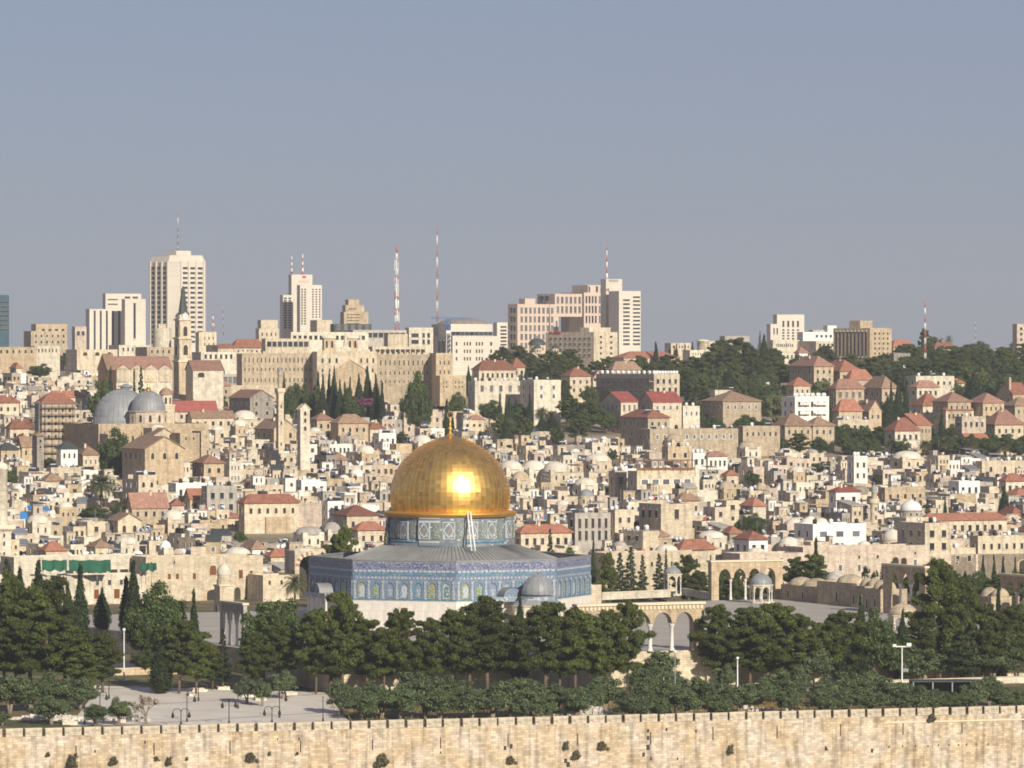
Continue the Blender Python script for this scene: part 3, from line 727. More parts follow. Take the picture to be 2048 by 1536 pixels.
# ------------------------------------------------------------------ small domed buildings of the platform
def kiosk(name, label, px, py, dia, hcol, n, hdome, dome_m, col_r=.13, drum=0, ytop=None, steps=True, rz=0, base_z=0.0, dr=1.0):
    Y = (CAMZ - base_z) * F / (py - HY); X = PX(px, Y)
    t = thing(name, label, "kiosk", (X, Y, base_z), TH + rz); r = dia / 2
    b = MB(); b.prism([((r + .5) * cos(pi / n + 2 * pi * k / n), (r + .5) * sin(pi / n + 2 * pi * k / n)) for k in range(n)], 0, .35, 'pale'); b.build('base', t)
    cm = MB(); cm.lathe([(col_r * 1.5, .35), (col_r * 1.4, .6), (col_r, .75), (col_r * .9, hcol - .5), (col_r * 1.7, hcol - .1), (col_r * 1.7, hcol)], 10, 'marble'); cm = cm.mesh('column')
    side = 2 * r * sin(pi / n)
    am = MB(); w = side - .3
    am.arch_row(-side / 2, 1, w, .1, hcol, w * .5, hcol - .01, hcol + w * .72, -.16, .16, 'pale', end=.15); am = am.mesh('arch')
    for k in range(n):
        a = pi / n + 2 * pi * k / n; put(cm, 'column', t, (r * cos(a), r * sin(a), 0))
        a2 = 2 * pi * k / n; put(am, 'arch', t, (r * cos(pi / n) * cos(a2), r * cos(pi / n) * sin(a2), 0), a2 + pi / 2)
    zt = hcol + w * .72
    b = MB(); pr = [((r + .35) * cos(pi / n + 2 * pi * k / n), (r + .35) * sin(pi / n + 2 * pi * k / n)) for k in range(n)]
    b.prism(pr, zt + .002, zt + .25, 'frame_stone'); b.build('eave', t)
    if drum:
        b = MB(); b.prism([(x * .98 * dr, y * .98 * dr) for x, y in pr], zt + .252, zt + drum, 'tile_grey'); b.build('drum', t)
        b = MB(); b.prism(pr, zt + .25, zt + .25 + drum * .5, 'lead', scale_top=dr); b.build('skirt_roof', t); r *= dr * .88
    zd = zt + .25 + drum
    b = MB(); b.lathe([(r * .98, zd - .02), (r * 1.02, zd + hdome * .12), (r * .98, zd + hdome * .3), (r * .86, zd + hdome * .52), (r * .62, zd + hdome * .76), (r * .32, zd + hdome * .93), (.05, zd + hdome * 1.02)], 24, dome_m)
    for k in range(16):
        a = 2 * pi * k / 16
        for (ra, za), (rb, zb) in zip([(r * .98, 0), (r * 1.02, .12), (r * .98, .3), (r * .86, .52), (r * .62, .76), (r * .32, .93)], [(r * 1.02, .12), (r * .98, .3), (r * .86, .52), (r * .62, .76), (r * .32, .93), (.05, 1.02)]):
            b.tube((ra * cos(a), ra * sin(a), zd + hdome * za), (rb * cos(a), rb * sin(a), zd + hdome * zb), .05, .05, 4, dome_m)
    kd = b.build('dome', t, fix=False)
    b = MB(); b.lathe([(.12, zd + hdome), (.06, zd + hdome + .3), (.16, zd + hdome + .45), (.04, zd + hdome + .6), (.03, zd + hdome + .9)], 8, 'metal_grey'); b.build('finial', kd, fix=False)
    protect(px - dia * F / Y / 2, px + dia * F / Y / 2, to_px(X, Y, zd + hdome)[1], py, Y)
    return t
# the open domed pavilion just east of the shrine
kiosk("pavilion", "ribbed lead domed pavilion standing in front of the blue shrine", 1075, 1262, 9.4, 3.0, 11, 3.9, 'lead', .18, drum=1.9, dr=.72)
kiosk("kiosk", "slim columned kiosk with a small domed cap beside the low platform wall", 1345, 1191, 3.5, 3.4, 6, 1.5, 'lead')
kiosk("kiosk", "open kiosk with a blue grey dome in front of the four sunlit arches", 1522, 1206, 4.5, 2.6, 8, 2.4, 'lead', .11)
kiosk("kiosk", "low weathered dome half hidden among the trees before the shaded arches", 1806, 1258, 5.4, 1.2, 8, 2.1, 'tan', .2)
def arcade(label, px, py, Y=None, n=4, bay=3.2, pier=.9, end=2.0, zs=5.2, rise=1.9, top=9.5, depth=1.4, rz=0.0, cols=True, right=False, m='honey', dent=False, roof=True, pointed=.18):
    Y = Y or CAMZ * F / (py - HY); X = PX(px, Y); tot = 2 * end + n * bay + (n - 1) * pier
    a = TH + rz
    if right: X -= tot * cos(a); Y -= tot * sin(a)
    t = thing("arcade", label, "arcade", (X, Y, 0), a); protect(px - (tot * F / Y if right else 0), px + (0 if right else tot * abs(cos(a)) * F / Y), py - top * F / Y, py, Y)
    b = MB(); b.arch_row(0, n, bay, pier, zs, rise, 0, top, 0, depth, m, cols=False if not cols else True, col_m='marble', end=end, pointed=pointed, cr=(.34 if dent else .24) if depth > 1 else .26); b.build('arch_wall', t)
    b = MB(); b.box(-.25, tot + .25, -.25, depth + .25, top + .003, top + .4, 'frame_stone')
    if dent:
        k = int(tot / .75)
        for i in range(k): b.box(i * tot / k, i * tot / k + .4, -.2, -.003, top - .75, top - .15, 'frame_stone')
    b.build('cornice', t)
    b = MB()
    for i in range(n + 1):
        x = end + i * (bay + pier) - pier / 2
        b.lathe([(.001, 0), (.38, 0), (.38, .08), (.001, .09)], 12, 'marble', 0, 0)
    return t
# right-hand end of the eastern arcade, between the pines
arcade("open stone arcade on tall columns between the pines below the platform", 1408, 1300, n=5, bay=3.5, pier=.75, end=2.1, zs=4.9, rise=1.6, top=8.1, depth=1.5, right=True, dent=True)
arcade("sunlit arcade of four pointed arches on slim columns facing the viewer", 1423, 1201, n=4, bay=2.9, pier=.65, end=1.75, zs=4.6, rise=1.7, top=8.0, depth=1.6)
arcade("shaded arcade of three tall pointed arches turned away from the sun", 1766, 1226, n=3, bay=3.4, pier=.9, end=2.4, zs=6.2, rise=1.9, top=9.6, depth=.8, rz=-pi / 2 + radians(0), right=False)
arcade("dark arcade at the photo's right edge behind the last cypress", 2001, 1226, n=4, bay=3.2, pier=.9, end=2.0, zs=4.4, rise=1.9, top=7.6, depth=.8, rz=-pi / 2)
arcade("grey arcade seen almost edge on at the southern stairs of the platform", 440, 1288, n=3, bay=2.7, pier=.6, end=.8, zs=4.5, rise=1.5, top=7.4, depth=.7, rz=-pi / 2, m='concrete')
# stairs leading up to that arcade
def stairs(label, px, py, w, n, rz):
    X, Y, z = at_base(px, py, False); t = thing("stairs", label, "stairs", (X, Y, z), rz)
    for k in range(n):
        b = MB(); b.box(0, w, k * .45, n * .45 + .4, k * .2 + (.002 if k else 0), (k + 1) * .2, 'pale'); b.build('step', t)
stairs("pale flight of steps climbing to the grey arcade behind the thin conifer", 405, 1338, 7, 14, TH - pi / 2 + radians(60))
stairs("small flight of steps seen behind the tall white pole", 214, 1280, 7, 7, TH)
# ================================================================== towers and large buildings along the skyline
B_ = block
def dome_on(root, px, py, r, h, m, name='dome', n=24, lantern=False):
    Y = root['_Y']; a = root.rotation_euler.z
    X = PX(px, Y); dx, dy = X - root.location.x, (root['_d'] * .5)
    # keep the dome on the plan's middle line
    x = dx / cos(a) + 0.0; 
    b = MB(); z = PZ(py, Y) - root.location.z
    b.dome(0, 0, z, r, h, m, n)
    if lantern: b.lathe([(r * .2, z + h * .94), (r * .22, z + h * 1.02), (r * .1, z + h * 1.1), (.02, z + h * 1.2)], 10, m)
    b.build(name, root, (dx * cos(a) + dy * 0 + dy * sin(a) * 0, dy * .9, 0)); return root
def mast(label, px, ytop, Y, ybase=None, w=1.2, cols=('mast_red', 'metal_white'), n=9, name='radio_mast', cat='mast'):
    X, Yy, z = at_dist(px, Y)
    if ybase: z = PZ(ybase, Y)
    zt = PZ(ytop, Y) - z; t = thing(name, label, cat, (X, Y, z)); t['px'] = (px, ytop)
    b = MB(); H = zt
    for k in range(n):
        z0, z1 = H * k / n, H * (k + 1) / n; r0, r1 = w * (1 - .8 * k / n), w * (1 - .8 * (k + 1) / n); m = cols[k % 2]
        P0 = [(r0 * cos(a), r0 * sin(a), z0) for a in (0, 2 * pi / 3, 4 * pi / 3)]; P1 = [(r1 * cos(a), r1 * sin(a), z1) for a in (0, 2 * pi / 3, 4 * pi / 3)]
        for p, q in zip(P0, P1): b.tube(p, q, max(.10, w * .13), max(.09, w * .12), 5, m)
        for i in range(3): b.tube(P0[i], P1[(i + 1) % 3], max(.07, w * .08), max(.07, w * .08), 4, m); b.tube(P1[i], P0[(i + 1) % 3], max(.07, w * .08), max(.07, w * .08), 4, m)
    b.build('lattice', t, fix=False)
    return t
def mast_kit(t, zs, Hs=1.0):
    for z, dx, h in zs:
        b = MB(); b.box(-.25, .25, -.9, -.5, z, z + h, 'metal_white'); b.box(-.9, -.6, -.2, .2, z, z + h, 'metal_white'); b.box(.6, .9, -.2, .2, z, z + h * .8, 'metal_white'); b.build('aerial', t, (dx, 0, 0))

def find0(s): return next(o for o in C.objects if o.get('label') and s in o['label'])
# tall hotel tower with bevelled corners
def tall_tower():
    Y = 2800; X, _, gz = at_dist(352, Y); a, c = 16.6, 4.5; S = a + 2 * c; h = S / 2
    t = thing("hotel_tower", "tallest tower of the skyline with cut corners and one roof aerial", "tower", (X, Y + 16, gz), radians(41.5)); t['px'] = (351, 510)
    zt = PZ(510, Y) - gz; ze = PZ(524, Y) - gz
    pl = [(-h + c, -h), (h - c, -h), (h, -h + c), (h, h - c), (h - c, h), (-h + c, h), (-h, h - c), (-h, -h + c)]
    b = MB(); n = 8; i = b.pts([(x, y, z) for z, s in ((0, 1), (ze, 1), (zt - .5, .90), (zt, .90)) for x, y in [(p[0] * s, p[1] * s) for p in pl]])
    for j in range(3):
        for k in range(n): b.face((i + j * n + k, i + j * n + (k + 1) % n, i + (j + 1) * n + (k + 1) % n, i + (j + 1) * n + k), 'tower_stone')
    b.face([i + 3 * n + k for k in range(n)], 'flat_roof'); b.build('wall', t)
    z0, z1 = PZ(688, Y) - gz, PZ(531, Y) - gz
    wgrid(t, (-h + c, -h), (h - c, -h), z0, z1, .04, .96, 3, 16, .68, .42, 't')
    wgrid(t, (-h, h - c), (-h, -h + c), z0, z1, .04, .96, 3, 16, .72, .60, 't')
    for p, q in (((-h + c, -h), (h - c, -h)), ((-h, h - c), (-h, -h + c))):
        for k in range(4):
            u = .04 + .92 * k / 3; x, y = p[0] + (q[0] - p[0]) * u, p[1] + (q[1] - p[1]) * u
            b = MB(); aa = atan2(q[1] - p[1], q[0] - p[0]); b.box(-.55, .55, -.6, -.003, 0, ze + .5, 'tower_stone'); b.build('pier', t, (x, y, 0), aa)
    b = MB(); b.box(-5, 5, -5, 5, zt, zt + 2.5, 'tower_stone'); b.build('roof_room', t)
    b = MB(); zz = zt + 2.5; H = PZ(420, Y) - gz - zz
    for k in range(6): b.tube((0, 0, zz + H * k / 6), (0, 0, zz + H * (k + 1) / 6), .55 * (1 - .14 * k), .55 * (1 - .14 * (k + 1)), 6, 'metal_grey' if k < 4 else ('mast_red' if k % 2 else 'metal_white'))
    for k in range(8): a_ = k * pi / 4; b.tube((4 * cos(a_), 4 * sin(a_), zz), (4 * cos(a_), 4 * sin(a_), zz + 1.5 + (k % 3)), .15, .1, 4, 'metal_grey')
    b.build('aerial', t, fix=False); protect(298, 404, 505, 690, Y)
tall_tower()
TS = 'tower_stone'
B_("glass_tower", "blue green glass tower cut off by the photo's left edge", "tower", -14, -10, 17, 590, 2900, m='glass_blue', wins=[('F', -10, 17, 600, 664, 4, 7, .8, .5, 't')])
B_("building", "brown block with roof tanks near the glass tower", "building", 44, 62, 132, 662, 2250, m='tan', wins=[('F', 66, 130, 666, 690, 6, 2, .4, .55, 'r')])
_r = B_("building", "small tan penthouse block above the brown roof tanks", "building", 60, 72, 132, 648, 2300, m='honey', wins=[('F', 80, 130, 655, 675, 4, 2, .45, .5, 't')])
B_("building", "tan cube shaped block at the foot of the ribbed slab", "building", 145, 150, 172, 653, 2400, m='rose', wins=[('F', 152, 170, 658, 675, 2, 1, .6, .5, 't')])
_r = B_("office_block", "three stepped pale slabs with vertical slots left of the tallest tower", "building", 170, 179, 241, 618, 2600, m=TS)
b = MB()
for k in range(5):
    x = _r['_w'] * (.16 + .19 * k); b.box(x - .5, x + .5, -.06, -.003, 2, _r['_zt'] - .8, 'glass')
b.build('window_slot', _r)
B_(None, None, None, 207, 211, 280, 587, 2650, m=TS, root=_r, pname='tower_wall', wins=[('F', 214, 236, 594, 613, 1, 2, .85, .2, 't'), ('F', 246, 276, 590, 599, 2, 1, .7, .4, 't')])
B_(None, None, None, 242, 250, 290, 598, 2590, m=TS, root=_r, pname='tower_wall', wins=[('F', 266, 271, 604, 678, 1, 1, .9, .95, 't')])
def water_drum():
    X, Y, z = at_dist(325, 2300); zt = PZ(656, Y) - z
    t = thing("round_building", "round pale drum in front of the tallest tower's foot", "building", (X, Y, z)); b = MB(); b.lathe([(4, 0), (4, zt), (3.7, zt), (3.7, zt - .5), (.01, zt - .5)], 28, 'pale', sm=False); b.build('wall', t)
    b = MB(); b.box(-1.6, 1.6, -1.5, 1.5, zt - .5, zt + 1.8, 'cream'); b.build('roof_room', t); protect(305, 345, 650, 690, Y)
water_drum()
B_("building", "cream block with a red awning beside the bell tower", "building", 390, 398, 432, 664, 2200, m='cream', wins=[('F', 405, 430, 670, 695, 3, 2, .3, .5, 'r')])
_r = B_("hotel_tower", "stepped white tower with two roof aerials and a sign band near the top", "tower", 580, 583, 624, 549, 2720, m=TS)
B_(None, None, None, 564, 566, 586, 590, 2700, m=TS, root=_r, pname='wing_wall', wins=[('F', 566, 584, 594, 658, 2, 13, .62, .55, 't')])
B_(None, None, None, 596, 600, 643, 570, 2680, m=TS, root=_r, pname='wing_wall', wins=[('F', 601, 613, 576, 650, 2, 14, .6, .5, 't'), ('F', 622, 642, 576, 636, 3, 12, .45, .5, 't')])
b = MB(); z = PZ(556, 2720) - _r.location.z; b.box(6.2, 8.2, -.12, -.02, z, z + 1.2, 'paint_red'); b.box(4, 10, -.12, -.02, z - 2.2, z - 1.0, 'pink_stone'); b.build('sign', _r)
for px, yt in ((590, 512), (614, 508)):
    b = MB(); x = (px - 583) * 2720 / F; z = _r['_zt']; H = PZ(yt, 2720) - _r.location.z - z
    for k in range(6): b.tube((x, 4, z + H * k / 6), (x, 4, z + H * (k + 1) / 6), .5 - .05 * k, .45 - .05 * k, 6, ('mast_red', 'metal_white')[k % 2])
    b.build('aerial', _r)
_r = B_("building", "tan rounded block with a stepped top in front of the white stepped tower", "building", 511, 518, 557, 657, 2350, m='cream', wins=[('F', 520, 555, 662, 675, 4, 1, .35, .6, 'r')])
B_(None, None, None, 517, 522, 555, 640, 2380, m='cream', root=_r, pname='upper_wall')
_r = B_("building", "low block with a dark louvred roof room right of the stepped tower", "building", 619, 634, 664, 640, 2330, m='cream')
_r = B_("stepped_building", "tan ziggurat like block with ribbon windows between tower and red masts", "building", 680, 688, 736, 624, 2600, m='honey', wins=[('F', 692, 720, 626, 650, 1, 4, .9, .18, 't')])
B_(None, None, None, 687, 691, 728, 610, 2610, m='honey', root=_r, pname='upper_wall', wins=[('F', 697, 712, 615, 620, 4, 1, .5, .8, 't')])
B_(None, None, None, 695, 697, 718, 599, 2620, m='honey', root=_r, pname='upper_wall')
t = mast("red and white lattice mast thick with aerials, the stouter of the pair", 793, 490, 2400, 662, w=1.35, n=11); H = PZ(490, 2400) - PZ(662, 2400)
mast_kit(t, [(H * .70, 0, 5), (H * .52, 0, 4), (H * .40, 0, 4), (H * .26, 0, 5), (H * .12, .4, 5)])
mast("thin tall red and white mast, the slimmer of the pair", 874, 448, 2500, 645, w=.5, n=9)
for _a in (("long yellow building with three arched windows at the left edge below the glass tower", -12, -8, 70, 694, 2050, 'honey', 'a', 6), ("pale stone building with narrow windows beside the long yellow building", 66, 70, 118, 692, 2080, 'pale', 'r', 6), ("cream blank fronted block with one arch below the ribbed slabs", 148, 154, 232, 699, 1980, 'cream', 'v', 3), ("low white jumble of roofs just right of the bell tower", 396, 402, 470, 704, 1960, 'pale', 't', 6), ("small cream block under the thin dark mast", 428, 434, 486, 690, 2150, 'cream', 'r', 4), ("brown sided building with arched openings left of the bell tower", 288, 294, 346, 694, 1950, 'tan', 'a', 4), ("long flat cream terrace at the foot of the ribbed slabs", 232, 238, 300, 690, 2200, 'pale', 'r', 6)):
    B_("building", _a[0], "building", _a[1], _a[2], _a[3], _a[4], _a[5], m=_a[6], wins=[('F', _a[2] + 4, _a[3] - 4, _a[4] + 4, _a[4] + 14, _a[8], 1, .45, .85, _a[7])], depth=12)
B_("house", "broad red hip roof above the left crenellated wing", "house", 458, 468, 530, 696, 2060, m='cream', roof='hip', rise=3.4, wins=[('F', 472, 526, 698, 706, 6, 1, .4, .7, 'r')])
B_("house", "small red roofed house right of the bell tower's belfry", "house", 428, 436, 472, 696, 2040, m='cream', roof='hip', rise=1.6)
mast("faint thin mast on the far left ridge near the bell tower", 426, 625, 2700, 660, w=.7, n=5)
mast("small dark mast standing between the bell tower and the red roof", 446, 610, 2700, 670, w=.35, cols=('metal_grey', 'metal_grey'), n=4)
mast("thin mast with red base rising over the trees at the photo's right", 1850, 600, 2150, 735, w=.55, n=9)
mast("hair thin aerial mast over the wooded ridge at far right", 1951, 640, 2500, 690, w=.3, cols=('metal_grey', 'metal_grey'), n=4)
def arena():
    X, Y, z = at_dist(925, 2650); zt = PZ(648, Y) - z; t = thing("dome_hall", "low grey domed hall behind the long white building", "building", (X, Y, z)); r = 13
    b = MB(); b.lathe([(r, 0), (r, zt)], 36, 'pale'); b.build('wall', t); b = MB(); b.lathe([(r + .3, zt), (r * .85, zt + 1.4), (r * .55, zt + 2.6), (.01, zt + 3.4)], 36, 'grey'); b.build('roof', t)
arena()
_r = B_("long_building", "long white building with groups of three tall windows behind the blue crane", "building", 868, 905, 998, 672, 2200, m=TS, wins=[('F', 908, 918, 680, 725, 1, 3, .4, .55, 'r'), ('F', 926, 943, 680, 725, 3, 3, .6, .55, 'r'), ('F', 950, 967, 680, 725, 3, 3, .6, .55, 'r'), ('F', 976, 988, 680, 725, 1, 3, .4, .55, 'r'), ('L', 874, 890, 680, 712, 2, 1, .7, .9, 't')], prot=True, yvis=720)
B_(None, None, None, 862, 900, 985, 648, 2225, m=TS, root=_r, pname='upper_wall', wins=[('F', 902, 985, 663, 671, 9, 1, .95, .9, 't')])
_r = B_("building", "pale block with a deep dark opening left of the long white building", "building", 812, 818, 866, 655, 2230, m='pale', wins=[('F', 822, 838, 664, 690, 1, 2, .9, .6, 't'), ('F', 842, 862, 664, 690, 2, 2, .5, .7, 't')])
B_("building", "flat roofed hall with a dark glazed strip behind the turrets", "building", 700, 706, 812, 660, 2180, m='concrete', wins=[('F', 712, 810, 664, 676, 9, 1, .85, .8, 't')])
B_("building", "white slab topped hall above the crenellated wing with square windows", "building", 575, 582, 735, 664, 2100, m='pale', wins=[('F', 584, 730, 670, 680, 14, 1, .6, .8, 't')])
B_("building", "dark roofed grandstand like hall right of the low louvred block", "building", 664, 668, 742, 648, 2300, m='slate', wins=[('F', 670, 740, 650, 660, 5, 1, .5, .8, 'm')])
B_("building", "low block with a band of wide dark windows over the left crenellated wing", "building", 526, 531, 618, 677, 2040, m='cream', wins=[('F', 533, 616, 682, 694, 8, 1, .8, .85, 't')])
B_("building", "terrace topped building with a long dark balcony right of the second turret", "building", 736, 745, 852, 693, 2000, m='cream', wins=[('F', 750, 850, 698, 708, 10, 1, .8, .9, 'd')])
B_("building", "plain cream block with a railing between the turrets and the deep opening", "building", 770, 776, 815, 668, 2120, m='cream')
def crane():
    Y = 2080; X = PX(897, Y); z = PZ(712, Y); t = thing("crane", "blue and white tower crane in front of the long white building", "crane", (X, Y, z)); H = PZ(637, Y) - z
    b = MB(); w = .8
    for k in range(8):
        z0, z1 = H * k / 8, H * (k + 1) / 8; m = ('frame_white', 'blue_sheet')[k > 4]
        for sx in (-w, w):
            for sy in (-w, w): b.tube((sx, sy, z0), (sx, sy, z1), .14, .14, 4, m)
            b.tube((-w, sx, z0), (w, sx, z1), .1, .1, 4, m); b.tube((sx, -w, z0), (sx, w, z1), .1, .1, 4, m)
    b.build('mast', t, fix=False); b = MB()
    for dz in (0, 1.2): b.tube((-7, 0, H + dz * .5), (9, 0, H + dz * .5 - .4), .07, .07, 4, 'blue_sheet')
    for k in range(12): b.tube((-7 + k * 1.33, 0, H), (-7 + (k + .5) * 1.33, 0, H + .6), .05, .05, 4, 'blue_sheet')
    b.build('jib', t, fix=False); b = MB(); b.box(-.9, .9, -1.1, -.85, H * .60, H * .68, 'frame_white'); b.build('cab', t)
crane()
_r = B_("apartment_block", "narrow white block with stacked balconies left of the pink complex", "building", 989, 994, 1015, 645, 2500, m=TS, wins=[('F', 1000, 1014, 650, 700, 1, 7, .85, .45, 't')])
PK = 'pink_stone'
_r = B_("stepped_complex", "pink stepped complex of paired windows with a square gateway cut through it", "building", 1016, 1035, 1110, 608, 2650, m=PK, rot=32, wins=[('F', 1039, 1109, 612, 700, 8, 5, .55, .66, 'p'), ('L', 1020, 1032, 612, 700, 2, 5, .6, .66, 't')])
B_(None, None, None, 1040, 1050, 1072, 597, 2660, m=PK, root=_r, pname='upper_wall')
B_(None, None, None, 1088, 1110.2, 1168.8, 587, 2650, m=PK, root=_r, ybot=633, pname='gate_wall', flush=True, depth=17, wins=[('F', 1112, 1168, 590, 628, 6, 2, .55, .7, 'p'), ('L', 1090, 1104, 590, 602, 2, 1, .7, .85, 't')])
B_(None, None, None, 1108, 1110.2, 1118, 633.3, 2650, m=PK, root=_r, pname='leg_wall', flush=True, depth=17, wins=[('F', 1111, 1117, 638, 660, 1, 1, .6, .7, 'p')])
B_(None, None, None, 1160, 1169, 1219, 584, 2650, m=PK, root=_r, pname='side_wall', flush=True, depth=22, wins=[('F', 1171, 1198, 588, 648, 4, 3, .55, .72, 't'), ('F', 1200, 1218, 588, 648, 3, 3, .65, .72, 'p')])
B_(None, None, None, 1168, 1177, 1219, 569, 2650, m=PK, root=_r, ybot=584, pname='upper_wall', flush=True, depth=15, wins=[('F', 1178, 1182, 571, 583, 1, 1, .9, .95, 't'), ('F', 1194, 1199, 571, 583, 1, 1, .9, .95, 't'), ('F', 1203, 1218, 573, 584, 3, 1, .65, .9, 'p')])
_r = B_("hotel_tower", "broad cream tower with two columns of balcony bands and a stair shaft", "tower", 1218, 1238, 1282, 582, 2600, m=TS, rot=30, wins=[('F', 1246, 1260, 596, 692, 1, 12, .95, .40, 't'), ('F', 1266, 1281, 590, 692, 1, 13, .95, .40, 't')])
B_(None, None, None, 1203, 1212, 1246, 558, 2612, m=TS, root=_r, pname='shaft_wall')
b = MB()
for k in range(11): b.box(0, 1.2, -.06, -.003, 0, 1.0 + .5 * (k % 2), 'metal_grey'); b.at(1.5 * (k + 1) - 2, -9 * 0, 0, 0)
b2 = MB(); z = PZ(565, 2612) - _r.location.z; x0 = PX(1220, 2612) - PX(1238, 2600)
for k in range(6): b2.box(-3.4 + k * .95, -2.8 + k * .95, 4.6 - .5, 4.6 - .4, z, z + 1.3, 'metal_grey')
b2.build('sign', _r)
b = MB(); X = (1228 - 1238) * 2600 / F; zz = PZ(558, 2612) - _r.location.z; H = PZ(490, 2612) - _r.location.z - zz
for k in range(6): b.tube((X * .9, 8, zz + H * k / 6), (X * .9, 8, zz + H * (k + 1) / 6), .5 - .06 * k, .45 - .06 * k, 6, ('metal_white', 'mast_red')[k % 2])
b.build('aerial', _r)
_r = B_("hotel", "beige hotel with small square windows and a red roof sign", "hotel", 1092, 1188, 1236, 664, 2300, m='cream', rot=40, wins=[('L', 1098, 1184, 672, 716, 9, 4, .42, .42, 'm'), ('F', 1196, 1208, 668, 712, 1, 4, .35, .35, 't'), ('F', 1216, 1230, 668, 712, 1, 4, .35, .35, 't')], yvis=700)
B_(None, None, None, 1160, 1178, 1222, 655, 2310, m='cream', root=_r, pname='upper_wall', rot=40)
b = MB(); z = PZ(667, 2300) - _r.location.z; d = _r['_d']
for k in range(9):
    if k != 6: b.box(-.25, -.10, d * (.68 + .026 * k) , d * (.68 + .026 * k) + .7, z, z + 1.0, 'paint_red')
b.build('sign', _r)
def small_church():
    X, Y, z = at_dist(1074, 2150); t = thing("domed_church", "pale church with a dark dome and two small cupolas in front of the pink complex", "church", (X, Y, z), TH); zt = PZ(705, Y) - z
    b = MB(); b.box(-5, 8, -6, 6, 0, zt, 'cream'); b.build('wall', t)
    def cup(x, y, r, zb, hd, hh):
        b = MB(); b.lathe([(r, zb), (r, zb + hd)], 8, 'cream', x, y, sm=False); b.build('drum', t)
        b = MB(); b.lathe([(r * 1.1, zb + hd), (r, zb + hd + hh * .4), (r * .65, zb + hd + hh * .8), (.1, zb + hd + hh), (.3, zb + hd + hh * 1.15), (.05, zb + hd + hh * 1.4)], 16, 'slate', x, y); b.build('dome', t)
        for k in range(8):
            a = k * pi / 4 + pi / 8; put(WIN['v'], 'window', t, (x + r * .925 * cos(a), y + r * .925 * sin(a), zb + hd * .2), a + pi / 2, (.8, 1, hd * .6))
    cup(0, 0, 3.4, zt, 3.2, 2.8); cup(-2.5, -5.5, 1.5, zt - .5, 2.2, 1.5); cup(6, -4.5, 1.5, zt - .5, 2.2, 1.5)
    protect(1056, 1112, 660, 712, Y)
small_church()
_r = B_("building", "long low cream building with a red tiled roof below the balcony tower", "building", 1225, 1248, 1362, 716, 2150, m='cream', roof='hip', rise=2.6, wins=[('F', 1252, 1358, 718, 730, 14, 1, .4, .6, 'r')])
_r = B_("building", "cream block with a round colonnaded turret among ridge cypresses", "building", 1366, 1380, 1420, 700, 2200, m='pale', wins=[('F', 1384, 1404, 704, 712, 4, 1, .4, .7, 'r')])
b = MB(); z = PZ(700, 2200) - _r.location.z; b.lathe([(2.6, z - 4), (2.6, z + 3.6), (2.9, z + 3.7), (2.9, z + 4.1), (.01, z + 4.6)], 24, 'pale', _r['_w'] * .8, 2.5); b.build('turret', _r)
B_("building", "flat low cream block left of the round turret on the ridge", "building", 1330, 1342, 1382, 686, 2400, m='cream', wins=[('F', 1344, 1380, 690, 697, 6, 1, .4, .6, 't')])
B_("building", "wide low block with roof plant on the ridge between cypresses", "building", 1405, 1412, 1460, 682, 2500, m='pale', wins=[('F', 1414, 1456, 686, 692, 7, 1, .4, .6, 't')])
B_("building", "rubbly grey topped block at the left end of the right hand woods", "building", 1440, 1450, 1500, 672, 2500, m='concrete')
_r = B_("stepped_building", "cream stepped tower block with four tall slot windows on the right ridge", "building", 1548, 1554, 1610, 629, 2500, m=TS, wins=[('F', 1562, 1602, 640, 655, 4, 1, .4, .8, 't'), ('F', 1562, 1602, 657, 680, 4, 4, .45, .5, 't')])
B_(None, None, None, 1534, 1541, 1560, 648, 2490, m=TS, root=_r, pname='step_wall', wins=[('F', 1545, 1558, 652, 672, 2, 1, .4, .6, 't')])
B_("building", "low wide cream block with small windows below the stepped tower block", "building", 1540, 1546, 1600, 680, 2350, m='pale', wins=[('F', 1552, 1588, 687, 694, 9, 1, .5, .8, 't')])
_r = B_("building", "jumble of white flat roofs next to the brown slotted hotel", "building", 1596, 1606, 1673, 664, 2400, m='white', wins=[('F', 1630, 1668, 668, 676, 4, 1, .5, .6, 't')])
B_(None, None, None, 1650, 1655, 1674, 651, 2410, m='white', root=_r, pname='upper_wall'); B_(None, None, None, 1620, 1626, 1655, 660, 2410, m='rose', root=_r, pname='upper_wall')
B_("building", "cream office block with six square windows behind ridge shrubs", "building", 1598, 1632, 1674, 682, 2340, m='cream', wins=[('F', 1636, 1670, 686, 694, 4, 1, .5, .7, 't')])
_r = B_("hotel", "brown hotel with tall dark slots on one side and square windows on the other", "hotel", 1672, 1740, 1786, 656, 2250, m='honey', rot=38, wins=[('L', 1674, 1736, 662, 714, 9, 1, .38, .95, 'd'), ('F', 1746, 1782, 662, 712, 4, 5, .5, .55, 'r')], yvis=712)
B_(None, None, None, 1706, 1720, 1750, 641, 2268, m='honey', root=_r, pname='upper_wall')
B_("building", "slim rose tower block cut off by the photo's right edge", "tower", 2030, 2034, 2062, 648, 2400, m='rose', wins=[('F', 2038, 2058, 652, 684, 2, 3, .5, .5, 't')])
B_("house", "red roofed villa beside the brown slotted hotel", "house", 1778, 1786, 1828, 694, 2260, m='honey', roof='hip', rise=3.2, wins=[('F', 1790, 1826, 697, 706, 5, 1, .4, .7, 'r')])
B_("house", "villa with a long red roof among ridge palms", "house", 1862, 1870, 1912, 694, 2350, m='tan', roof='hip', rise=2.0)
B_("house", "grey villa in the shade below the red roofed villa by the brown hotel", "house", 1782, 1788, 1822, 706, 2200, m='grey', wins=[('F', 1792, 1820, 708, 720, 4, 1, .4, .6, 'r')])

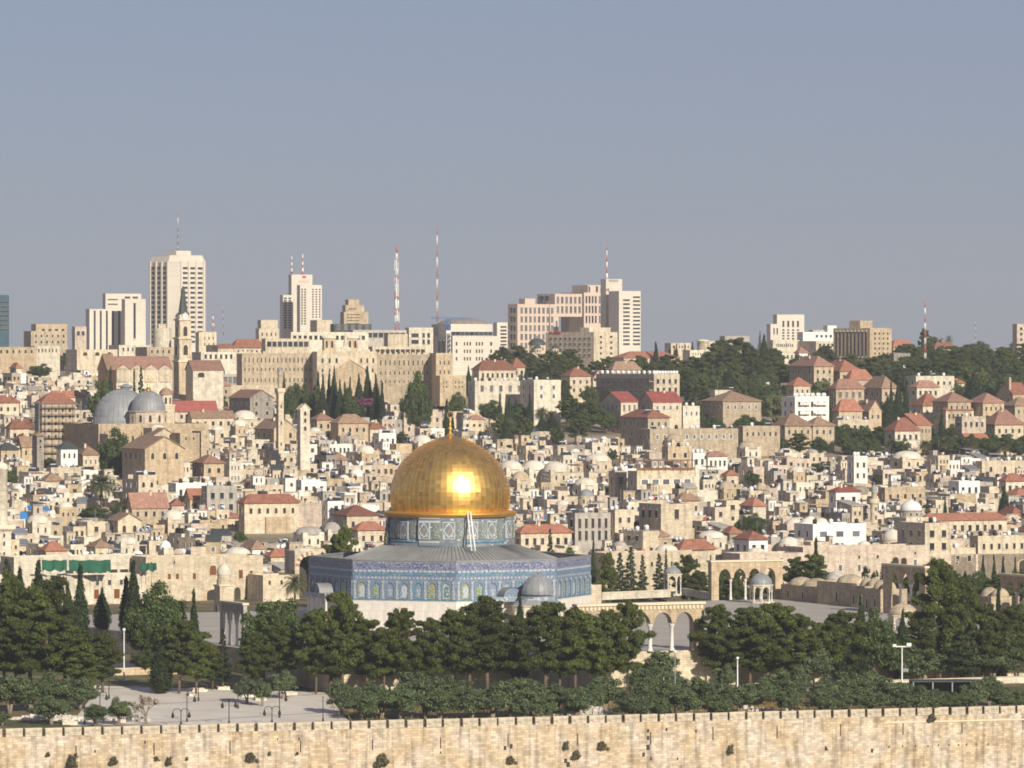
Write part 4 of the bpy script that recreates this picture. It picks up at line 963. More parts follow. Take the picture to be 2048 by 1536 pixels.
# ================================================================== the long crenellated hospice with its two turrets
def hospice():
    Y = 1900; rot = radians(11)
    t = B_("hospice", "long crenellated stone hospice with two square turrets and a rooftop statue", "hospice", 478, 484, 634, 707, Y, m='tan', rot=11, depth=14, ph=.4,
           wins=[('F', 486, 632, 712, 728, 18, 1, .34, .8, 'a'), ('F', 486, 632, 733, 744, 18, 1, .34, .8, 'a'), ('F', 486, 632, 752, 768, 18, 1, .3, .7, 'a')], yvis=745)
    for a in ((622, 634, 754, 703, 'cream', [('F', 638, 680, 714, 728, 3, 1, .4, .85, 'a'), ('F', 716, 752, 714, 728, 3, 1, .35, .85, 'a'), ('F', 638, 752, 735, 746, 8, 1, .3, .8, 'a')]),
              (750, 755, 872, 709, 'tan', [('F', 757, 868, 717, 734, 12, 1, .34, .8, 'a'), ('F', 757, 868, 739, 752, 12, 1, .34, .8, 'a'), ('F', 757, 868, 758, 768, 12, 1, .3, .7, 'a')]),
              (866, 872, 906, 706, 'honey', [('F', 876, 902, 719, 731, 3, 1, .35, .85, 'a'), ('F', 876, 902, 738, 750, 3, 1, .35, .85, 'a')]),
              (874, 880, 932, 751, 'honey', [('F', 884, 896, 760, 778, 2, 2, .5, .6, 'a'), ('F', 908, 928, 760, 778, 3, 2, .4, .6, 'a')])):
        B_(None, None, None, *a[:3], a[3], Y - (6 if a[3] in (703, 706) else 0) - (14 if a[3] == 751 else 0), m=a[4], rot=11, depth=14, root=t, pname='wing_wall', ph=.4, wins=a[5])
    s = Y / F; cb = MB(); cb.box(-.42, .42, -.25, .25, 0, .75, 'cream'); cbm = cb.mesh('crenel')
    for px0, px1, py, dy in ((486, 632, 707, -.1), (636, 752, 703, -6.2), (757, 870, 709, -.1)):
        n = int((px1 - px0) * s / 1.9)
        for k in range(n): put(cbm, 'crenel', t, ((px0 + (px1 - px0) * k / n - 484) * s / cos(rot), dy * cos(rot) - dy * 0 + .15 + (0 if dy > -1 else 0), PZ(py, Y) - t.location.z + .003))
    for px in (661, 708):
        x = (px - 484) * s; z = PZ(705, Y) - t.location.z; b = MB(); b.box(-2.4, 2.4, -2.4, 2.4, z - 3, z + 1, 'honey'); b.box(-2.0, 2.0, -2.0, 2.0, z + 1, z + 5.2, 'honey'); b.box(-2.4, 2.4, -2.4, 2.4, z + 5.202, z + 5.8, 'pale')
        for sx in (-2, -.6, .6, 2):
            for sy in (-2, 2): b.box(sx - .35, sx + .35, sy - .3, sy + .3, z + 5.803, z + 6.6, 'pale')
        o = b.build('turret', t, (x, 2, 0)); wgrid(o, (-2, -2), (2, -2), z + 1.3, z + 4.8, 0, 1, 2, 1, .55, .9, 'v'); wgrid(o, (-2, 2), (-2, -2), z + 1.3, z + 4.8, 0, 1, 2, 1, .55, .9, 'v')
    x = (691 - 484) * s; z = PZ(703, Y) - t.location.z
    b = MB(); b.box(-3, 3, 0, 2, z, z + .6, 'pale'); b.box(-1.6, 1.6, .2, 1.8, z + .6, z + 1.6, 'pale'); b.box(-.8, .8, .4, 1.6, z + 1.6, z + 2.6, 'pale'); b.build('statue_pedestal', t, (x, -4, 0))
    b = MB(); b.lathe([(.75, z + 2.6), (.7, z + 3.4), (.45, z + 4.6), (.55, z + 5.4), (.5, z + 5.9), (.2, z + 6.1), (.3, z + 6.4), (.28, z + 6.7), (.05, z + 6.95)], 12, 'pale'); b.tube((.35, 0, z + 5.7), (.9, -.3, z + 5.0), .18, .12, 6, 'pale'); b.tube((-.3, -.1, z + 5.7), (-.1, -.55, z + 6.6), .18, .1, 6, 'pale'); b.build('statue', t, (x, -3, 0))
    x = (693 - 484) * s; zz = PZ(738, Y) - t.location.z                       # gabled chapel front
    b = MB(); b.prism([(-5.5, 0), (5.5, 0), (5.5, 5), (-5.5, 5)], 0, zz, 'honey'); b.gable_wall(-5.5, 5.5, 0, 5, zz, 3.4, 'honey', 'y'); b.build('chapel_wall', t, (x, -11.5, 0))
    b = MB(); b.gable(-5.5, 5.5, 0, 5, zz + .01, 3.4, 'frame_stone', 'y'); b.build('chapel_roof', t, (x, -11.5, 0))
hospice()
for a in (("long grey terrace building with a glazed strip behind the dark cypresses", 430, 440, 606, 748, 'concrete', [('F', 446, 560, 752, 768, 12, 1, .8, .85, 'm'), ('F', 570, 604, 752, 768, 4, 1, .8, .85, 'm')]),
          ("pale blue roofed pavilion with a row of openings right of the bell tower", 440, 450, 508, 724, 'pale', [('F', 466, 506, 731, 741, 7, 1, .5, .85, 't')]),
          ("cream hall with shallow terraces just below the blue roofed pavilion", 445, 450, 562, 741, 'pale', []),
          ("long plain cream wall like building left of the slim minaret", 446, 452, 572, 771, 'cream', [('F', 520, 532, 782, 790, 1, 1, .6, .9, 'a')])):
    B_("building", a[0], "building", a[1], a[2], a[3], a[4], h=9 if a[5] != 'concrete' else 8, m=a[5], wins=a[6], rot=12, depth=9)

# ================================================================== the bell tower with the green spire
def bell_tower():
    X, Y, z = at_dist(366, 1830); s = Y / F; t = thing("bell_tower", "slender cream bell tower with a dark green spire and clock gable", "bell tower", (X, Y, z - 1), TH)
    Z = lambda py: PZ(py, Y) - z + 1
    W = 38 * s / (cos(TH) + sin(TH)) * 1.0
    def stage(y0, y1, w, m, cap=True, nm='shaft'):
        b = MB(); b.box(-w / 2, w / 2, -w / 2, w / 2, 0 if y1 is None else Z(y1), Z(y0), m)
        if cap: b.box(-w / 2 - .45, w / 2 + .45, -w / 2 - .45, w / 2 + .45, Z(y0) + .003, Z(y0) + .55, 'frame_stone')
        b.build(nm, t)
    stage(724, None, W * 1.02, 'honey'); stage(678, 724 - 3.2, W * .96, 'cream'); stage(641, 678 - 3.2, W * .86, 'cream')
    for (ya, yb, w, kind) in ((651, 674, W * .86, 'v'), (688, 712, W * .96, 'v')):
        for p, q in (((-w / 2, -w / 2), (w / 2, -w / 2)), ((-w / 2, w / 2), (-w / 2, -w / 2)), ((w / 2, -w / 2), (w / 2, w / 2))):
            wgrid(t, p, q, Z(yb), Z(ya), .2, .8, 1, 1, .75, 1, 'm' if False else kind)
        for sx in (-1, 1):
            b = MB(); b.box(sx * w * .38 - .25, sx * w * .38 + .25, -w / 2 - .25, -w / 2 - .003, Z(yb) - .5, Z(ya) + .3, 'frame_stone'); b.build('pilaster', t)
    w = W * .80; b = MB(); b.box(-w / 2, w / 2, -w / 2, w / 2, Z(641) + .55, Z(634), 'pale')
    for a in range(4):
        b.at(0, 0, 0, a * pi / 2); b.prism([(-w * .3, -w / 2 - .2), (w * .3, -w / 2 - .2), (w * .3, -w / 2 + .4), (-w * .3, -w / 2 + .4)], Z(636), Z(630), 'pale'); b.gable_wall(-w * .3, w * .3, -w / 2 - .2, -w / 2 + .4, Z(630), 1.0, 'pale', 'y')
        for sx in (-1, 1): b.box(sx * w * .42 - .3, sx * w * .42 + .3, -w * .45 - .3, -w * .45 + .3, Z(641) + .55, Z(629), 'pale')
    CS = b.build('clock_stage', t)
    for a in (0, -pi / 2):
        b = MB(); i = b.pts([(.95 * cos(2 * pi * k / 16), 0, .95 * sin(2 * pi * k / 16)) for k in range(16)]); b.face(range(i, i + 16), 'frame_white')
        b.box(-.07, .07, -.06, -.01, 0, .7, 'metal_black'); b.box(0, .5, -.06, -.01, -.06, .06, 'metal_black')
        o = b.build('clock', CS, (sin(a) * (w / 2 + .23), -cos(a) * (w / 2 + .23), Z(633.5)), a)
    b = MB(); w2 = w * .40; b.lathe([(w2 * 1.25, Z(632)), (w2 * 1.05, Z(622)), (w2 * .55, Z(590)), (w2 * .42, Z(586)), (w2 * .5, Z(583)), (w2 * .40, Z(578)), (.05, Z(571))], 8, 'slate', sm=False); b.build('spire', t)
    protect(344, 389, 570, 765, Y)
bell_tower()
def red_church():
    t = B_("church", "long church with a red tiled roof and scalloped dormers beside the bell tower", "church", 226, 232, 342, 738, 1790, m='pale', rot=14, depth=18, roof='gx', rise=4.2, rm='rose_tile', wins=[('F', 236, 342, 740, 756, 4, 1, .32, .8, 'a')], yvis=765)
    w = t['_w']; z = t['_zt']
    for k in range(4):
        x = w * (k + .5) / 4; b = MB(); b.prism([(x - w * .11, -.35), (x + w * .11, -.35), (x + w * .11, .6), (x - w * .11, .6)], z - 4.5, z, 'cream'); b.gable_wall(x - w * .11, x + w * .11, -.35, .6, z, 1.5, 'cream', 'y'); b.build('dormer_wall', t)
        b = MB(); b.gable(x - w * .11, x + w * .11, -.3, 3.2, z + .02, 1.5, 'rose_tile', 'y', ov=.25); b.build('dormer_roof', t)
    B_(None, None, None, 384, 386, 446, 740, 1795, m='pale', root=t, roof='gx', rise=3.2, rm='rose_tile', rot=14, depth=14, pname='nave_wall', wins=[('F', 392, 412, 742, 758, 1, 1, .8, .7, 'a')])
red_church()
B_("church", "dark gabled chapel end with a steep wooden front left of the red roofed church", "chapel", 192, 196, 214, 735, 1770, m='dark_wood', roof='gy', rise=4.5, rm='brown_tile', rot=-20, depth=8)

# ================================================================== the church with the two grey domes
def grey_domes():
    Y = 1560; s = Y / F
    t = B_("basilica", "old basilica with one large and one smaller grey lead dome", "basilica", 172, 197, 411, 848, Y, m='honey', depth=34, ph=.7, yvis=900, wins=[('F', 352, 372, 876, 890, 1, 1, .5, .6, 'a')])
    c = cos(TH); w = t['_w']
    def pos(px, y): return ((PX(px, Y) - t.location.x) / c - y * -sin(TH) / c * 1.0, y)
    z = t['_zt'] - .7
    r = 60 * s; b = MB()
    pr = [(r * 1.02, z - 1), (r * 1.02, z + .8)] + [(r * cos(a * pi / 2 / 9), z + .8 + (74 * s - .8) * sin(a * pi / 2 / 9)) for a in range(9)]
    b.lathe(pr + [(16 * s, z + 74 * s), (.01, z + 74.2 * s)], 48, 'lead'); GD = b.build('great_dome', t, (*pos(233, 20), 0))
    b = MB()
    for k in range(36):
        a0 = 2 * pi * k / 36
        for (ra, za), (rb, zb) in zip(pr[2:], pr[3:]): b.tube((ra * cos(a0), ra * sin(a0), za), (rb * cos(a0), rb * sin(a0), zb), .07, .07, 4, 'lead')
    b.build('dome_rib', GD, fix=False)
    b = MB(); b.lathe([(12 * s, z + 73 * s), (12 * s, z + 77 * s), (17 * s, z + 78 * s), (16 * s, z + 79 * s), (5 * s, z + 83 * s), (.1, z + 85 * s)], 28, 'lead'); b.build('lantern', t, (*pos(240, 20), 0))
    r = 35 * s; p = pos(289, 8); b = MB(); b.lathe([(r * 1.12, z - .5), (r * 1.12, z + 28 * s), (r * 1.2, z + 28.5 * s), (r * 1.2, z + 30 * s), (r, z + 30.2 * s)], 12, 'rose', sm=False); b.build('drum', t, (*p, 0))
    for k in range(12):
        a = 2 * pi * (k + .5) / 12; put(WIN['v'], 'window', t, (p[0] + r * 1.083 * cos(a), p[1] + r * 1.083 * sin(a), z + 6 * s), a + pi / 2, (1.15, 1, 17 * s))
    b = MB(); zz = z + 30 * s; pr = [(r * cos(a * pi / 2 / 9), zz + 41 * s * sin(a * pi / 2 / 9)) for a in range(9)] + [(.3, zz + 42 * s)]; b.lathe(pr, 40, 'lead'); SD = b.build('small_dome', t, (*p, 0))
    b = MB()
    for k in range(28):
        a0 = 2 * pi * k / 28
        for (ra, za), (rb, zb) in zip(pr, pr[1:-1]): b.tube((ra * cos(a0), ra * sin(a0), za), (rb * cos(a0), rb * sin(a0), zb), .06, .06, 4, 'lead')
    b.build('dome_rib', SD, fix=False)
    b = MB(); zt = zz + 42 * s; b.lathe([(1.0, zt - .2), (.7, zt + .6), (.25, zt + .8), (.45, zt + 1.3), (.1, zt + 1.7), (.08, zt + 2.2)], 10, 'gold_trim'); b.box(-.10, .10, -.08, .08, zt + 2.2, zt + 4.2, 'gold_trim'); b.box(-.7, .7, -.08, .08, zt + 3.2, zt + 3.45, 'gold_trim'); b.build('cross', SD)
    for a in ((258, 268, 330, 872, 1540, [], 'honey'), (330, 340, 412, 858, 1545, [('F', 360, 400, 880, 900, 2, 1, .3, .5, 'v')], 'honey')):
        B_(None, None, None, *a[:5], m=a[6], root=t, pname='lower_wall', depth=10, wins=a[5])
grey_domes()
_r = find0("old basilica with one large")
for a in ((205, 216, 262, 868, 1528, 'honey', None, 0), (298, 306, 350, 872, 1530, 'cream', 'gy', 2.2), (352, 360, 398, 866, 1525, 'honey', None, 0), (300, 304, 340, 856, 1535, 'cream', 'dome', 1.6), (396, 402, 418, 862, 1530, 'tan', None, 0)):
    B_(None, None, None, *a[:5], m=a[5], root=_r, pname='chapel_wall', depth=7, roof=a[6], rise=a[7], rm='plaster_dome' if a[6] == 'dome' else 'brown_tile', wins=[('F', a[1] + 4, a[2] - 4, a[3] + 6, a[3] + 16, 2, 1, .3, .8, 'v')])
for k in range(6):
    b = MB(); x = _r['_w'] * (k + .4) / 6; b.box(x - .5, x + .5, -.7, -.003, 0, _r['_zt'] - 2.2, 'tan'); b.build('buttress', _r)
def cupola_tower():
    X, Y, z = at_dist(332, 1585); s = Y / F; Z = lambda py: PZ(py, Y) - z; t = thing("belfry", "small arched belfry with a brown cupola just right of the grey domes", "belfry", (X, Y, z), TH)
    b = MB(); b.box(-2.0, 2.0, -2, 2, 0, Z(812), 'cream'); b.box(-2.2, 2.2, -2.2, 2.2, Z(812) + .003, Z(812) + .4, 'frame_stone'); b.build('shaft', t)
    b = MB(); b.lathe([(1.9, Z(812) + .4), (1.9, Z(790)), (2.2, Z(789))], 8, 'pale', sm=False); b.build('belfry_stage', t)
    for k in range(8): a = k * pi / 4 + pi / 8; put(WIN['v'], 'opening', t, (1.77 * cos(a), 1.77 * sin(a), Z(809)), a + pi / 2, (.9, 1, 2.4))
    b = MB(); b.lathe([(2.2, Z(789)), (2.0, Z(783)), (1.2, Z(778)), (.1, Z(775)), (.08, Z(770))], 16, 'brown_tile'); b.build('cupola', t); protect(316, 346, 770, 815, Y)
cupola_tower()
def slim_minaret(label, px, ytop, ybase, Y, w, m, name='minaret', gal=.45, rnd=False, cap='lead', cat='minaret'):
    X, Y, z = at_dist(px, Y); s = Y / F; t = thing(name, label, cat, (X, Y, z - 1), TH); H = PZ(ytop, Y) - z + 1; t['px'] = (px, ytop); g = H * gal if gal > 1e-3 else 0
    r = w * s / 2; n = 20 if rnd else 4; k_ = 1 if rnd else 1.25; b = MB(); b.at(0, 0, 0, pi / 4 if not rnd else 0)
    zg = H - (H * 0 + gal); b.lathe([(r * k_, 0), (r * k_, zg - 1.2), (r * k_ * 1.1, zg - .6), (r * k_ * 1.45, zg), (r * k_ * 1.45, zg + .2)], n, m, sm=False); b.build('shaft', t)
    b = MB(); b.at(0, 0, 0, pi / 4 if not rnd else 0); b.lathe([(r * k_ * 1.45, zg + .203), (r * k_ * 1.45, zg + 1.1), (r * k_ * 1.35, zg + 1.1), (r * k_ * 1.35, zg + .25), (.01, zg + .22)], n, 'frame_stone', sm=False); b.build('gallery', t)
    r2 = r * .72; b = MB(); b.lathe([(r2, zg + .2), (r2, H - 1.6), (r2 * 1.15, H - 1.5), (r2 * 1.15, H - 1.2)], 12, m); b.build('upper_shaft', t)
    b = MB(); b.lathe([(r2 * 1.05, H - 1.2), (r2 * 1.1, H - .8), (r2 * .8, H - .2), (r2 * .3, H + .15), (.12, H + .4), (.05, H + 1.2)], 16, cap); b.build('cap', t)
    for zz in (.35, .6, .8): put(WIN['v'], 'window', t, (0, -r * (1.0 if rnd else .89), zg * zz), 0, (.6, 1, 1.3))
    protect(px - w, px + w, ytop, ybase, Y); return t
slim_minaret("slim square cream minaret with a dark balcony roof near the bell tower", 560, 738, 845, 1600, 13, 'cream', gal=7)
slim_minaret("round stone minaret with a lead cap near the silver dome", 1748, 972, 1040, 1395, 15, 'cream', rnd=True, gal=4.5)
slim_minaret("tall square pale minaret cut off by the photo's left edge", 3, 926, 1110, 1262, 34, 'pale', gal=16, cap='plaster_dome')
def slim_belfry():
    X, Y, z = at_dist(607, 1530); t = thing("belfry", "slim pale belfry with a cross standing right of the slim square minaret", "belfry", (X, Y, z), TH); Z = lambda py: PZ(py, Y) - z
    b = MB(); b.box(-1.5, 1.5, -1.2, 1.2, 0, Z(818), 'pale'); b.gable_wall(-1.5, 1.5, -1.2, 1.2, Z(818), 1.4, 'pale', 'y'); b.build('shaft', t); b = MB(); b.gable(-1.5, 1.5, -1.2, 1.2, Z(818) + .01, 1.4, 'frame_stone', 'y'); b.build('roof', t)
    for y in (832, 846, 862): put(WIN['v'], 'opening', t, (0, -1.2, Z(y)), 0, (1.0, 1, 1.5))
    b = MB(); z0 = Z(818) + 1.4; b.box(-.1, .1, -.1, .1, z0, z0 + 2, 'metal_black'); b.box(-.6, .6, -.1, .1, z0 + 1.2, z0 + 1.4, 'metal_black'); b.build('cross', t); protect(597, 617, 798, 868, Y)
slim_belfry()
def old_tower():
    t = B_("stone_tower", "thin old grey stone tower with two openings below the scaffolded house", "tower", 67, 74, 87, 872, h=16, m='grey', wins=[('F', 76, 85, 876, 900, 1, 2, .7, .6, 'v')], roof='hip', rise=1, rm='brown_tile', yvis=915)
old_tower()
def scaffold_house():
    t = B_("house", "house wrapped in scaffolding with a new orange roof left of the grey domes", "house", 66, 84, 148, 808, h=20, m='tan', roof='hip', rise=3.2, wins=[('F', 90, 144, 815, 880, 4, 5, .4, .6, 'r')], yvis=890)
    w, d, z = t['_w'], t['_d'], t['_zt']
    s = thing("scaffolding", "tube and plank scaffolding around the orange roofed house", "scaffold", t.location, TH)
    b = MB()
    for k in range(7):
        x = -1.4 + (w + 2.8) * k / 6
        for y in (-1.5, -.4): b.tube((x, y, 0), (x, y, z + .8), .06, .06, 5, 'metal_grey')
    for k in range(6):
        y = -1.4 + (d + 2) * k / 5
        for x in (-1.5, -.5): b.tube((x, y, 0), (x, y, z + .8), .06, .06, 5, 'metal_grey')
    b.build('standard', s, fix=False)
    for j in range(9):
        zz = z * (j + .5) / 9; b = MB(); b.box(-1.5, w + 1.4, -1.45, -.45, zz, zz + .12, 'wood'); b.box(-1.45, -.55, -.44, d + .6, zz, zz + .12, 'wood')
        b.box(-1.5, w + 1.4, -1.55, -1.5, zz + .9, zz + 1.0, 'metal_grey'); b.build('plank_deck', s)
scaffold_house()

# ================================================================== hand placed houses
# name, label, cat, x0, xc, x1, eave/top row, height, wall, roof, rise, roof material, windows (count per floor, floors), window kind
H_ = [
 ("church", "brown gabled stone church with a plain front below the grey domes", 236, 290, 366, 898, 15, 'honey', 'gy', 3.4, 'brown_tile', (3, 1), 'v'),
 ("house", "small brown hip roofed house at the foot of the bell tower", 384, 412, 460, 772, 10, 'tan', 'hip', 4.0, 'rose_tile', (3, 1), 'r'),
 ("hall", "long red roofed hall right of the brown cupola belfry", 345, 350, 432, 821, 9, 'rose', 'gx', 3.0, 'dark_red_roof', (4, 1), 'a'),
 ("hall", "long brown roofed hall below the long red roofed hall", 378, 384, 466, 835, 7, 'cream', 'gx', 2.0, 'brown_tile', (5, 1), 'r'),
 ("house", "dark sided house with a brown gable beside the slim square minaret", 453, 500, 546, 796, 12, 'grey', 'gy', 2.6, 'rose_tile', (2, 2), 'r'),
 ("church", "small gabled church with a sunlit brown roof in front of the slim minaret", 505, 548, 592, 858, 9, 'honey', 'gy', 3.0, 'brown_tile', (2, 1), 'v'),
 ("house", "stone house with a brown hip roof and arched windows near the slim belfry", 660, 677, 736, 847, 10, 'honey', 'hip', 2.8, 'brown_tile', (4, 1), 'a'),
 ("house", "house with a short brown hip roof touching the slim belfry", 620, 634, 664, 840, 10, 'honey', 'hip', 2.2, 'rose_tile', (2, 2), 'r'),
 ("house", "low house with a small red roof above the white washed cottage", 735, 740, 768, 858, 6, 'cream', 'hip', 2.2, 'red_tile', (2, 1), 'r'),
 ("house", "pink block with roof tanks beside the tall twin cypress", 800, 808, 884, 824, 10, 'rose', None, 0, 'flat_roof', (5, 2), 'r'),
 ("house", "white washed cottage stack with dark balconies below the pink block", 752, 758, 792, 866, 9, 'white', None, 0, 'flat_roof', (3, 2), 't'),
 ("house", "cream house with a pinkish pyramid roof right of the brown gabled church", 381, 408, 447, 927, 11, 'honey', 'hip', 2.2, 'rose_tile', (2, 1), 'r'),
 ("house", "bright white flat roofed house with dark tanks below the pyramid roof", 332, 352, 424, 966, 8, 'white', None, 0, 'flat_roof', (5, 1), 't'),
 ("house", "flat cream house with a bright red sloping roof over its terrace", 374, 380, 434, 996, 6, 'cream', 'gx', 2.4, 'red_tile', (3, 1), 'r'),
 ("house", "cream house with a broad red hip roof on top of the big blank wall", 484, 489, 596, 1007, 8, 'cream', 'hip', 2.2, 'red_tile', (6, 1), 'r'),
 ("house", "square house with a red hip roof right of the big blank wall", 664, 694, 756, 1032, 10, 'cream', 'hip', 2.6, 'red_tile', (3, 2), 'a'),
 ("house", "low house with a patched red roof against the shrine's left side", 700, 716, 772, 1061, 7, 'cream', 'hip', 2.0, 'red_tile', (3, 1), 'r'),
 ("house", "tiny red roofed house beside the striped arch", 536, 542, 586, 1114, 6, 'cream', 'hip', 1.8, 'red_tile', (3, 1), 'r'),
 ("house", "cubic white plastered house with a brown lean to near the gold dome", 595, 603, 652, 960, 8, 'white', None, 0, 'flat_roof', (3, 1), 't'),
 ("house", "grey plastered row house with a brown trimmed roof edge and two windows", 404, 414, 472, 972, 10, 'concrete', None, 0, 'flat_roof', (3, 2), 't'),
 ("house", "red hip roofed house at the left edge above the blue sheet", 16, 20, 68, 858, 8, 'cream', 'hip', 3.0, 'red_tile', (3, 1), 'r'),
 ("house", "house with a wide orange roof just above the scaffolded house", 92, 98, 168, 795, 8, 'cream', 'hip', 2.2, 'red_tile', (4, 1), 'r'),
 ("house", "long low house with a red roof at the photo's left edge", -10, -6, 36, 806, 8, 'cream', 'hip', 2.4, 'red_tile', (3, 1), 'a'),
 ("house", "tiny brown roofed pavilion house right of the thin old tower", 150, 166, 196, 910, 7, 'cream', 'hip', 2.6, 'brown_tile', (3, 1), 'w'),
 ("house", "white house with a grey hip roof and tall shutters right of the thin old tower", 112, 122, 154, 898, 9, 'white', 'hip', 2.0, 'slate', (3, 1), 'r'),
 ("house", "domed roofed yellow house at the left edge below the red hip roofs", -6, 2, 36, 900, 9, 'honey', 'hip', 2.0, 'slate', (2, 1), 'v'),
 ("house", "yellow gabled house left of the thin old tower", 36, 44, 72, 892, 9, 'honey', 'gx', 2.6, 'brown_tile', (2, 1), 'r'),
 ("house", "cream hillside block with a flat roof and four windows near the left edge", 92, 102, 160, 935, 9, 'cream', None, 0, 'flat_roof', (3, 1), 'm'),
 ("house", "square tower like cream house with a blank front right of the date palm", 264, 277, 312, 950, 13, 'cream', None, 0, 'flat_roof', (2, 1), 'a'),
 ("house", "brown hip roofed house just behind the date palm's crown", 278, 294, 324, 935, 9, 'tan', 'hip', 2.2, 'brown_tile', (3, 1), 'r'),
 ("hall", "wide hall with a rose tiled roof right of the date palm", 258, 264, 334, 1013, 7, 'tan', 'gx', 3.4, 'rose_tile', (4, 1), 'r'),
 ("house", "rose gabled house in front of the rose tiled hall", 212, 236, 280, 1042, 8, 'cream', 'gy', 1.8, 'brown_tile', (2, 1), 'v'),
 ("house", "red roofed cottage low at the left above the green nets", 88, 92, 130, 1102, 6, 'cream', 'hip', 2.2, 'red_tile', (3, 1), 'r'),
 ("building", "large white block with blind arches above the dark tree clump", 936, 950, 1072, 762, 14, 'pale', None, 0, 'flat_roof', (6, 1), 'm'),
 ("building", "tall plain white block right of the blind arched building", 1040, 1068, 1122, 760, 16, 'pale', None, 0, 'flat_roof', (2, 2), 'w'),
 ("house", "villa with a red hip roof above the white blind arched block", 944, 958, 1032, 740, 9, 'cream', 'hip', 3.6, 'red_tile', (7, 1), 't'),
 ("house", "small villa with a pyramid roof among the ridge pines", 1016, 1026, 1050, 735, 9, 'cream', 'hip', 3.6, 'red_tile', (2, 1), 't'),
 ("house", "villa with a bright red roof left of the grey apartment block", 1124, 1140, 1182, 753, 10, 'cream', 'hip', 3.2, 'red_tile', (3, 2), 'r'),
 ("house", "red gabled house squeezed next to the villa with solar panels", 1178, 1186, 1206, 757, 9, 'cream', 'gy', 3.0, 'red_tile', (1, 2), 'r'),
 ("house", "house with a brown dome like roof behind the apartment tanks", 1218, 1226, 1282, 740, 9, 'tan', 'hip', 3.2, 'brown_tile', (4, 1), 'r'),
 ("apartment_block", "grey apartment block with a cream end wall and a row of roof tanks", 1196, 1308, 1360, 748, 16, 'cream', None, 0, 'flat_roof', (4, 3), 't'),
 ("house", "left one of two cream houses with dark red gables", 1202, 1242, 1276, 804, 11, 'cream', 'gx', 3.4, 'dark_red_roof', (3, 1), 'm'),
 ("house", "right one of two cream houses with dark red gables", 1280, 1306, 1364, 804, 11, 'cream', 'gx', 3.4, 'dark_red_roof', (4, 1), 'w'),
 ("house", "wide hip roofed house with solar panels below the twin gables", 1244, 1296, 1340, 836, 11, 'tan', 'hip', 2.6, 'red_tile', (3, 1), 'r'),
 ("house", "white cube house right of the twin gables", 1352, 1366, 1400, 812, 9, 'pale', None, 0, 'flat_roof', (3, 1), 'w'),
 ("building", "long brown wall like row with arched white windows and roof clutter", 1276, 1300, 1480, 858, 10, 'tan', None, 0, 'flat_roof', (11, 1), 'w'),
 ("building", "brown row continuing right with a terrace and arched windows", 1470, 1486, 1562, 852, 10, 'tan', None, 0, 'flat_roof', (6, 1), 'a'),
 ("house", "brown hip roofed house left of the pale willow like tree", 1406, 1446, 1524, 803, 11, 'tan', 'hip', 3.4, 'brown_tile', (5, 1), 'w'),
 ("apartment_block", "white balconied apartment block with roof tanks right of the pale tree", 1566, 1590, 1660, 793, 16, 'white', None, 0, 'flat_roof', (5, 3), 't'),
 ("house", "large brown roofed house below the stepped tower block", 1584, 1628, 1668, 733, 12, 'tan', 'hip', 4.0, 'rose_tile', (3, 2), 'r'),
 ("house", "red roofed house with a balcony below the brown slotted hotel", 1642, 1680, 1724, 743, 10, 'tan', 'hip', 4.4, 'red_tile', (3, 1), 'r'),
 ("house", "house with an orange roof wing tucked behind a bush", 1690, 1700, 1748, 760, 7, 'tan', 'hip', 4.0, 'red_tile', (2, 1), 'r'),
 ("house", "yellow house with balconies and a brown hip roof", 1660, 1672, 1730, 778, 14, 'honey', 'hip', 3.4, 'rose_tile', (4, 2), 'm'),
 ("house", "dark fronted house with a tall brown roof beside the hillside cypresses", 1730, 1764, 1796, 777, 11, 'tan', 'hip', 4.4, 'brown_tile', (2, 2), 'r'),
 ("house", "small red roofed house behind the white balconied block", 1574, 1588, 1622, 772, 10, 'cream', 'hip', 3.0, 'red_tile', (3, 1), 'r'),
 ("house", "flat cream house of two tiers on the hill below the thin mast", 1812, 1832, 1912, 752, 12, 'pale', None, 0, 'flat_roof', (6, 1), 'a'),
 ("house", "small upper house with a wing like roof below the thin mast", 1784, 1820, 1866, 736, 10, 'cream', None, 0, 'flat_roof', (4, 1), 'w'),
 ("house", "house with dark red hip roof and white balcony on the right hill", 1822, 1834, 1880, 775, 9, 'pale', 'hip', 2.6, 'rose_tile', (4, 1), 't'),
 ("house", "tiny red capped house right of the two tiered flat house", 1898, 1906, 1930, 767, 9, 'pale', 'hip', 1.8, 'red_tile', (2, 1), 't'),
 ("house", "left half of the twin brown roofed houses on the right hill", 1870, 1896, 1944, 804, 12, 'tan', 'hip', 3.4, 'rose_tile', (4, 1), 'r'),
 ("house", "right half of the twin brown roofed houses on the right hill", 1940, 1966, 2010, 806, 12, 'honey', 'hip', 3.4, 'rose_tile', (4, 1), 'r'),
 ("church", "small red roofed chapel with a bell gable at the right edge", 1998, 2026, 2060, 788, 10, 'honey', 'gx', 4.0, 'red_tile', (2, 1), 'v'),
 ("house", "brown roofed house cut off by the right edge below the chapel", 2012, 2030, 2070, 812, 10, 'tan', 'hip', 3.2, 'brown_tile', (3, 1), 'r'),
 ("house", "red roofed house with a tall ridge in front of the twin brown roofs", 1826, 1846, 1888, 812, 9, 'cream', 'hip', 5.0, 'red_tile', (3, 1), 'w'),
 ("house", "house with a long red roof and many white windows below the tall ridge", 1880, 1892, 1950, 821, 9, 'cream', 'hip', 2.2, 'red_tile', (6, 1), 't'),
 ("house", "red roofed yellow cottage left of the hillside cypress group", 1668, 1678, 1726, 823, 8, 'honey', 'hip', 4.2, 'red_tile', (4, 1), 'w'),
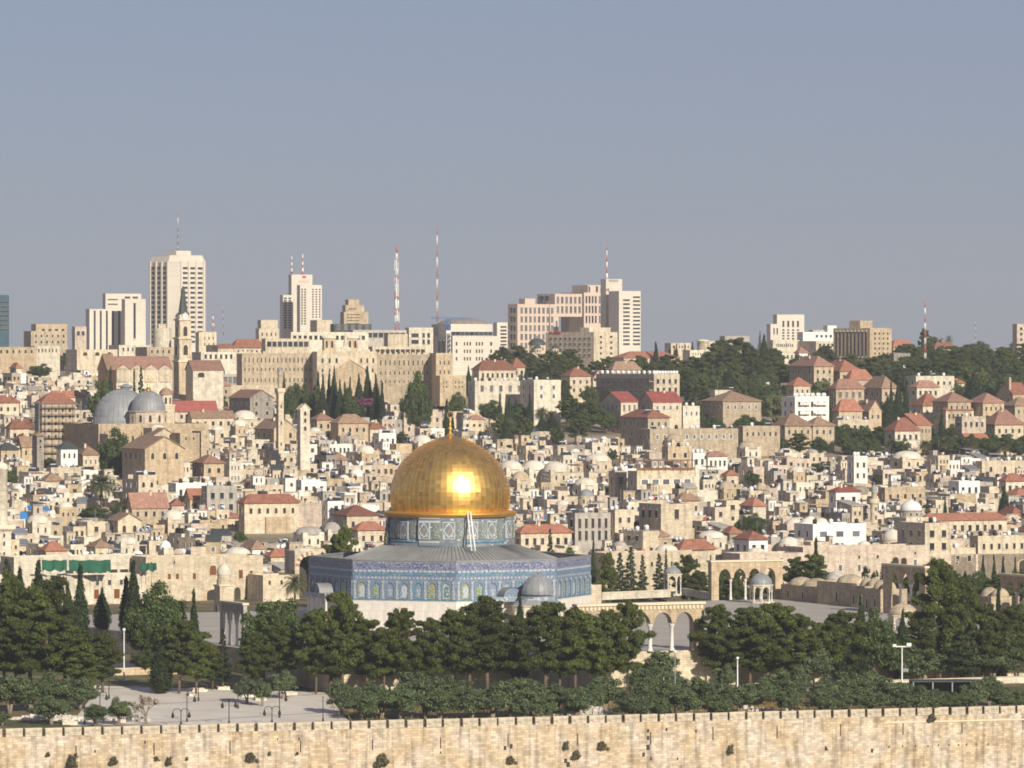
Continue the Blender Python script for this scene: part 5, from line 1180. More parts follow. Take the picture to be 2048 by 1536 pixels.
 ("house", "brown gabled house end between the red roofs and the cypresses", 1712, 1738, 1764, 822, 8, 'honey', 'gy', 3.6, 'brown_tile', (2, 1), 'r'),
 ("hall", "long orange roofed hall with a gable over the palm grove", 1792, 1834, 1864, 850, 10, 'tan', 'gx', 3.6, 'red_tile', (4, 1), 'r'),
 ("house", "white walled house with a broad red hip roof beside the palm grove", 1772, 1790, 1842, 862, 9, 'pale', 'hip', 4.2, 'red_tile', (4, 1), 't'),
 ("house", "brown roofed house with a wide hip roof above the old row", 1546, 1570, 1626, 852, 9, 'tan', 'hip', 4.0, 'brown_tile', (4, 1), 'r'),
 ("house", "long grey brown roofed house right of the wide hip roof", 1606, 1626, 1670, 852, 9, 'tan', 'hip', 3.0, 'brown_tile', (3, 1), 'r'),
 ("house", "flat terraced house with a roof pergola above the hedge", 1670, 1676, 1746, 840, 9, 'cream', None, 0, 'flat_roof', (5, 1), 't'),
 ("house", "tall pink house with a red awning amid the palms", 1912, 1924, 1974, 833, 13, 'rose', None, 0, 'flat_roof', (4, 1), 't'),
 ("house", "large rose roofed house partly behind trees at the right edge", 1968, 1990, 2050, 850, 10, 'cream', 'hip', 5.0, 'rose_tile', (4, 1), 'r'),
 ("house", "pale flat house peeping between the dark pines left of the stepped tower block", 1546, 1554, 1590, 702, 9, 'pale', None, 0, 'flat_roof', (4, 1), 't'),
 ("house", "small white house with a rose roof end under the stepped tower block", 1592, 1598, 1616, 706, 9, 'white', 'hip', 2.4, 'rose_tile', (2, 1), 't'),
 ("house", "pale low house among the pines below the round turret", 1400, 1406, 1440, 752, 6, 'cream', None, 0, 'flat_roof', (4, 1), 't'),
 ("house", "flat cream terrace house just above the pale willow like tree", 1480, 1488, 1540, 764, 7, 'cream', None, 0, 'flat_roof', (5, 1), 't'),
 ("house", "white flat house low among trees above the wide brown roofed house", 1424, 1430, 1492, 780, 7, 'pale', None, 0, 'flat_roof', (6, 1), 't'),
 ("restaurant", "terraced white fronted building with a railed brown roof terrace", 1256, 1274, 1392, 942, 13, 'cream', None, 0, 'flat_roof', (5, 1), 'w'),
 ("house", "blank cream block with one star shaped window left of the terraced building", 1222, 1230, 1254, 942, 12, 'cream', None, 0, 'flat_roof', (1, 1), 'm'),
 ("house", "yellow block standing on the terraced building's roof side", 1330, 1336, 1384, 893, 14, 'honey', None, 0, 'flat_roof', (2, 2), 'r'),
 ("house", "white house with a dark red flat tile strip right of the yellow block", 1410, 1416, 1456, 913, 10, 'white', 'hip', 1.4, 'rose_tile', (4, 1), 't'),
 ("house", "white flat block with small windows left of the dark red tile strip", 1380, 1386, 1412, 906, 11, 'white', None, 0, 'flat_roof', (2, 1), 't'),
 ("house", "stone house with a red pyramid roof under the terraced building", 1352, 1360, 1400, 1002, 8, 'cream', 'hip', 2.2, 'brown_tile', (3, 1), 'r'),
 ("house", "broad low house with a red hip roof and open loggia right of the gold dome", 1030, 1042, 1144, 1067, 7, 'cream', 'hip', 2.0, 'red_tile', (6, 1), 't'),
 ("house", "bare concrete house with open storeys right of the gold dome", 1136, 1150, 1222, 1026, 12, 'concrete', None, 0, 'flat_roof', (5, 2), 'd'),
 ("house", "big blank cream block under the red pyramid roof", 1280, 1322, 1386, 1008, 14, 'cream', None, 0, 'flat_roof', (1, 1), 'd'),
 ("house", "cream block stepped against the big blank cream block", 1220, 1230, 1268, 1020, 12, 'cream', None, 0, 'flat_roof', (2, 2), 'r'),
 ("house", "flat house with a red patched roof in front of the big blank cream block", 1352, 1362, 1432, 1100, 7, 'cream', 'hip', 2.4, 'red_tile', (4, 1), 'r'),
 ("kiosk_house", "red roofed open tower house with white pillars", 1470, 1498, 1536, 1080, 9, 'white', 'hip', 2.0, 'red_tile', (2, 1), 't'),
 ("house", "long white hall with three triple windows above the pink facade", 1592, 1626, 1736, 1048, 11, 'white', None, 0, 'flat_roof', (3, 1), 'w'),
 ("house", "cream five storey block with small paired windows by the stone dome", 1802, 1850, 1904, 1046, 15, 'cream', None, 0, 'flat_roof', (2, 3), 't'),
 ("house", "pale blue and white house with a red flat roof near the round minaret", 1664, 1672, 1722, 984, 12, 'white', 'hip', 1.2, 'dark_red_roof', (2, 2), 'r'),
 ("house", "honey house with a large dark flat roof right of the round minaret", 1762, 1770, 1854, 975, 9, 'honey', None, 0, 'flat_roof', (5, 1), 'r'),
 ("house", "white square house on a stone base left of the round minaret", 1704, 1708, 1736, 912, 15, 'white', None, 0, 'flat_roof', (2, 2), 'r'),
 ("house", "long low red roofed row right of the silver dome", 1840, 1850, 2022, 1042, 7, 'cream', 'hip', 1.8, 'red_tile', (10, 1), 't'),
 ("house", "pale house with tall green shutters at the right edge", 1950, 1956, 2060, 1072, 13, 'cream', None, 0, 'flat_roof', (6, 1), 'r'),
 ("house", "sunlit wall with two tall shuttered windows left of the green shutters", 1896, 1902, 1954, 1096, 9, 'cream', None, 0, 'flat_roof', (2, 1), 'r'),
 ("house", "red tent roofed house at the right edge above the dark cypress", 2004, 2012, 2056, 963, 8, 'pale', 'hip', 2.0, 'red_tile', (3, 1), 't'),
 ("house", "light blue rendered house near the right edge", 1900, 1918, 1962, 962, 9, 'white', None, 0, 'flat_roof', (3, 1), 't'),
 ("house", "wide cream front with a blank upper wall near the right edge", 1956, 1964, 2060, 922, 9, 'cream', None, 0, 'flat_roof', (3, 1), 'v'),
]
KITR = random.Random(3)
HAND = []
for (nm, lab, x0, xc, x1, yt, h, m, roof, rise, rm, (nw, nf), wk) in H_:
    r = B_(nm, lab, nm.replace('_', ' ').split(' ')[-1] if nm not in ('apartment_block',) else 'apartment block', x0, xc, x1, yt, h=h, m=m, roof=roof, rise=rise, rm=rm, yvis=yt + 15)
    HAND.append(r); w, d, zt = r['_w'], r['_d'], r['_zt']
    fl = 3.1; ztop = zt - (1.1 if roof is None else .5)
    if nm == 'restaurant': ztop = zt - 1.6
    z1 = ztop; z0 = ztop - fl * nf
    ph_ = .62 if wk in 'awrt' else .8
    big = nm in ('restaurant',) or 'triple' in lab
    wgrid(r, (0, 0), (w, 0), z0, z1, .04, .96, nw, nf, min(.75 if big else .42, (2.6 if big else 1.25) / (w * .92 / nw)), ph_ * (.85 if wk != 'd' else 1), wk)
    ns = max(1, int(d / 4.0)); ns = min(ns, 9)
    wgrid(r, (0, d), (0, 0), z0, z1, .06, .94, ns, nf, min(.42, 1.2 / (d * .88 / ns)), ph_ * .85, 'r' if wk in 'wma' else wk)
    if roof is None:
        n = KITR.randint(2, 4) if w < 22 else 9
        for k in range(n):
            me, kn = KITR.choice([(TANK['white'], 'water_tank'), (TANK['white'], 'water_tank'), (TANK['black'], 'water_tank'), (SOLAR, 'solar_heater'), (DISH, 'satellite_dish'), (ANT, 'antenna')])
            if 'tanks' in lab: me, kn = TANK['white'] if 'dark' not in lab else TANK['black'], 'water_tank'
            rooftop(r, me, kn, (k + .5) / n + KITR.uniform(-.03, .03), KITR.uniform(.1, .5), zt - .6, KITR.uniform(-.4, .4), 1.0)
    else:
        if 'solar' in lab:
            for k in range(3): rooftop(r, SOLAR, 'solar_heater', .3 + .2 * k, .22, zt + rise * .45)
        elif KITR.random() < .5: rooftop(r, CHIM, 'chimney', KITR.uniform(.3, .7), .45, zt + rise * .75)
# a few distinctive extras on hand placed buildings
def find(s): return next(o for o in C.objects if o.get('label') and s in o['label'])
r = find("grey apartment block with a cream end"); d = r['_d']; b = MB()
for j in range(4):
    z = r['_zt'] - 2.8 - 3.2 * j; b = MB(); b.box(-1.4, -.003, .8, d - .8, z, z + .25, 'concrete'); b.box(-1.4, -1.3, .8, d - .8, z + .25, z + 1.1, 'grey'); b.build('balcony', r)
for k in range(22): put(TANK['white'], 'water_tank', r, (1.0 + (k % 2) * .8, d * (k + .5) / 22, r['_zt'] - .6))
for k in range(9): put(TANK['white'], 'water_tank', r, (r['_w'] * (k + .5) / 9, 1.2, r['_zt'] - .6))
r = find("white balconied apartment block")
for j in range(4):
    for x in (.1, .55):
        z = r['_zt'] - 3 - 3.1 * j; b = MB(); b.box(r['_w'] * x, r['_w'] * (x + .32), -1.3, -.003, z, z + .22, 'white'); b.box(r['_w'] * x, r['_w'] * (x + .32), -1.3, -1.2, z + .22, z + 1.0, 'white'); b.build('balcony', r)
for k in range(12): put(TANK['white'], 'water_tank', r, (r['_w'] * (k + .5) / 12, 1.2 + (k % 2), r['_zt'] - .6))
r = find("terraced white fronted building"); w, d, z = r['_w'], r['_d'], r['_zt']
b = MB(); b.box(-.3, w + .3, -.3, d, z + 2.75, z + 2.95, 'wood'); b.build('canopy', r)
for k in range(9): b = MB(); b.box(w * k / 8 - .1, w * k / 8 + .1, .0, .2, z - .6, z + 2.75, 'wood'); b.build('post', r)
b = MB(); b.box(.2, w - .2, .22, .3, z + .1, z + .9, 'wood'); b.build('railing', r)
b = MB(); b.box(w * .08, w * .5, -2.4, -.003, 4.2, 4.4, 'wood'); b.build('awning', r); b = MB(); b.box(w * .5, w * .98, -4, -.003, 0, z - 7, 'pale'); b.build('annex', r)
r = find("red roofed open tower house")
r = find("tall pink house with a red awning"); b = MB(); z = r['_zt'] - 6.6; b.poly([(0, -2.2, z - 1), (r['_w'], -2.2, z - 1), (r['_w'], -.01, z + 1), (0, -.01, z + 1)], 'red_tile'); b.build('awning', r)
r = find("small red roofed chapel"); b = MB(); z = r['_zt'] + 3.0; b.box(-.4, .4, 2, 4, z - 3, z + 3.2, 'honey'); b.gable_wall(-.4, .4, 2, 4, z + 3.2, 1.2, 'honey', 'x'); b.build('bell_gable', r)

# the big blank wall
r = B_("stone_wall", "big blank sunlit stone wall below the broad red roof", "wall", 470, 476, 660, 1008, 1395, m='rose', rot=6, depth=7, ph=.9, yvis=1075)
b = MB()
for k in range(15): x = r['_w'] * (.52 + .03 * k); b.box(x, x + .5, -.02, .5, r['_zt'] + .003, r['_zt'] + .8, 'rose')
b.build('crest', r)
B_("house", "long house in deep shade running along the big blank wall's foot", "house", 474, 532, 580, 1034, 1375, m='honey', yvis=1075, wins=[('L', 480, 528, 1042, 1056, 3, 1, .3, .8, 'd')])

# domes on low square houses: px, base row, radius px, rise fraction, material
D_ = [("whitewashed domed house left of the striped arch", 345, 1036, 20, .7, 'plaster_dome'), ("first of three white domes beside the gold dome's right shoulder", 1023, 936, 22, .6, 'plaster_dome'),
      ("middle one of three white domes right of the gold dome", 1069, 937, 22, .65, 'plaster_dome'), ("last of three white domes, farthest from the gold dome", 1112, 941, 23, .7, 'plaster_dome'),
      ("long low white domed hall behind the three white domes", 1196, 920, 24, .45, 'plaster_dome'), ("flat whitish dome on a large cream block above the blue grey dome", 1172, 968, 21, .5, 'plaster_dome'),
      ("house with a stone dome on a square cream tower at the gold dome's right", 1042, 958, 17, .8, 'tan'), ("cream domed house above the four sunlit arches", 1335, 1104, 23, .55, 'plaster_dome'),
      ("low domed house between the kiosk and the pink facade", 1580, 1090, 20, .7, 'plaster_dome'), ("white dome on a low roof beside the four sunlit arches", 1514, 1108, 19, .55, 'plaster_dome'),
      ("twin white domes house behind the long white hall, right dome", 1644, 1046, 14, .6, 'plaster_dome'), ("twin white domes house behind the long white hall, left dome", 1618, 1046, 14, .55, 'plaster_dome'),
      ("broad shallow domed house near the round minaret", 1425, 1073, 25, .35, 'plaster_dome'), ("stone domed house at the right of the terraced building", 1455, 976, 16, .75, 'tan'),
      ("shallow pale dome on the far right cream roofs", 1818, 915, 28, .4, 'plaster_dome'), ("white domed house beside the wide tree clump at the right", 1594, 942, 15, .55, 'plaster_dome'),
      ("dark domed house behind the round minaret", 1722, 985, 20, .6, 'grey'), ("big white domed house under the brown hall near the slim minaret", 488, 836, 23, .6, 'plaster_dome'),
      ("smaller white domed house below the big white dome", 478, 850, 15, .6, 'plaster_dome'), ("white domed house low beside the square minaret at left", 75, 1043, 22, .55, 'plaster_dome'),
      ("cream domed house below the whitewashed dome", 252, 1084, 22, .4, 'plaster_dome'), ("domed roof above the arched western facade", 475, 1110, 26, .5, 'plaster_dome'),
      ("light blue little dome above the western facade", 333, 1096, 11, 1.1, 'frame_white'), ("white domed house just left of the gold dome's crown", 845, 884, 18, .7, 'plaster_dome'),
      ("pale domed house close to the gold dome's left shoulder", 732, 905, 18, .7, 'plaster_dome'), ("ribbed grey domed house by the tall dark conifer left of the shrine", 618, 1066, 26, .4, 'concrete'),
      ("grey domed house right of the ribbed grey dome", 664, 1060, 17, .8, 'concrete'), ("stone domed house with a wide drum in the right middle city", 1352, 880, 18, .6, 'tan'), ("domed house on the brown row's right side", 1500, 895, 20, .6, 'tan')]
for lab, px, py, r_, k, m in D_:
    wpx = r_ * 2.3
    t = B_("domed_house", lab, "house", px - wpx * .55, px - wpx * .2, px + wpx * .5, py - 1, h=7, m=KITR.choice(['cream', 'pale', 'honey']), ph=.4, yvis=py + 16)
    w, d = t['_w'], t['_d']; s = t['_Y'] / F; b = MB(); z = t['_zt'] - .4; R = r_ * s
    b.lathe([(R * 1.05, z - .2), (R * 1.05, z + .5), (R, z + .52)] + [(R * cos(a * pi / 16), z + .5 + R * k * sin(a * pi / 16)) for a in range(1, 8)] + [(.01, z + .5 + R * k)], 28, m); b.build('dome', t, (w * .5, d * .5, 0))
    wgrid(t, (0, 0), (w, 0), z - 3.2, z - .6, .1, .9, 2, 1, .3, .6, 'a'); wgrid(t, (0, d), (0, 0), z - 3.2, z - .6, .1, .9, 1, 1, .3, .6, 'v')
# drums with domes
def drum_dome(label, px, py0, py1, py2, rpx, m_d, m_w, Y, n=12, name='domed_building'):
    X, Y, z = at_dist(px, Y); s = Y / F; t = thing(name, label, "dome", (X, Y, z), TH); Z = lambda p: PZ(p, Y) - z; R = rpx * s
    b = MB(); b.box(-R * 1.15, R * 1.15, -R * 1.15, R * 1.15, 0, Z(py2), 'cream'); b.build('wall', t)
    b = MB(); b.lathe([(R * 1.02, Z(py2)), (R * 1.02, Z(py1)), (R * 1.1, Z(py1)), (R * 1.1, Z(py1) + .25), (R * .98, Z(py1) + .3)], n * 2, m_w, sm=False); b.build('drum', t)
    for k in range(n): a = 2 * pi * k / n; put(WIN['v'], 'window', t, (R * 1.02 * cos(a), R * 1.02 * sin(a), Z(py2) + (Z(py1) - Z(py2)) * .2), a + pi / 2, (.55, 1, (Z(py1) - Z(py2)) * .6))
    b = MB(); h = Z(py0) - Z(py1); b.lathe([(R * .99, Z(py1) + .2), (R * 1.01, Z(py1) + h * .18), (R * .96, Z(py1) + h * .4), (R * .8, Z(py1) + h * .66), (R * .5, Z(py1) + h * .88), (.15, Z(py1) + h), (.1, Z(py1) + h + .3), (.03, Z(py1) + h + 1.1)], 28, m_d); b.build('dome', t); protect(px - rpx, px + rpx, py0, py2, Y)
drum_dome("smooth cream dome on a windowed drum behind the pink facade", 1785, 1058, 1080, 1096, 20, 'plaster_dome', 'cream', 1300)
drum_dome("large silver sheet metal dome among flat roofs at right", 1822, 1000, 1022, 1034, 22, 'metal_white', 'concrete', 1330)
drum_dome("small blue grey dome with a cross on a round drum right of the gold dome", 1173, 978, 994, 1010, 15, 'lead', 'cream', 1400, 8)

# ================================================================== the western side of the esplanade
def facade(label, px0, px1, ytop, h=None, m='cream', e=-196, items=(), ph=.7, name='facade_building', dep=9, y0=None):
    Y0 = y_on_e(px0, e); Y1 = y_on_e(px1, e); X0 = PX(px0, Y0); X1 = PX(px1, Y1)
    n0, e0 = ne(X0, Y0); z = ground(n0, e0 + 2) - .5; t = thing(name, label, "building", (X0, Y0, z), TH); t['px'] = ((px0 + px1) / 2, ytop)
    w = math.hypot(X1 - X0, Y1 - Y0); zt = PZ(ytop, (Y0 + Y1) / 2) - z; b = MB(); b.parapet(0, w, 0, dep, 0, zt, m, 'flat_roof', ph=ph); b.build('wall', t); FOOT.append(((X0 + X1) / 2, (Y0 + Y1) / 2 + 4, w * .45)); protect(px0, px1, ytop - 3, ytop + 60, Y0)
    t['_w'] = w; t['_d'] = dep; t['_zt'] = zt; t['_Y'] = (Y0 + Y1) / 2
    for (k, pa, pb, ya, yb) in items:
        Y = (Y0 + Y1) / 2; xa, xb = (pa - px0) / (px1 - px0) * w, (pb - px0) / (px1 - px0) * w; za, zb = PZ(yb, Y) - z, PZ(ya, Y) - z
        put(WIN[k], 'window', t, ((xa + xb) / 2, 0, za), 0, (xb - xa, 1, zb - za))
    return t
def _arch(t, px0, px1, pa, pb, ya, yb, m='shade_dark', name='arch'):
    pass
WIN['k'] = _win('arch', 'door_wood', 'honey'); WIN['h'] = _win('rect', 'door_wood', 'frame_stone'); WIN['g'] = _win('rect', 'green_door', 'frame_stone'); WIN['o'] = _win('arch', 'shade_dark', 'honey')
facade("long sunlit stone facade with arched brown windows at the left esplanade", 292, 526, 1112, items=[('h', 334, 342, 1145, 1158), ('h', 350, 358, 1145, 1158), ('h', 384, 392, 1145, 1159), ('k', 417, 433, 1130, 1152), ('h', 476, 486, 1140, 1160), ('h', 498, 506, 1142, 1158), ('o', 410, 440, 1178, 1206), ('o', 466, 482, 1174, 1204), ('g', 486, 494, 1196, 1206), ('r', 346, 350, 1120, 1128), ('r', 300, 305, 1122, 1130)], m='cream')
facade("cream facade of small windows behind the tall dark cypresses at left", 40, 292, 1150, items=[('r', 190 + k * 24, 198 + k * 24, 1160, 1172) for k in range(4)] + [('h', 226, 240, 1178, 1200), ('h', 186, 198, 1178, 1200)], m='pale', e=-190)
facade("long low parapet terrace shaded by green nets at the left", 28, 300, 1112, m='pale', e=-206, items=[('d', 130 + k * 22, 146 + k * 22, 1140, 1149) for k in range(8)])
t = facade("pink stone facade with a red doored portal and sparse windows", 1606, 1850, 1092, m='rose', items=[('w', 1676, 1684, 1128, 1142), ('w', 1714, 1721, 1128, 1144), ('r', 1715, 1720, 1110, 1118), ('r', 1752, 1757, 1110, 1118), ('w', 1826, 1834, 1120, 1134), ('r', 1828, 1832, 1105, 1111), ('o', 1782, 1798, 1114, 1140), ('o', 1800, 1814, 1116, 1136)])
facade("rose stone facade continuing left behind the dark pine", 1480, 1606, 1106, m='rose', e=-194, items=[('r', 1528, 1534, 1116, 1126), ('r', 1560, 1566, 1116, 1126)])
facade("cream esplanade wall behind the conifer row right of the shrine", 1210, 1420, 1104, m='cream', e=-192, items=[('a', 1300, 1306, 1122, 1134), ('a', 1340, 1346, 1122, 1134), ('r', 1390, 1396, 1118, 1128)])
facade("pink facade with an arch at the right edge behind young cypresses", 1850, 2070, 1108, m='rose', e=-196, items=[('o', 2035, 2060, 1120, 1146), ('r', 1880, 1886, 1118, 1128), ('r', 1910, 1916, 1118, 1128)])
facade("plain cream low front between the western facade and the striped arch", 526, 590, 1150, m='cream', e=-186, items=[('r', 536, 542, 1160, 1170), ('r', 560, 566, 1160, 1170)])
def striped_gate():
    Y = y_on_e(606, -196); X = PX(606, Y); s = Y / F; n, e = ne(X, Y); z = ground(n, e + 3); t = thing("gateway", "tall gateway with a red and white striped arch left of the shrine", "gate", (X, Y, z), TH); Z = lambda p: PZ(p, Y) - z
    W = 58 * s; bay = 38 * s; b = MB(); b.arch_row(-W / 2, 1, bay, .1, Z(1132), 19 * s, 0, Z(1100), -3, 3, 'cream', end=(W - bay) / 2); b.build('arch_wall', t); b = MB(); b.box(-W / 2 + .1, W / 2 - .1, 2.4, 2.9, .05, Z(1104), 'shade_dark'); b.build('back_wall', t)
    N = 14
    for k in range(N):
        a0, a1 = pi * k / N, pi * (k + 1) / N; b = MB(); r0, r1 = bay / 2 * 1.03, bay / 2 * 1.03 + 8 * s; zz = Z(1131)
        ps = [(r0 * cos(a0), r0 * sin(a0)), (r1 * cos(a0), r1 * sin(a0)), (r1 * cos(a1), r1 * sin(a1)), (r0 * cos(a1), r0 * sin(a1))]
        i = b.pts([(x, -3.003, zz + y) for x, y in ps] + [(x, -3.12, zz + y) for x, y in ps]); m = 'rose_tile' if k % 2 else 'frame_stone'
        b.face((i + 4, i + 5, i + 6, i + 7), m)
        for q in range(4): b.face((i + q, i + (q + 1) % 4, i + 4 + (q + 1) % 4, i + 4 + q), m)
        b.build('voussoir', t)
    b = MB(); b.lathe([(W * .42, Z(1100) - .05), (W * .36, Z(1098)), (W * .2, Z(1096)), (.05, Z(1095))], 20, 'plaster_dome'); b.build('dome', t); protect(576, 636, 1098, 1140, Y)
striped_gate()
def fountain():
    Y = y_on_e(448, -120); X = PX(448, Y); n, e = ne(X, Y); z = ground(n, e); s = Y / F; t = thing("fountain_house", "tall carved domed fountain house before the western facade", "fountain", (X, Y, z), TH); Z = lambda p: PZ(p, Y) - z
    w = 30 * s / 2; b = MB(); b.box(-w, w, -w, w, 0, Z(1172), 'cream'); b.box(-w - .2, w + .2, -w - .2, w + .2, Z(1172) + .003, Z(1172) + .3, 'frame_stone'); b.build('wall', t)
    b = MB(); b.lathe([(w * .98, Z(1172) + .3), (w * .98, Z(1160)), (w * .88, Z(1156)), (w * .88, Z(1150))], 16, 'cream', sm=False); b.build('drum', t)
    b = MB(); b.lathe([(w * .92, Z(1150)), (w * .98, Z(1145)), (w * .92, Z(1139)), (w * .66, Z(1132)), (w * .25, Z(1127)), (.1, Z(1125)), (.08, Z(1116)), (.25, Z(1114)), (.03, Z(1110))], 24, 'plaster_dome'); b.build('dome', t)
    put(WIN['o'], 'window', t, (0, -w, 1.2), 0, (1.2, 1, 1.8)); put(WIN['o'], 'window', t, (-w, 0, 1.2), -pi / 2, (1.2, 1, 1.8)); protect(430, 466, 1125, 1200, Y)
fountain()
# low domed rooms along the platform's north west side
def domed_rooms(label, px0, px1, ybase, ytop, n, m='tan', rz=0, arch=False):
    Y = CAMZ * F / (ybase - HY); Y = Y; X = PX(px0, Y); a = TH - pi / 2 + rz; t = thing("domed_row", label, "building", (X, Y, 0), a); s = Y / F; k = 1 / max(.25, abs(cos(a)))
    w = (px1 - px0) * s * k; h = (ybase - ytop) * s; b = MB(); b.parapet(0, w, 0, 6.5, -.02, h, m, 'plaster_dome', ph=.3); b.build('wall', t)
    for i in range(n):
        x = w * (i + .5) / n; b = MB(); b.dome(x, 3.2, h - .3, min(2.9, w / n * .48), 1.9, 'tan', 20); b.build('dome', t)
        put(WIN['v'], 'window', t, (x, 0, .4), 0, (.9, 1, h * .55))
    if arch: put(WIN['o'], 'arch', t, (w, 3.2, .1), pi / 2, (4.2, 1, h * .8))
    else: wgrid(t, (w, 0), (w, 6.5), .5, h - .8, .1, .9, 1, 1, .5, .8, 'o')
    return t
domed_rooms("row of shaded domed rooms right of the four sunlit arches", 1562, 1640, 1199, 1168, 3)
domed_rooms("shaded plain rooms under the widest stone dome by the woods", 1634, 1704, 1207, 1161, 1)
domed_rooms("domed room with a red arched end left of the three shaded arches", 1700, 1726, 1214, 1170, 2, arch=True)
domed_rooms("second domed room with an arched end touching the shaded arches", 1726, 1754, 1222, 1176, 2, arch=True)
domed_rooms("small domed room just right of the three shaded arches", 1834, 1862, 1226, 1190, 1)
domed_rooms("low domed chamber by the last cypress near the right edge", 1942, 1976, 1226, 1190, 2, 'tan')
drum_dome("widest grey stone dome rising over the shaded domed rooms", 1671, 1142, 1166, 1176, 21, 'concrete', 'tan', 1120, 8)
B_("building", "small square pale hut against the shrine's right side", "hut", 1172, 1176, 1203, 1170, 1080, m='cream', prot=False)
# ================================================================== trees
def leaf_mesh(name, blobs, dens, size, mat, rnd, tall=1.0, core=True, droop=0):
    """leaf sprays on the shells of many overlapping clumps"""
    v, f = [], []
    for cx, cy, cz, rx, ry, rz in blobs:
        area = 4 * pi * ((rx * ry) ** 1.6 / 3 + (rx * rz) ** 1.6 / 3 + (ry * rz) ** 1.6 / 3) ** (1 / 1.6); n = int(area * dens)
        for _ in range(n):
            u = rnd.uniform(-1, 1); a = rnd.uniform(0, 2 * pi); q = sqrt(1 - u * u); nx, ny, nz = q * cos(a), q * sin(a), u
            if nz < -.55 and rnd.random() < .6: continue
            k = min(1.35, max(.3, rnd.gauss(.86, .22))); x, y, z = cx + rx * nx * k, cy + ry * ny * k, cz + rz * nz * k
            N = Vector((nx + rnd.gauss(0, .55), ny + rnd.gauss(0, .55), nz + .25 + rnd.gauss(0, .55))).normalized()
            A = Vector((rnd.gauss(0, 1), rnd.gauss(0, 1), rnd.gauss(0, 1) + droop)); A = (A - N * A.dot(N)).normalized(); B = N.cross(A); s = size * rnd.uniform(.55, 1.3); t_ = s * tall
            i = len(v); P = Vector((x, y, z))
            v += [P - A * t_ - B * s * .35, P - A * t_ * .2 + B * s * .8, P + A * t_, P + A * t_ * .1 - B * s * .7]; f.append((i, i + 1, i + 2, i + 3))
    me = bpy.data.meshes.new(name); me.from_pydata([tuple(p) for p in v], [], f); me.materials.append(MATS[mat]); me.update(); return me
def trunk_mesh(name, segs, m):
    b = MB()
    for p, q, r0, r1 in segs: b.tube(p, q, r0, r1, 7, m)
    return b.mesh(name)
TREES = {}
def make_pine(seed, H=14, spread=4.6):
    r = random.Random(seed); bl, sg = [], []; lean = r.uniform(-.6, .6)
    top = (lean, r.uniform(-.4, .4), H * .86); pts = [(0, 0, -.5), (lean * .3, 0, H * .3), (lean * .7, .1, H * .6), top]
    for p, q, a, b in zip(pts, pts[1:], (.34, .28, .2), (.28, .2, .08)): sg.append((p, q, a, b))
    nb = 27
    for k in range(nb):
        u = k / (nb - 1); zb = H * (.24 + .62 * u); a = k * 2.4 + r.uniform(-.4, .4); L = spread * (1.0 - .62 * u ** 1.6) * r.uniform(.65, 1.12) * (.75 + .5 * min(1, u * 3))
        p = (lean * u, 0, zb); q = (lean * u + L * cos(a), L * sin(a), zb + L * r.uniform(.12, .42)); sg.append((p, q, .10, .04))
        for j in range(5):
            s = 1.04 - .17 * j; rr = r.uniform(.48, .95) * (1.1 - .25 * u)
            bl.append((p[0] + (q[0] - p[0]) * s + r.gauss(0, .35), p[1] + (q[1] - p[1]) * s + r.gauss(0, .35), zb + (q[2] - zb) * s + r.uniform(-.2, .5), rr * 1.2, rr * 1.2, rr * .6))
    for j in range(9): bl.append((top[0] + r.gauss(0, .8), r.gauss(0, .8), H * .9 + r.uniform(-.9, .5), .65, .65, .5))
    return leaf_mesh('crown', bl, 62, .115, 'pine_leaf', r, 1.8), trunk_mesh('trunk', sg, 'bark')
def make_cypress(seed, H=12, R=1.15):
    r = random.Random(seed); bl = []
    for k in range(60):
        u = (k + .5) / 60; z = H * (.05 + .94 * u); rr = R * (sin(pi * min(1, (u + .12) * .95) ** .75) ** .7) * (1 - .35 * u); a = k * 2.4
        bl.append((rr * .45 * cos(a) + r.gauss(0, .08), rr * .45 * sin(a) + r.gauss(0, .08), z, max(.18, rr * .62), max(.18, rr * .62), .75))
    return leaf_mesh('crown', bl, 44, .12, 'cypress_leaf', r, 2.0, droop=3), trunk_mesh('trunk', [((0, 0, -.4), (0, 0, H * .8), .2, .05)], 'bark_grey')
def make_olive(seed, H=5.5, R=2.9, mat='olive_leaf', dens=52, size=.10, bark='bark_grey', stems=3, low=.34, bn=52):
    r = random.Random(seed); bl, sg = [], []
    for k in range(stems):
        a = k * 2 * pi / stems + r.uniform(-.5, .5); p1 = (.25 * cos(a), .25 * sin(a), H * .22); p2 = (R * .5 * cos(a), R * .5 * sin(a), H * .6)
        sg += [((0, 0, -.3), p1, .24 * H / 6, .17 * H / 6), (p1, p2, .16 * H / 6, .07 * H / 6)]
    for k in range(bn):
        a = k * 2.4 + r.uniform(-.3, .3); u = r.random() ** .38 * r.uniform(.75, 1.12); sn = r.uniform(-.75, 1); cs = sqrt(1 - sn * sn); rr = r.uniform(.34, .80) * R / 2.9
        bl.append((R * .80 * u * cos(a) * cs, R * .80 * u * sin(a) * cs, H * (low + .20) + H * (.92 - low - .20) * u * sn, rr * 1.1, rr * 1.1, rr * .85))
    return leaf_mesh('crown', bl, dens, size, mat, r, 1.5), trunk_mesh('trunk', sg, bark)
def make_broad(seed, H=9, R=4.0, mat='broad_leaf'):
    return make_olive(seed, H, R, mat, 40, .13, 'bark', 4, .36, 70)
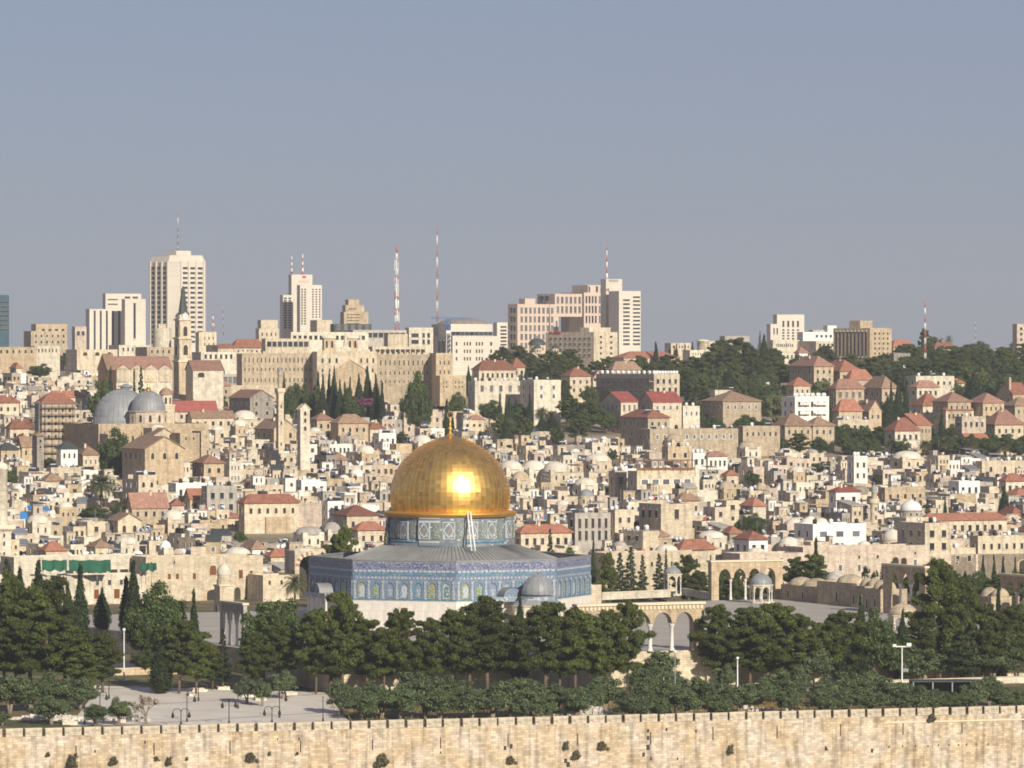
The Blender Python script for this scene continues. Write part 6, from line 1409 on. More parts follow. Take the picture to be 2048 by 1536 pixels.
def make_conifer(seed, H=13, R=2.6):
    r = random.Random(seed); bl, sg = [], [((0, 0, -.4), (0, 0, H * .98), .22, .03)]
    for k in range(38):
        u = k / 37; z = H * (.16 + .82 * u); L = R * (1 - u) ** .8 * r.uniform(.6, 1.1) + .15; a = k * 2.4
        sg.append(((0, 0, z), (L * cos(a), L * sin(a), z - .1), .05, .02)); bl.append((L * .65 * cos(a), L * .65 * sin(a), z, max(.3, L * .5), max(.3, L * .5), .32))
    return leaf_mesh('crown', bl, 44, .12, 'cypress_leaf', r, 1.6), trunk_mesh('trunk', sg, 'bark_grey')
def make_palm(seed, H=9, n=74, L=4.6):
    r = random.Random(seed); v, f = [], []
    for k in range(n):
        a = k * 2.4; el = 1.35 - 1.9 * (k / n) + r.gauss(0, .1); p = Vector((0, 0, H)); d = Vector((cos(a) * cos(el), sin(a) * cos(el), sin(el))); LL = L * r.uniform(.85, 1.1); ns = 9
        side = Vector((-sin(a), cos(a), 0))
        for j in range(ns):
            q = p + d * LL / ns; w = .80 * (1 - abs(2 * (j + .7) / ns - 1) ** 2.5) + .08
            for sg in (-1, 1):
                for m_ in (0, .5):
                    i = len(v); b0 = p + (q - p) * m_; tip = b0 + side * sg * w + d * .45 + Vector((0, 0, -.18 - .1 * r.random()))
                    v += [b0, b0 + d * .16, tip, b0 - d * .02]; f.append((i, i + 1, i + 2, i + 3))
            i = len(v); u = d.cross(side) * .04; v += [p - side * .05, p + side * .05, q + side * .03, q - side * .03]; f.append((i, i + 1, i + 2, i + 3))
            p = q; d = (d + Vector((0, 0, -.16 - .05 * max(0, el)))).normalized()
    me = bpy.data.meshes.new('crown'); me.from_pydata([tuple(x) for x in v], [], f); me.materials.append(MATS['palm_leaf']); me.update()
    sg = [((0, 0, -.4 + H * k / 8), (0, 0, -.4 + H * (k + 1) / 8 + .05), .30 if k % 2 else .26, .26 if k % 2 else .30) for k in range(8)]
    return me, trunk_mesh('trunk', sg, 'bark')
def make_bare(seed, H=5.5, R=2.6):
    r = random.Random(seed); sg = []; tips = []
    def grow(p, d, L, rad, dep):
        q = (p[0] + d[0] * L, p[1] + d[1] * L, p[2] + d[2] * L); sg.append((p, q, rad, rad * .68))
        if dep == 0: tips.append(q); return
        for _ in range(3 if dep > 1 else 4):
            e = Vector((d[0] + r.gauss(0, .5), d[1] + r.gauss(0, .5), d[2] + r.gauss(.1, .35))).normalized(); grow(q, tuple(e), L * r.uniform(.62, .85), rad * .62, dep - 1)
    grow((0, 0, -.3), (.1, 0, 1), 1.5, .26, 4)
    bl = [(x, y, z, .3, .3, .3) for x, y, z in tips]
    return leaf_mesh('crown', bl[::2], 10, .10, 'dry_twig', r, 3.0), trunk_mesh('trunk', sg, 'bark_grey')
KIND = {'P': ('pine_tree', 'pine', [make_pine(s) for s in (1, 2, 3, 4, 5)], 14.0), 'C': ('cypress', 'cypress', [make_cypress(s) for s in (11, 12, 13)], 12.0),
        'F': ('cypress', 'cypress', [make_cypress(s, 12, 2.0) for s in (14, 15)], 12.0),
        'O': ('olive_tree', 'olive tree', [make_olive(s) for s in (21, 22, 23, 24)], 5.5), 'B': ('broadleaf_tree', 'tree', [make_broad(s) for s in (31, 32, 33)], 9.0),
        'N': ('conifer', 'conifer', [make_conifer(s) for s in (41, 42)], 13.0), 'D': ('date_palm', 'palm', [make_palm(s) for s in (51, 52)], 11.5),
        'X': ('bare_tree', 'tree', [make_bare(61)], 5.6), 'Y': ('pale_tree', 'tree', [make_broad(71, 9, 3.4, 'pale_leaf')], 9.0), 'S': ('shrub', 'shrub', [make_olive(81, 3.0, 1.9, 'broad_leaf', 14, .2, 'bark', 3, .25, 16)], 3.0),
        'Q': ('flowering_tree', 'tree', [make_olive(91, 5.5, 3.2, 'pink_flower', 14, .24, 'bark', 3, .4, 18)], 5.5)}
TALL = {}
for k_, (nm, ct, var, H) in KIND.items():               # real extents of every variant
    TALL[k_] = [(max(v.co.z for v in c.vertices), max(v.co.x for v in c.vertices) - min(v.co.x for v in c.vertices)) for c, t_ in var]
TREE_R = random.Random(5); PLANTED = []
def plant(kind, px, ytop, w=None, ybase=None, h=None, Y=None, z=None, label=None):
    nm, ct, var, H = KIND[kind]; i = TREE_R.randrange(len(var)); th, tw = TALL[kind][i]
    if ybase is not None and Y is None: X, Y, zz = at_base(px, ybase)
    elif Y is not None: X, Y, zz = at_dist(px, Y)
    else: X, Y, zz = at_top(px, ytop, h)
    if z is not None: zz = z
    hh = PZ(ytop, Y) - zz; sz = hh / th; sx = sz if w is None else (w * Y / F) / tw
    sx = max(sz * .45, min(sz * 2.0, sx))
    t = thing(nm, label, ct, (X, Y, zz), 0); t['px'] = (px, ytop); rz = TREE_R.uniform(0, 6.28)
    put(var[i][1], 'trunk', t, (0, 0, 0), rz, (sx, sx, sz)); put(var[i][0], 'crown', t, (0, 0, 0), rz, (sx, sx, sz))
    if Y > 1230: protect(px - sx * tw * .42 * F / Y, px + sx * tw * .42 * F / Y, ytop, ytop + hh * .62 * F / Y, Y); FOOT.append((X, Y, min(2.0, sx * tw * .3)))
    t['_h'] = hh; t['_tk'] = kind; t['_wd'] = sx * tw; PLANTED.append(t); return t
# foreground: pines and cypresses of the esplanade (column, top row, base row, width)
for k_, px, yt, yb, w in (
    ('P', 60, 1166, 1376, 150), ('P', 8, 1188, 1372, 130), ('P', 130, 1246, 1380, 150), ('P', 205, 1262, 1386, 110), ('P', 95, 1215, 1384, 130), ('P', 30, 1240, 1384, 120), ('P', 168, 1285, 1388, 110), ('N', 14, 1116, 1330, 90), ('F', 76, 1114, 1330, 84), ('F', 40, 1130, 1335, 80), ('P', 105, 1150, 1335, 90), ('P', 20, 1140, 1335, 90), ('C', 160, 1124, 1300, 46), ('F', 136, 1160, 1320, 60),
    ('C', 266, 1116, 1300, 46), ('C', 252, 1150, 1302, 40), ('F', 204, 1172, 1290, 44), ('B', 322, 1158, 1345, 120), ('B', 290, 1190, 1345, 90), ('C', 388, 1174, 1350, 36), ('P', 358, 1236, 1388, 105), ('P', 392, 1262, 1388, 90), ('F', 322, 1265, 1388, 56), ('P', 425, 1300, 1380, 70), ('N', 446, 1256, 1380, 44), ('B', 290, 1296, 1350, 60),
    ('B', 525, 1198, 1372, 100), ('B', 570, 1192, 1375, 90), ('P', 555, 1240, 1382, 110), ('P', 505, 1262, 1384, 80), ('P', 632, 1214, 1388, 110), ('P', 686, 1180, 1384, 96), ('P', 660, 1250, 1394, 120), ('P', 735, 1232, 1394, 130), ('P', 800, 1214, 1396, 120), ('P', 855, 1234, 1396, 110), ('P', 768, 1256, 1400, 100), ('P', 905, 1214, 1398, 110), ('P', 975, 1188, 1394, 160), ('P', 940, 1222, 1402, 130), ('P', 1030, 1230, 1402, 120),
    ('P', 1090, 1202, 1394, 130), ('P', 1150, 1212, 1394, 130), ('P', 1120, 1240, 1404, 120), ('P', 1215, 1216, 1396, 120), ('P', 1255, 1198, 1392, 96), ('P', 1190, 1248, 1404, 110), ('F', 1040, 1178, 1350, 44),
    ('P', 1432, 1206, 1372, 110), ('P', 1500, 1210, 1376, 140), ('P', 1560, 1204, 1378, 130), ('P', 1455, 1250, 1384, 130), ('P', 1535, 1256, 1388, 130), ('P', 1600, 1226, 1384, 110), ('O', 1620, 1276, 1392, 110), ('P', 1648, 1240, 1388, 100), ('P', 1692, 1218, 1388, 120), ('F', 1722, 1186, 1392, 56), ('F', 1690, 1226, 1392, 60), ('B', 1745, 1212, 1390, 90), ('F', 1805, 1214, 1376, 44), ('B', 1782, 1256, 1392, 90), ('O', 1800, 1288, 1398, 110), ('O', 1850, 1290, 1394, 100), ('P', 1835, 1232, 1392, 100),
    ('P', 1880, 1112, 1394, 130), ('P', 1925, 1150, 1398, 100), ('N', 1905, 1188, 1404, 120), ('C', 1932, 1140, 1400, 44), ('P', 1965, 1204, 1394, 110), ('C', 1997, 1156, 1384, 30), ('P', 2030, 1206, 1394, 110), ('B', 2010, 1240, 1398, 90), ('O', 1985, 1284, 1398, 120), ('O', 1940, 1290, 1402, 90), ('P', 2060, 1220, 1390, 110)):
    Ye = y_on_e(px, 101.5); n_, e_ = ne(PX(px, Ye), Ye)          # no nearer the platform than its retaining wall
    plant(k_, px, yt, w, ybase=max(HY + (CAMZ - ground(n_, e_)) * F / Ye if n_ > PN0 else 0, min(yb, 1362 if px > 1640 else (1374 if px > 1420 else 1388))))
for px, yt, yb, w in ((20, 1345, 1428, 100), (62, 1352, 1424, 90), (110, 1340, 1420, 110), (160, 1350, 1420, 90), (102, 1386, 1450, 88), (190, 1406, 1448, 62), (238, 1390, 1440, 56), (5, 1420, 1462, 40),
                      (494, 1346, 1398, 60), (566, 1336, 1398, 64), (525, 1352, 1396, 40), (683, 1356, 1430, 74), (722, 1378, 1436, 84), (765, 1370, 1438, 70), (800, 1362, 1440, 90), (745, 1356, 1420, 76), (850, 1350, 1438, 96), (880, 1376, 1440, 80), (830, 1340, 1410, 90), (905, 1346, 1416, 90), (945, 1374, 1440, 78), (985, 1362, 1440, 96), (1020, 1352, 1440, 90), (1062, 1354, 1436, 80), (1050, 1376, 1442, 70), (1085, 1388, 1442, 64), (1115, 1362, 1426, 96), (1155, 1372, 1424, 80),
                      (1210, 1350, 1424, 90), (1190, 1366, 1424, 60), (1260, 1386, 1436, 76), (1296, 1352, 1430, 76), (1340, 1362, 1432, 74), (1322, 1298, 1380, 90), (1290, 1330, 1400, 80), (1350, 1340, 1414, 70), (1310, 1386, 1434, 66), (1400, 1350, 1410, 70), (1372, 1374, 1424, 60), (1450, 1324, 1384, 52), (1432, 1362, 1418, 80), (1480, 1368, 1420, 80), (1520, 1354, 1416, 84), (1556, 1332, 1410, 84), (1590, 1326, 1412, 84), (1580, 1370, 1418, 60), (1440, 1385, 1424, 60),
                      (1660, 1344, 1416, 90), (1640, 1372, 1420, 70), (1700, 1340, 1412, 84), (1740, 1338, 1408, 80), (1690, 1376, 1418, 80), (1740, 1374, 1416, 90), (1786, 1352, 1410, 84), (1830, 1368, 1412, 84), (1800, 1380, 1414, 70), (1860, 1376, 1408, 66), (1900, 1380, 1408, 70), (1950, 1358, 1406, 66), (1978, 1350, 1404, 70), (1930, 1384, 1408, 60), (2010, 1380, 1404, 70), (2044, 1378, 1402, 60)):
    plant('O', px, yt, w * .98, ybase=min(max(yb, yt + 62), 1452))
plant('X', 293, 1388, 62, ybase=1448)
plant('Q', 730, 795, 44, Y=1700, z=PZ(822, 1700))
# behind the platform and round the western facades
for k_, px, yt, w, Y, in (('P', 690, 1048, 52, 1150), ('P', 672, 1064, 40, 1152), ('C', 770, 1062, 16, 1150), ('N', 1100, 1056, 34, 1180), ('B', 1136, 1090, 50, 1170), ('C', 1187, 1076, 22, 1140), ('P', 1216, 1102, 52, 1130), ('N', 1262, 1092, 54, 1150), ('N', 1240, 1104, 50, 1140), ('N', 1285, 1108, 44, 1150), ('N', 1318, 1106, 54, 1155), ('P', 1440, 1136, 50, 1135), ('P', 1476, 1140, 50, 1132), ('P', 1508, 1136, 50, 1136), ('P', 1546, 1138, 50, 1132), ('P', 1376, 1106, 66, 1140), ('P', 1400, 1140, 56, 1130),
                        ('C', 1632, 1072, 28, 1180), ('P', 1628, 1106, 96, 1170), ('P', 1590, 1112, 70, 1175), ('S', 1740, 1130, 24, 1210), ('B', 1788, 1120, 44, 1200), ('N', 1766, 1126, 40, 1205), ('B', 1828, 1130, 56, 1195), ('P', 1862, 1122, 70, 1190), ('C', 1966, 1108, 18, 1195), ('C', 1988, 1106, 16, 1195), ('C', 2006, 1110, 20, 1195), ('C', 2030, 1112, 14, 1195), ('P', 1900, 1140, 70, 1180), ('B', 1955, 1140, 80, 1170), ('P', 2000, 1146, 80, 1165), ('B', 2040, 1136, 60, 1170), ('N', 1332, 1096, 20, 1210), ('D', 590, 1140, 60, 1120)):
    plant(k_, px, yt, w, Y=Y)
# in the old city
for k_, px, yt, w, h in (('D', 203, 942, 92, 12), ('D', 246, 996, 40, 6), ('B', 250, 1004, 60, 5), ('B', 290, 1016, 60, 5), ('B', 190, 1010, 60, 5), ('B', 175, 1014, 40, 4), ('B', 230, 852, 76, 'Y1500'), ('B', 378, 892, 28, 6), ('F', 221, 728, 26, 'Y1715'), ('C', 268, 734, 15, 'Y1710'), ('N', 282, 732, 18, 'Y1720'), ('B', 205, 756, 56, 'Y1700'), ('B', 430, 826, 40, 7), ('B', 1432, 832, 46, 7), ('B', 1492, 828, 50, 7), ('B', 1530, 836, 40, 6), ('P', 1600, 866, 50, 8), ('B', 1640, 872, 46, 7), ('B', 1566, 872, 34, 6), ('B', 1330, 852, 30, 5), ('F', 340, 680, 34, 18), ('B', 360, 770, 30, 9), ('B', 395, 782, 60, 7), ('B', 436, 784, 44, 9), ('D', 172, 712, 24, 9), ('B', 130, 704, 36, 8), ('B', 80, 726, 50, 7), ('B', 282, 714, 30, 8), ('B', 100, 914, 30, 4),
                        ('F', 568, 740, 18, 'Y1780'), ('C', 636, 740, 20, 'Y1790'), ('C', 646, 745, 18, 'Y1785'), ('C', 658, 742, 20, 'Y1780'), ('F', 668, 730, 28, 'Y1775'), ('B', 600, 764, 60, 'Y1770'), ('B', 625, 768, 50, 'Y1765'), ('B', 580, 770, 40, 'Y1765'), ('C', 700, 752, 16, 'Y1780'), ('F', 735, 728, 38, 'Y1775'), ('F', 718, 744, 34, 'Y1770'), ('F', 752, 744, 32, 'Y1770'), ('C', 764, 760, 20, 'Y1765'), ('B', 832, 738, 56, 'Y1770'), ('B', 820, 778, 44, 'Y1740'), ('B', 845, 780, 44, 'Y1740'), ('C', 690, 762, 18, 'Y1770'), ('F', 680, 756, 26, 'Y1770'), ('F', 645, 765, 40, 'Y1755'), ('B', 700, 772, 50, 'Y1750'), ('C', 893, 796, 20, 14), ('C', 905, 822, 12, 9), ('B', 806, 862, 36, 5), ('F', 937, 730, 20, 12), ('B', 915, 782, 40, 10),
                        ('B', 985, 800, 40, 9), ('C', 1000, 784, 16, 13), ('F', 1018, 790, 30, 12), ('C', 1060, 786, 18, 13), ('B', 1040, 806, 40, 9), ('F', 1012, 824, 28, 12), ('F', 1052, 732, 24, 12), ('D', 1085, 812, 30, 7), ('D', 1100, 818, 26, 7), ('P', 1130, 758, 36, 14), ('P', 1142, 794, 60, 11), ('P', 1180, 800, 70, 11), ('B', 1165, 820, 70, 8), ('B', 1212, 815, 46, 9), ('C', 1228, 806, 20, 10), ('C', 1242, 797, 22, 12), ('C', 1337, 796, 12, 11), ('N', 1356, 820, 20, 7), ('B', 1180, 770, 40, 9), ('B', 1290, 782, 40, 7), ('D', 1232, 778, 26, 8), ('B', 1470, 862, 40, 5), ('B', 1510, 1024, 50, 8), ('B', 1492, 1030, 36, 6), ('B', 1505, 940, 34, 6), ('B', 1225, 896, 22, 5), ('B', 1640, 922, 40, 4), ('B', 240, 920, 30, 3), ('B', 20, 940, 40, 6), ('B', 480, 1060, 30, 4),
                        ('F', 2008, 968, 32, 12), ('N', 1855, 998, 26, 7), ('C', 1890, 990, 12, 8), ('B', 1755, 948, 24, 4), ('B', 1400, 886, 24, 4), ('B', 1380, 814, 30, 6)):
    plant(k_, px, yt, w, **(dict(Y=float(h[1:])) if isinstance(h, str) else dict(h=h)))
# the ridge and the wooded slope at the right
for k_, px, yt, w, h in [('P', 1005, 692, 60, 'Y2060'), ('P', 1040, 690, 50, 'Y2070'), ('P', 988, 704, 46, 'Y2050'), ('P', 1064, 706, 40, 'Y2060'), ('P', 1100, 700, 60, 'Y2070'), ('P', 1136, 698, 60, 'Y2060'), ('P', 1120, 706, 60, 'Y2050'), ('P', 1215, 712, 56, 'Y2060'), ('P', 1190, 720, 50, 'Y2040'), ('P', 1280, 710, 56, 'Y2060'), ('P', 1240, 722, 50, 'Y2040'), ('P', 1160, 726, 60, 'Y2030'), ('P', 1100, 724, 60, 'Y2030'), ('P', 1030, 716, 60, 'Y2040'), ('P', 1075, 720, 60, 'Y2040'),
                        ('C', 1312, 682, 20, 16), ('C', 1340, 696, 20, 12), ('C', 1353, 686, 12, 12), ('C', 1370, 688, 12, 12), ('C', 1385, 682, 12, 12), ('C', 1411, 682, 12, 12), ('P', 1340, 708, 70, 13), ('P', 1390, 712, 80, 14), ('P', 1330, 730, 60, 9), ('P', 1370, 740, 70, 9), ('B', 1420, 748, 60, 9),
                        ('P', 1446, 676, 70, 18), ('P', 1480, 674, 70, 20), ('P', 1430, 690, 50, 16), ('P', 1500, 690, 60, 17), ('F', 1528, 666, 40, 20), ('P', 1540, 706, 60, 13), ('P', 1455, 712, 60, 14), ('P', 1510, 726, 70, 13), ('P', 1560, 722, 70, 12), ('B', 1590, 730, 50, 9), ('P', 1605, 686, 40, 12), ('P', 1650, 690, 60, 12), ('P', 1635, 704, 50, 10), ('P', 1700, 706, 60, 10), ('P', 1745, 712, 70, 14), ('P', 1770, 706, 60, 12), ('D', 1770, 712, 34, 12), ('P', 1810, 688, 60, 14), ('P', 1850, 656, 36, 20), ('P', 1865, 672, 44, 16),
                        ('D', 1880, 672, 20, 14), ('D', 1898, 668, 20, 14), ('D', 1866, 680, 16, 12), ('N', 1520, 660, 12, 10), ('P', 1400, 770, 50, 8), ('B', 1440, 772, 50, 8), ('B', 1470, 776, 50, 8), ('B', 1540, 770, 60, 9), ('B', 1400, 820, 36, 7), ('B', 1470, 814, 36, 7), ('Y', 1550, 778, 56, 15), ('Y', 1640, 756, 60, 10), ('F', 1655, 774, 26, 15), ('F', 1625, 790, 40, 11), ('F', 1640, 800, 30, 11), ('C', 1782, 760, 18, 17), ('F', 1796, 756, 26, 17), ('C', 1812, 750, 18, 18), ('F', 1775, 790, 40, 13), ('F', 1735, 800, 18, 10), ('C', 1883, 812, 18, 16), ('D', 1870, 824, 20, 9), ('B', 1700, 796, 30, 6), ('B', 1735, 744, 40, 9), ('B', 1710, 700, 40, 9)] + \
    [('P' if j % 3 else 'B', 1880 + 24 * j + (j % 2) * 7, 690 - 3 * (j % 4) + (j % 3) * 4, 60, 13 + j % 3) for j in range(8)] + [('P' if j % 2 else 'B', 1800 + 26 * j, 712 + (j * 7) % 11, 62, 12) for j in range(10)] + [('B' if j % 3 else 'P', 1760 + 30 * j, 732 + (j * 5) % 13, 64, 10) for j in range(3)] + [('P' if j % 2 else 'B', 1900 + 28 * j, 740 + (j * 5) % 13, 64, 11) for j in range(6)] + \
    [('B', 1850, 760, 50, 8), ('Y', 1966, 734, 40, 14), ('B', 1990, 764, 50, 9), ('B', 1940, 770, 50, 9), ('B', 1985, 830, 70, 10), ('B', 2030, 838, 70, 9), ('B', 1640, 846, 40, 7), ('B', 1600, 846, 40, 8), ('B', 1690, 846, 60, 8), ('B', 1724, 850, 50, 8), ('P', 1760, 852, 60, 9), ('B', 1862, 856, 40, 8), ('B', 1900, 846, 40, 9), ('B', 1660, 862, 50, 6), ('B', 1975, 862, 50, 8), ('B', 2010, 866, 60, 8), ('B', 2040, 872, 60, 8), ('B', 1936, 866, 40, 8), ('P', 1816, 860, 30, 8)] + \
    [('D', 1690 + 22 * j + (j % 3) * 5, 866 + (j * 5) % 12 + (6 if j > 10 else 0), 38, 7) for j in range(16)] + \
    [('B', 1470 + 40 * j, 764 + (j * 7) % 10, 50, 8) for j in range(3)] + [('B', 1000 + j * 46, 744 + (j * 5) % 9, 40, 7) for j in range(3)]:
    plant(k_, px, yt, w, **(dict(Y=float(h[1:])) if isinstance(h, str) else dict(h=h)))
def woods(px0, px1, y0, y1, n, kinds, w, h):
    for j in range(n): plant(TREE_R.choice(kinds), px0 + (px1 - px0) * ((j * .618034) % 1), y0 + (y1 - y0) * TREE_R.random(), w * TREE_R.uniform(.8, 1.2), h=h * TREE_R.uniform(.85, 1.2))
woods(1800, 2060, 686, 750, 46, 'PPPBF', 58, 12); woods(1425, 1565, 692, 760, 17, 'PPBF', 48, 12); woods(1300, 1430, 705, 755, 16, 'PPB', 52, 11); woods(1590, 1780, 700, 740, 16, 'PB', 44, 9)
woods(1380, 1600, 762, 800, 10, 'PB', 44, 8); woods(1880, 2050, 846, 880, 10, 'B', 50, 8); woods(1690, 1850, 850, 880, 8, 'B', 46, 7); woods(980, 1200, 790, 846, 12, 'BPF', 44, 9); woods(1590, 1780, 745, 840, 9, 'BP', 34, 7); woods(60, 300, 700, 720, 8, 'B', 30, 6)

# ================================================================== lamps, planters, rubble, capers on the wall
def lamp_post(label, px, ytop, ybase, arms=2, rz=.3):
    X, Y, z = at_base(px, ybase); t = thing("lamp_post", label, "street lamp", (X, Y, z), rz); t['px'] = (px, ytop); H = PZ(ytop, Y) - z
    b = MB(); b.lathe([(.17, 0), (.15, .5), (.075, .7), (.06, H * .95), (.1, H * .97), (.02, H)], 10, 'metal_black'); b.build('pole', t)
    if not arms: return
    for s in ((-1, 1) if arms == 2 else (1,)):
        b = MB(); p = (0, 0, H * .86)
        for k in range(6): a = pi * k / 6; q = (s * (.65 - .65 * cos(a + pi / 6)), 0, H * .86 + .55 * sin(a + pi / 6) * (1 if k < 5 else .6)); b.tube(p, q, .05, .05, 5, 'metal_black'); p = q
        ar = b.build('arm', t); b = MB(); x = p[0]; zt = p[2]; b.lathe([(.02, zt), (.12, zt - .1), (.27, zt - .65), (.30, zt - .7), (.24, zt - .72), (.16, zt - .88), (.01, zt - .92)], 10, 'metal_black', x, 0); b.build('lamp_shade', ar)
for i, (px, yt, yb, a, lab) in enumerate(((362, 1420, 1451, 2, "short twin armed black lamp post just behind the wall"), (374, 1385, 1444, 1, "tall black lamp post left of the court's middle"), (458, 1397, 1449, 2, "twin armed black lamp post with widely spread bell lanterns"), (476, 1370, 1418, 1, "black lamp post behind the twin armed lanterns"), (544, 1415, 1447, 2, "low twin lantern post close to the wall right of the court"), (559, 1385, 1436, 1, "black lamp post between the planters and the low twin lanterns"), (397, 1362, 1402, 1, "thin black lamp post before the shaded lawn"), (218, 1348, 1398, 1, "black lamp post half hidden behind the left olives"), (200, 1385, 1420, 1, "black lamp post between two left olives"), (646, 1393, 1444, 0, "bare black post at the court's right end beside the olives"), (169, 1408, 1450, 0, "slim black post rising over the wall at the left"), (321, 1366, 1380, 1, "small lamp post on the lawn's edge"), (571, 1362, 1392, 0, "thin post among the planters"))):
    lamp_post(lab, px, yt, yb, a, .2 + .25 * (i % 3))
def tall_pole(label, px, ytop, ybase, m='metal_white', cam=False, low=None):
    X, Y, z = at_base(px, ybase); t = thing("light_pole", label, "pole", (X, Y, z)); H = PZ(ytop, Y) - z; t['px'] = (px, ytop)
    b = MB(); b.lathe([(.15, 0), (.13, H * .4), (.09, H)], 12, m); b.build('pole', t)
    if low: b = MB(); b.lathe([(.165, .02), (.155, H * .22)], 12, low); b.build('painted_foot', t)
    b = MB()
    if cam: b.box(-1.5, 1.5, -.12, .12, H - .1, H + .1, 'metal_white'); b.box(-1.6, -1.0, -.25, .25, H - .05, H + .4, 'metal_white'); b.box(.8, 1.6, -.3, .3, H + .05, H + .6, 'metal_white')
    else: b.lathe([(.25, H), (.28, H + .3), (.05, H + .4)], 10, 'metal_white')
    b.build('lamp_head', t)
    if cam: b = MB(); b.box(0.1, 1.1, -.15, .15, H * .52, H * .58, 'metal_grey'); b.build('camera_arm', t)
tall_pole("tall plain white pole standing at the left lawn", 248, 1261, 1363)
tall_pole("thin grey pole rising behind the wall among the olives", 1350, 1305, 1428, 'metal_grey')
tall_pole("white mast with two floodlights and a red foot at the right", 1804, 1293, 1398, cam=True, low='paint_red')
tall_pole("slender white pole in front of the dark pines at right", 1475, 1318, 1392)
def planter(label, px, py, w):
    X, Y, z = at_base(px, py); t = thing("planter", label, "planter", (X, Y, z), TH - .25); w = w * Y / F; d = 2.2
    b = MB(); 
    for a in ((-w / 2, w / 2, 0, .3), (-w / 2, w / 2, d - .3, d)): b.box(a[0], a[1], a[2], a[3], 0, .55, 'pale')
    for a in ((-w / 2, -w / 2 + .3), (w / 2 - .3, w / 2)): b.box(a[0], a[1], .302, d - .302, 0, .55, 'pale')
    b.build('kerb', t); b = MB(); b.box(-w / 2 + .302, w / 2 - .302, .302, d - .302, .0, .4, 'soil'); b.build('soil', t)
for px, py, w, l in ((505, 1387, 30, "long pale planter under the leaning olive"), (495, 1394, 26, "small pale planter left of the lamp post"), (522, 1402, 22, "nearest small planter on the court"), (578, 1391, 34, "pale planter beside the right hand olive of the court"), (448, 1380, 24, "low planter round the thin conifer's foot"), (400, 1384, 30, "low planter near the shaded lawn's corner"), (240, 1446, 24, "low planter behind the bare tree at left"), (140, 1450, 30, "low planter under the nearest left olive"), (384, 1393, 12, "small white block planter beside the thin lamp post")): planter(l, px, py, w)
X, Y, z = at_base(637, 1380); t = thing("wall_block", "pale stone block wall at the court's far right under the pine", "wall", (X, Y, z), TH); b = MB(); b.box(-1.4, 1.4, -1, 1, 0, 1.3, 'pale'); b.build('block', t); b = MB(); b.box(-1.5, 1.5, -1.1, 1.1, 1.302, 1.45, 'frame_stone'); b.build('coping', t)
def low_wall(label, p, q, h, m='honey'):
    a, b_ = at_base(*p), at_base(*q); L = math.dist(a[:2], b_[:2]); rz = atan2(b_[1] - a[1], b_[0] - a[0]); t = thing("low_wall", label, "wall", (a[0], a[1], min(a[2], b_[2]) - .2), rz)
    b = MB(); b.box(0, L, -.3, .3, 0, h, m); b.build('wall', t); b = MB(); b.box(-.05, L + .05, -.38, .38, h + .002, h + .15, 'frame_stone'); b.build('coping', t)
low_wall("low yellow terrace wall behind the white pole and the lawn", (205, 1352), (440, 1346), 1.5)
low_wall("low pale wall along the path right of the pines", (1480, 1366), (1640, 1360), 1.2)
low_wall("long low wall at the right behind the olives", (1700, 1372), (2060, 1366), 1.3, 'pale')
low_wall("low wall in pine shade above the left olives", (60, 1392), (190, 1386), 1.3, 'tan')
def heap(label, px0, px1, ybase, h, n, m='rubble', seed=1, name='rubble', cat='rubble'):
    r = random.Random(seed); X0, Y0, z0 = at_base(px0, ybase); X1, Y1, z1 = at_base(px1, ybase); cx, cy = (X0 + X1) / 2, (Y0 + Y1) / 2; w = abs(X1 - X0); b = MB()
    for k in range(n):
        u = r.uniform(-.5, .5); s = r.uniform(.15, .55); x = u * w; y = r.uniform(-1.2, 2); zz = h * (1 - (2 * u) ** 2) * r.uniform(.1, 1) * max(.2, 1 - abs(y) / 2.5)
        c = Vector((x, y, zz)); i = b.pts([tuple(c + Vector((sx * s * r.uniform(.6, 1.2), sy * s * r.uniform(.6, 1.2), sz * s * r.uniform(.5, .9)))) for sz in (-1, 1) for sx, sy in ((-1, -1), (1, -1), (1, 1), (-1, 1))])
        for q in ((0, 1, 5, 4), (1, 2, 6, 5), (2, 3, 7, 6), (3, 0, 4, 7), (4, 5, 6, 7), (3, 2, 1, 0)): b.face([i + a for a in q], m)
    o = b.build(name, None, (cx, cy, min(z0, z1)), fix=False); o['kind'] = 'stuff'; o['label'] = label; return o
heap("heap of broken white stone behind the wall", 1112, 1232, 1432, 1.9, 260, seed=2)
heap("scattered pale stones among the left olives", 20, 180, 1440, 1.0, 220, seed=3)
heap("scattered pale stones round the bare tree", 215, 300, 1440, .7, 90, seed=4)
heap("spilled stones beside the dry grass", 1380, 1610, 1424, 1.0, 120, seed=5)
def grass(label, px0, px1, yb0, yb1, n, seed):
    r = random.Random(seed); v, f = [], []
    for k in range(n):
        X, Y, z = at_base(r.uniform(px0, px1), r.uniform(yb0, yb1)); h = r.uniform(.35, .95); a = r.uniform(0, 6.3); w = .06; i = len(v)
        v += [(X - w * cos(a), Y - w * sin(a), z), (X + w * cos(a), Y + w * sin(a), z), (X + r.gauss(0, .25), Y + r.gauss(0, .25), z + h)]; f.append((i, i + 1, i + 2))
    me = bpy.data.meshes.new('dry_grass'); me.from_pydata(v, [], f); me.materials.append(MATS['dry_blade']); o = put(me, 'dry_grass'); o['kind'] = 'stuff'; o['label'] = label
M("dry_blade", (.30, .19, .075), col2=(.20, .17, .06), island=.3, var=.2)
grass("brown dry grass on the bank above the wall", 1390, 1600, 1408, 1424, 5200, 3)
grass("sparse dry grass under the olives", 660, 1640, 1400, 1440, 3500, 4)
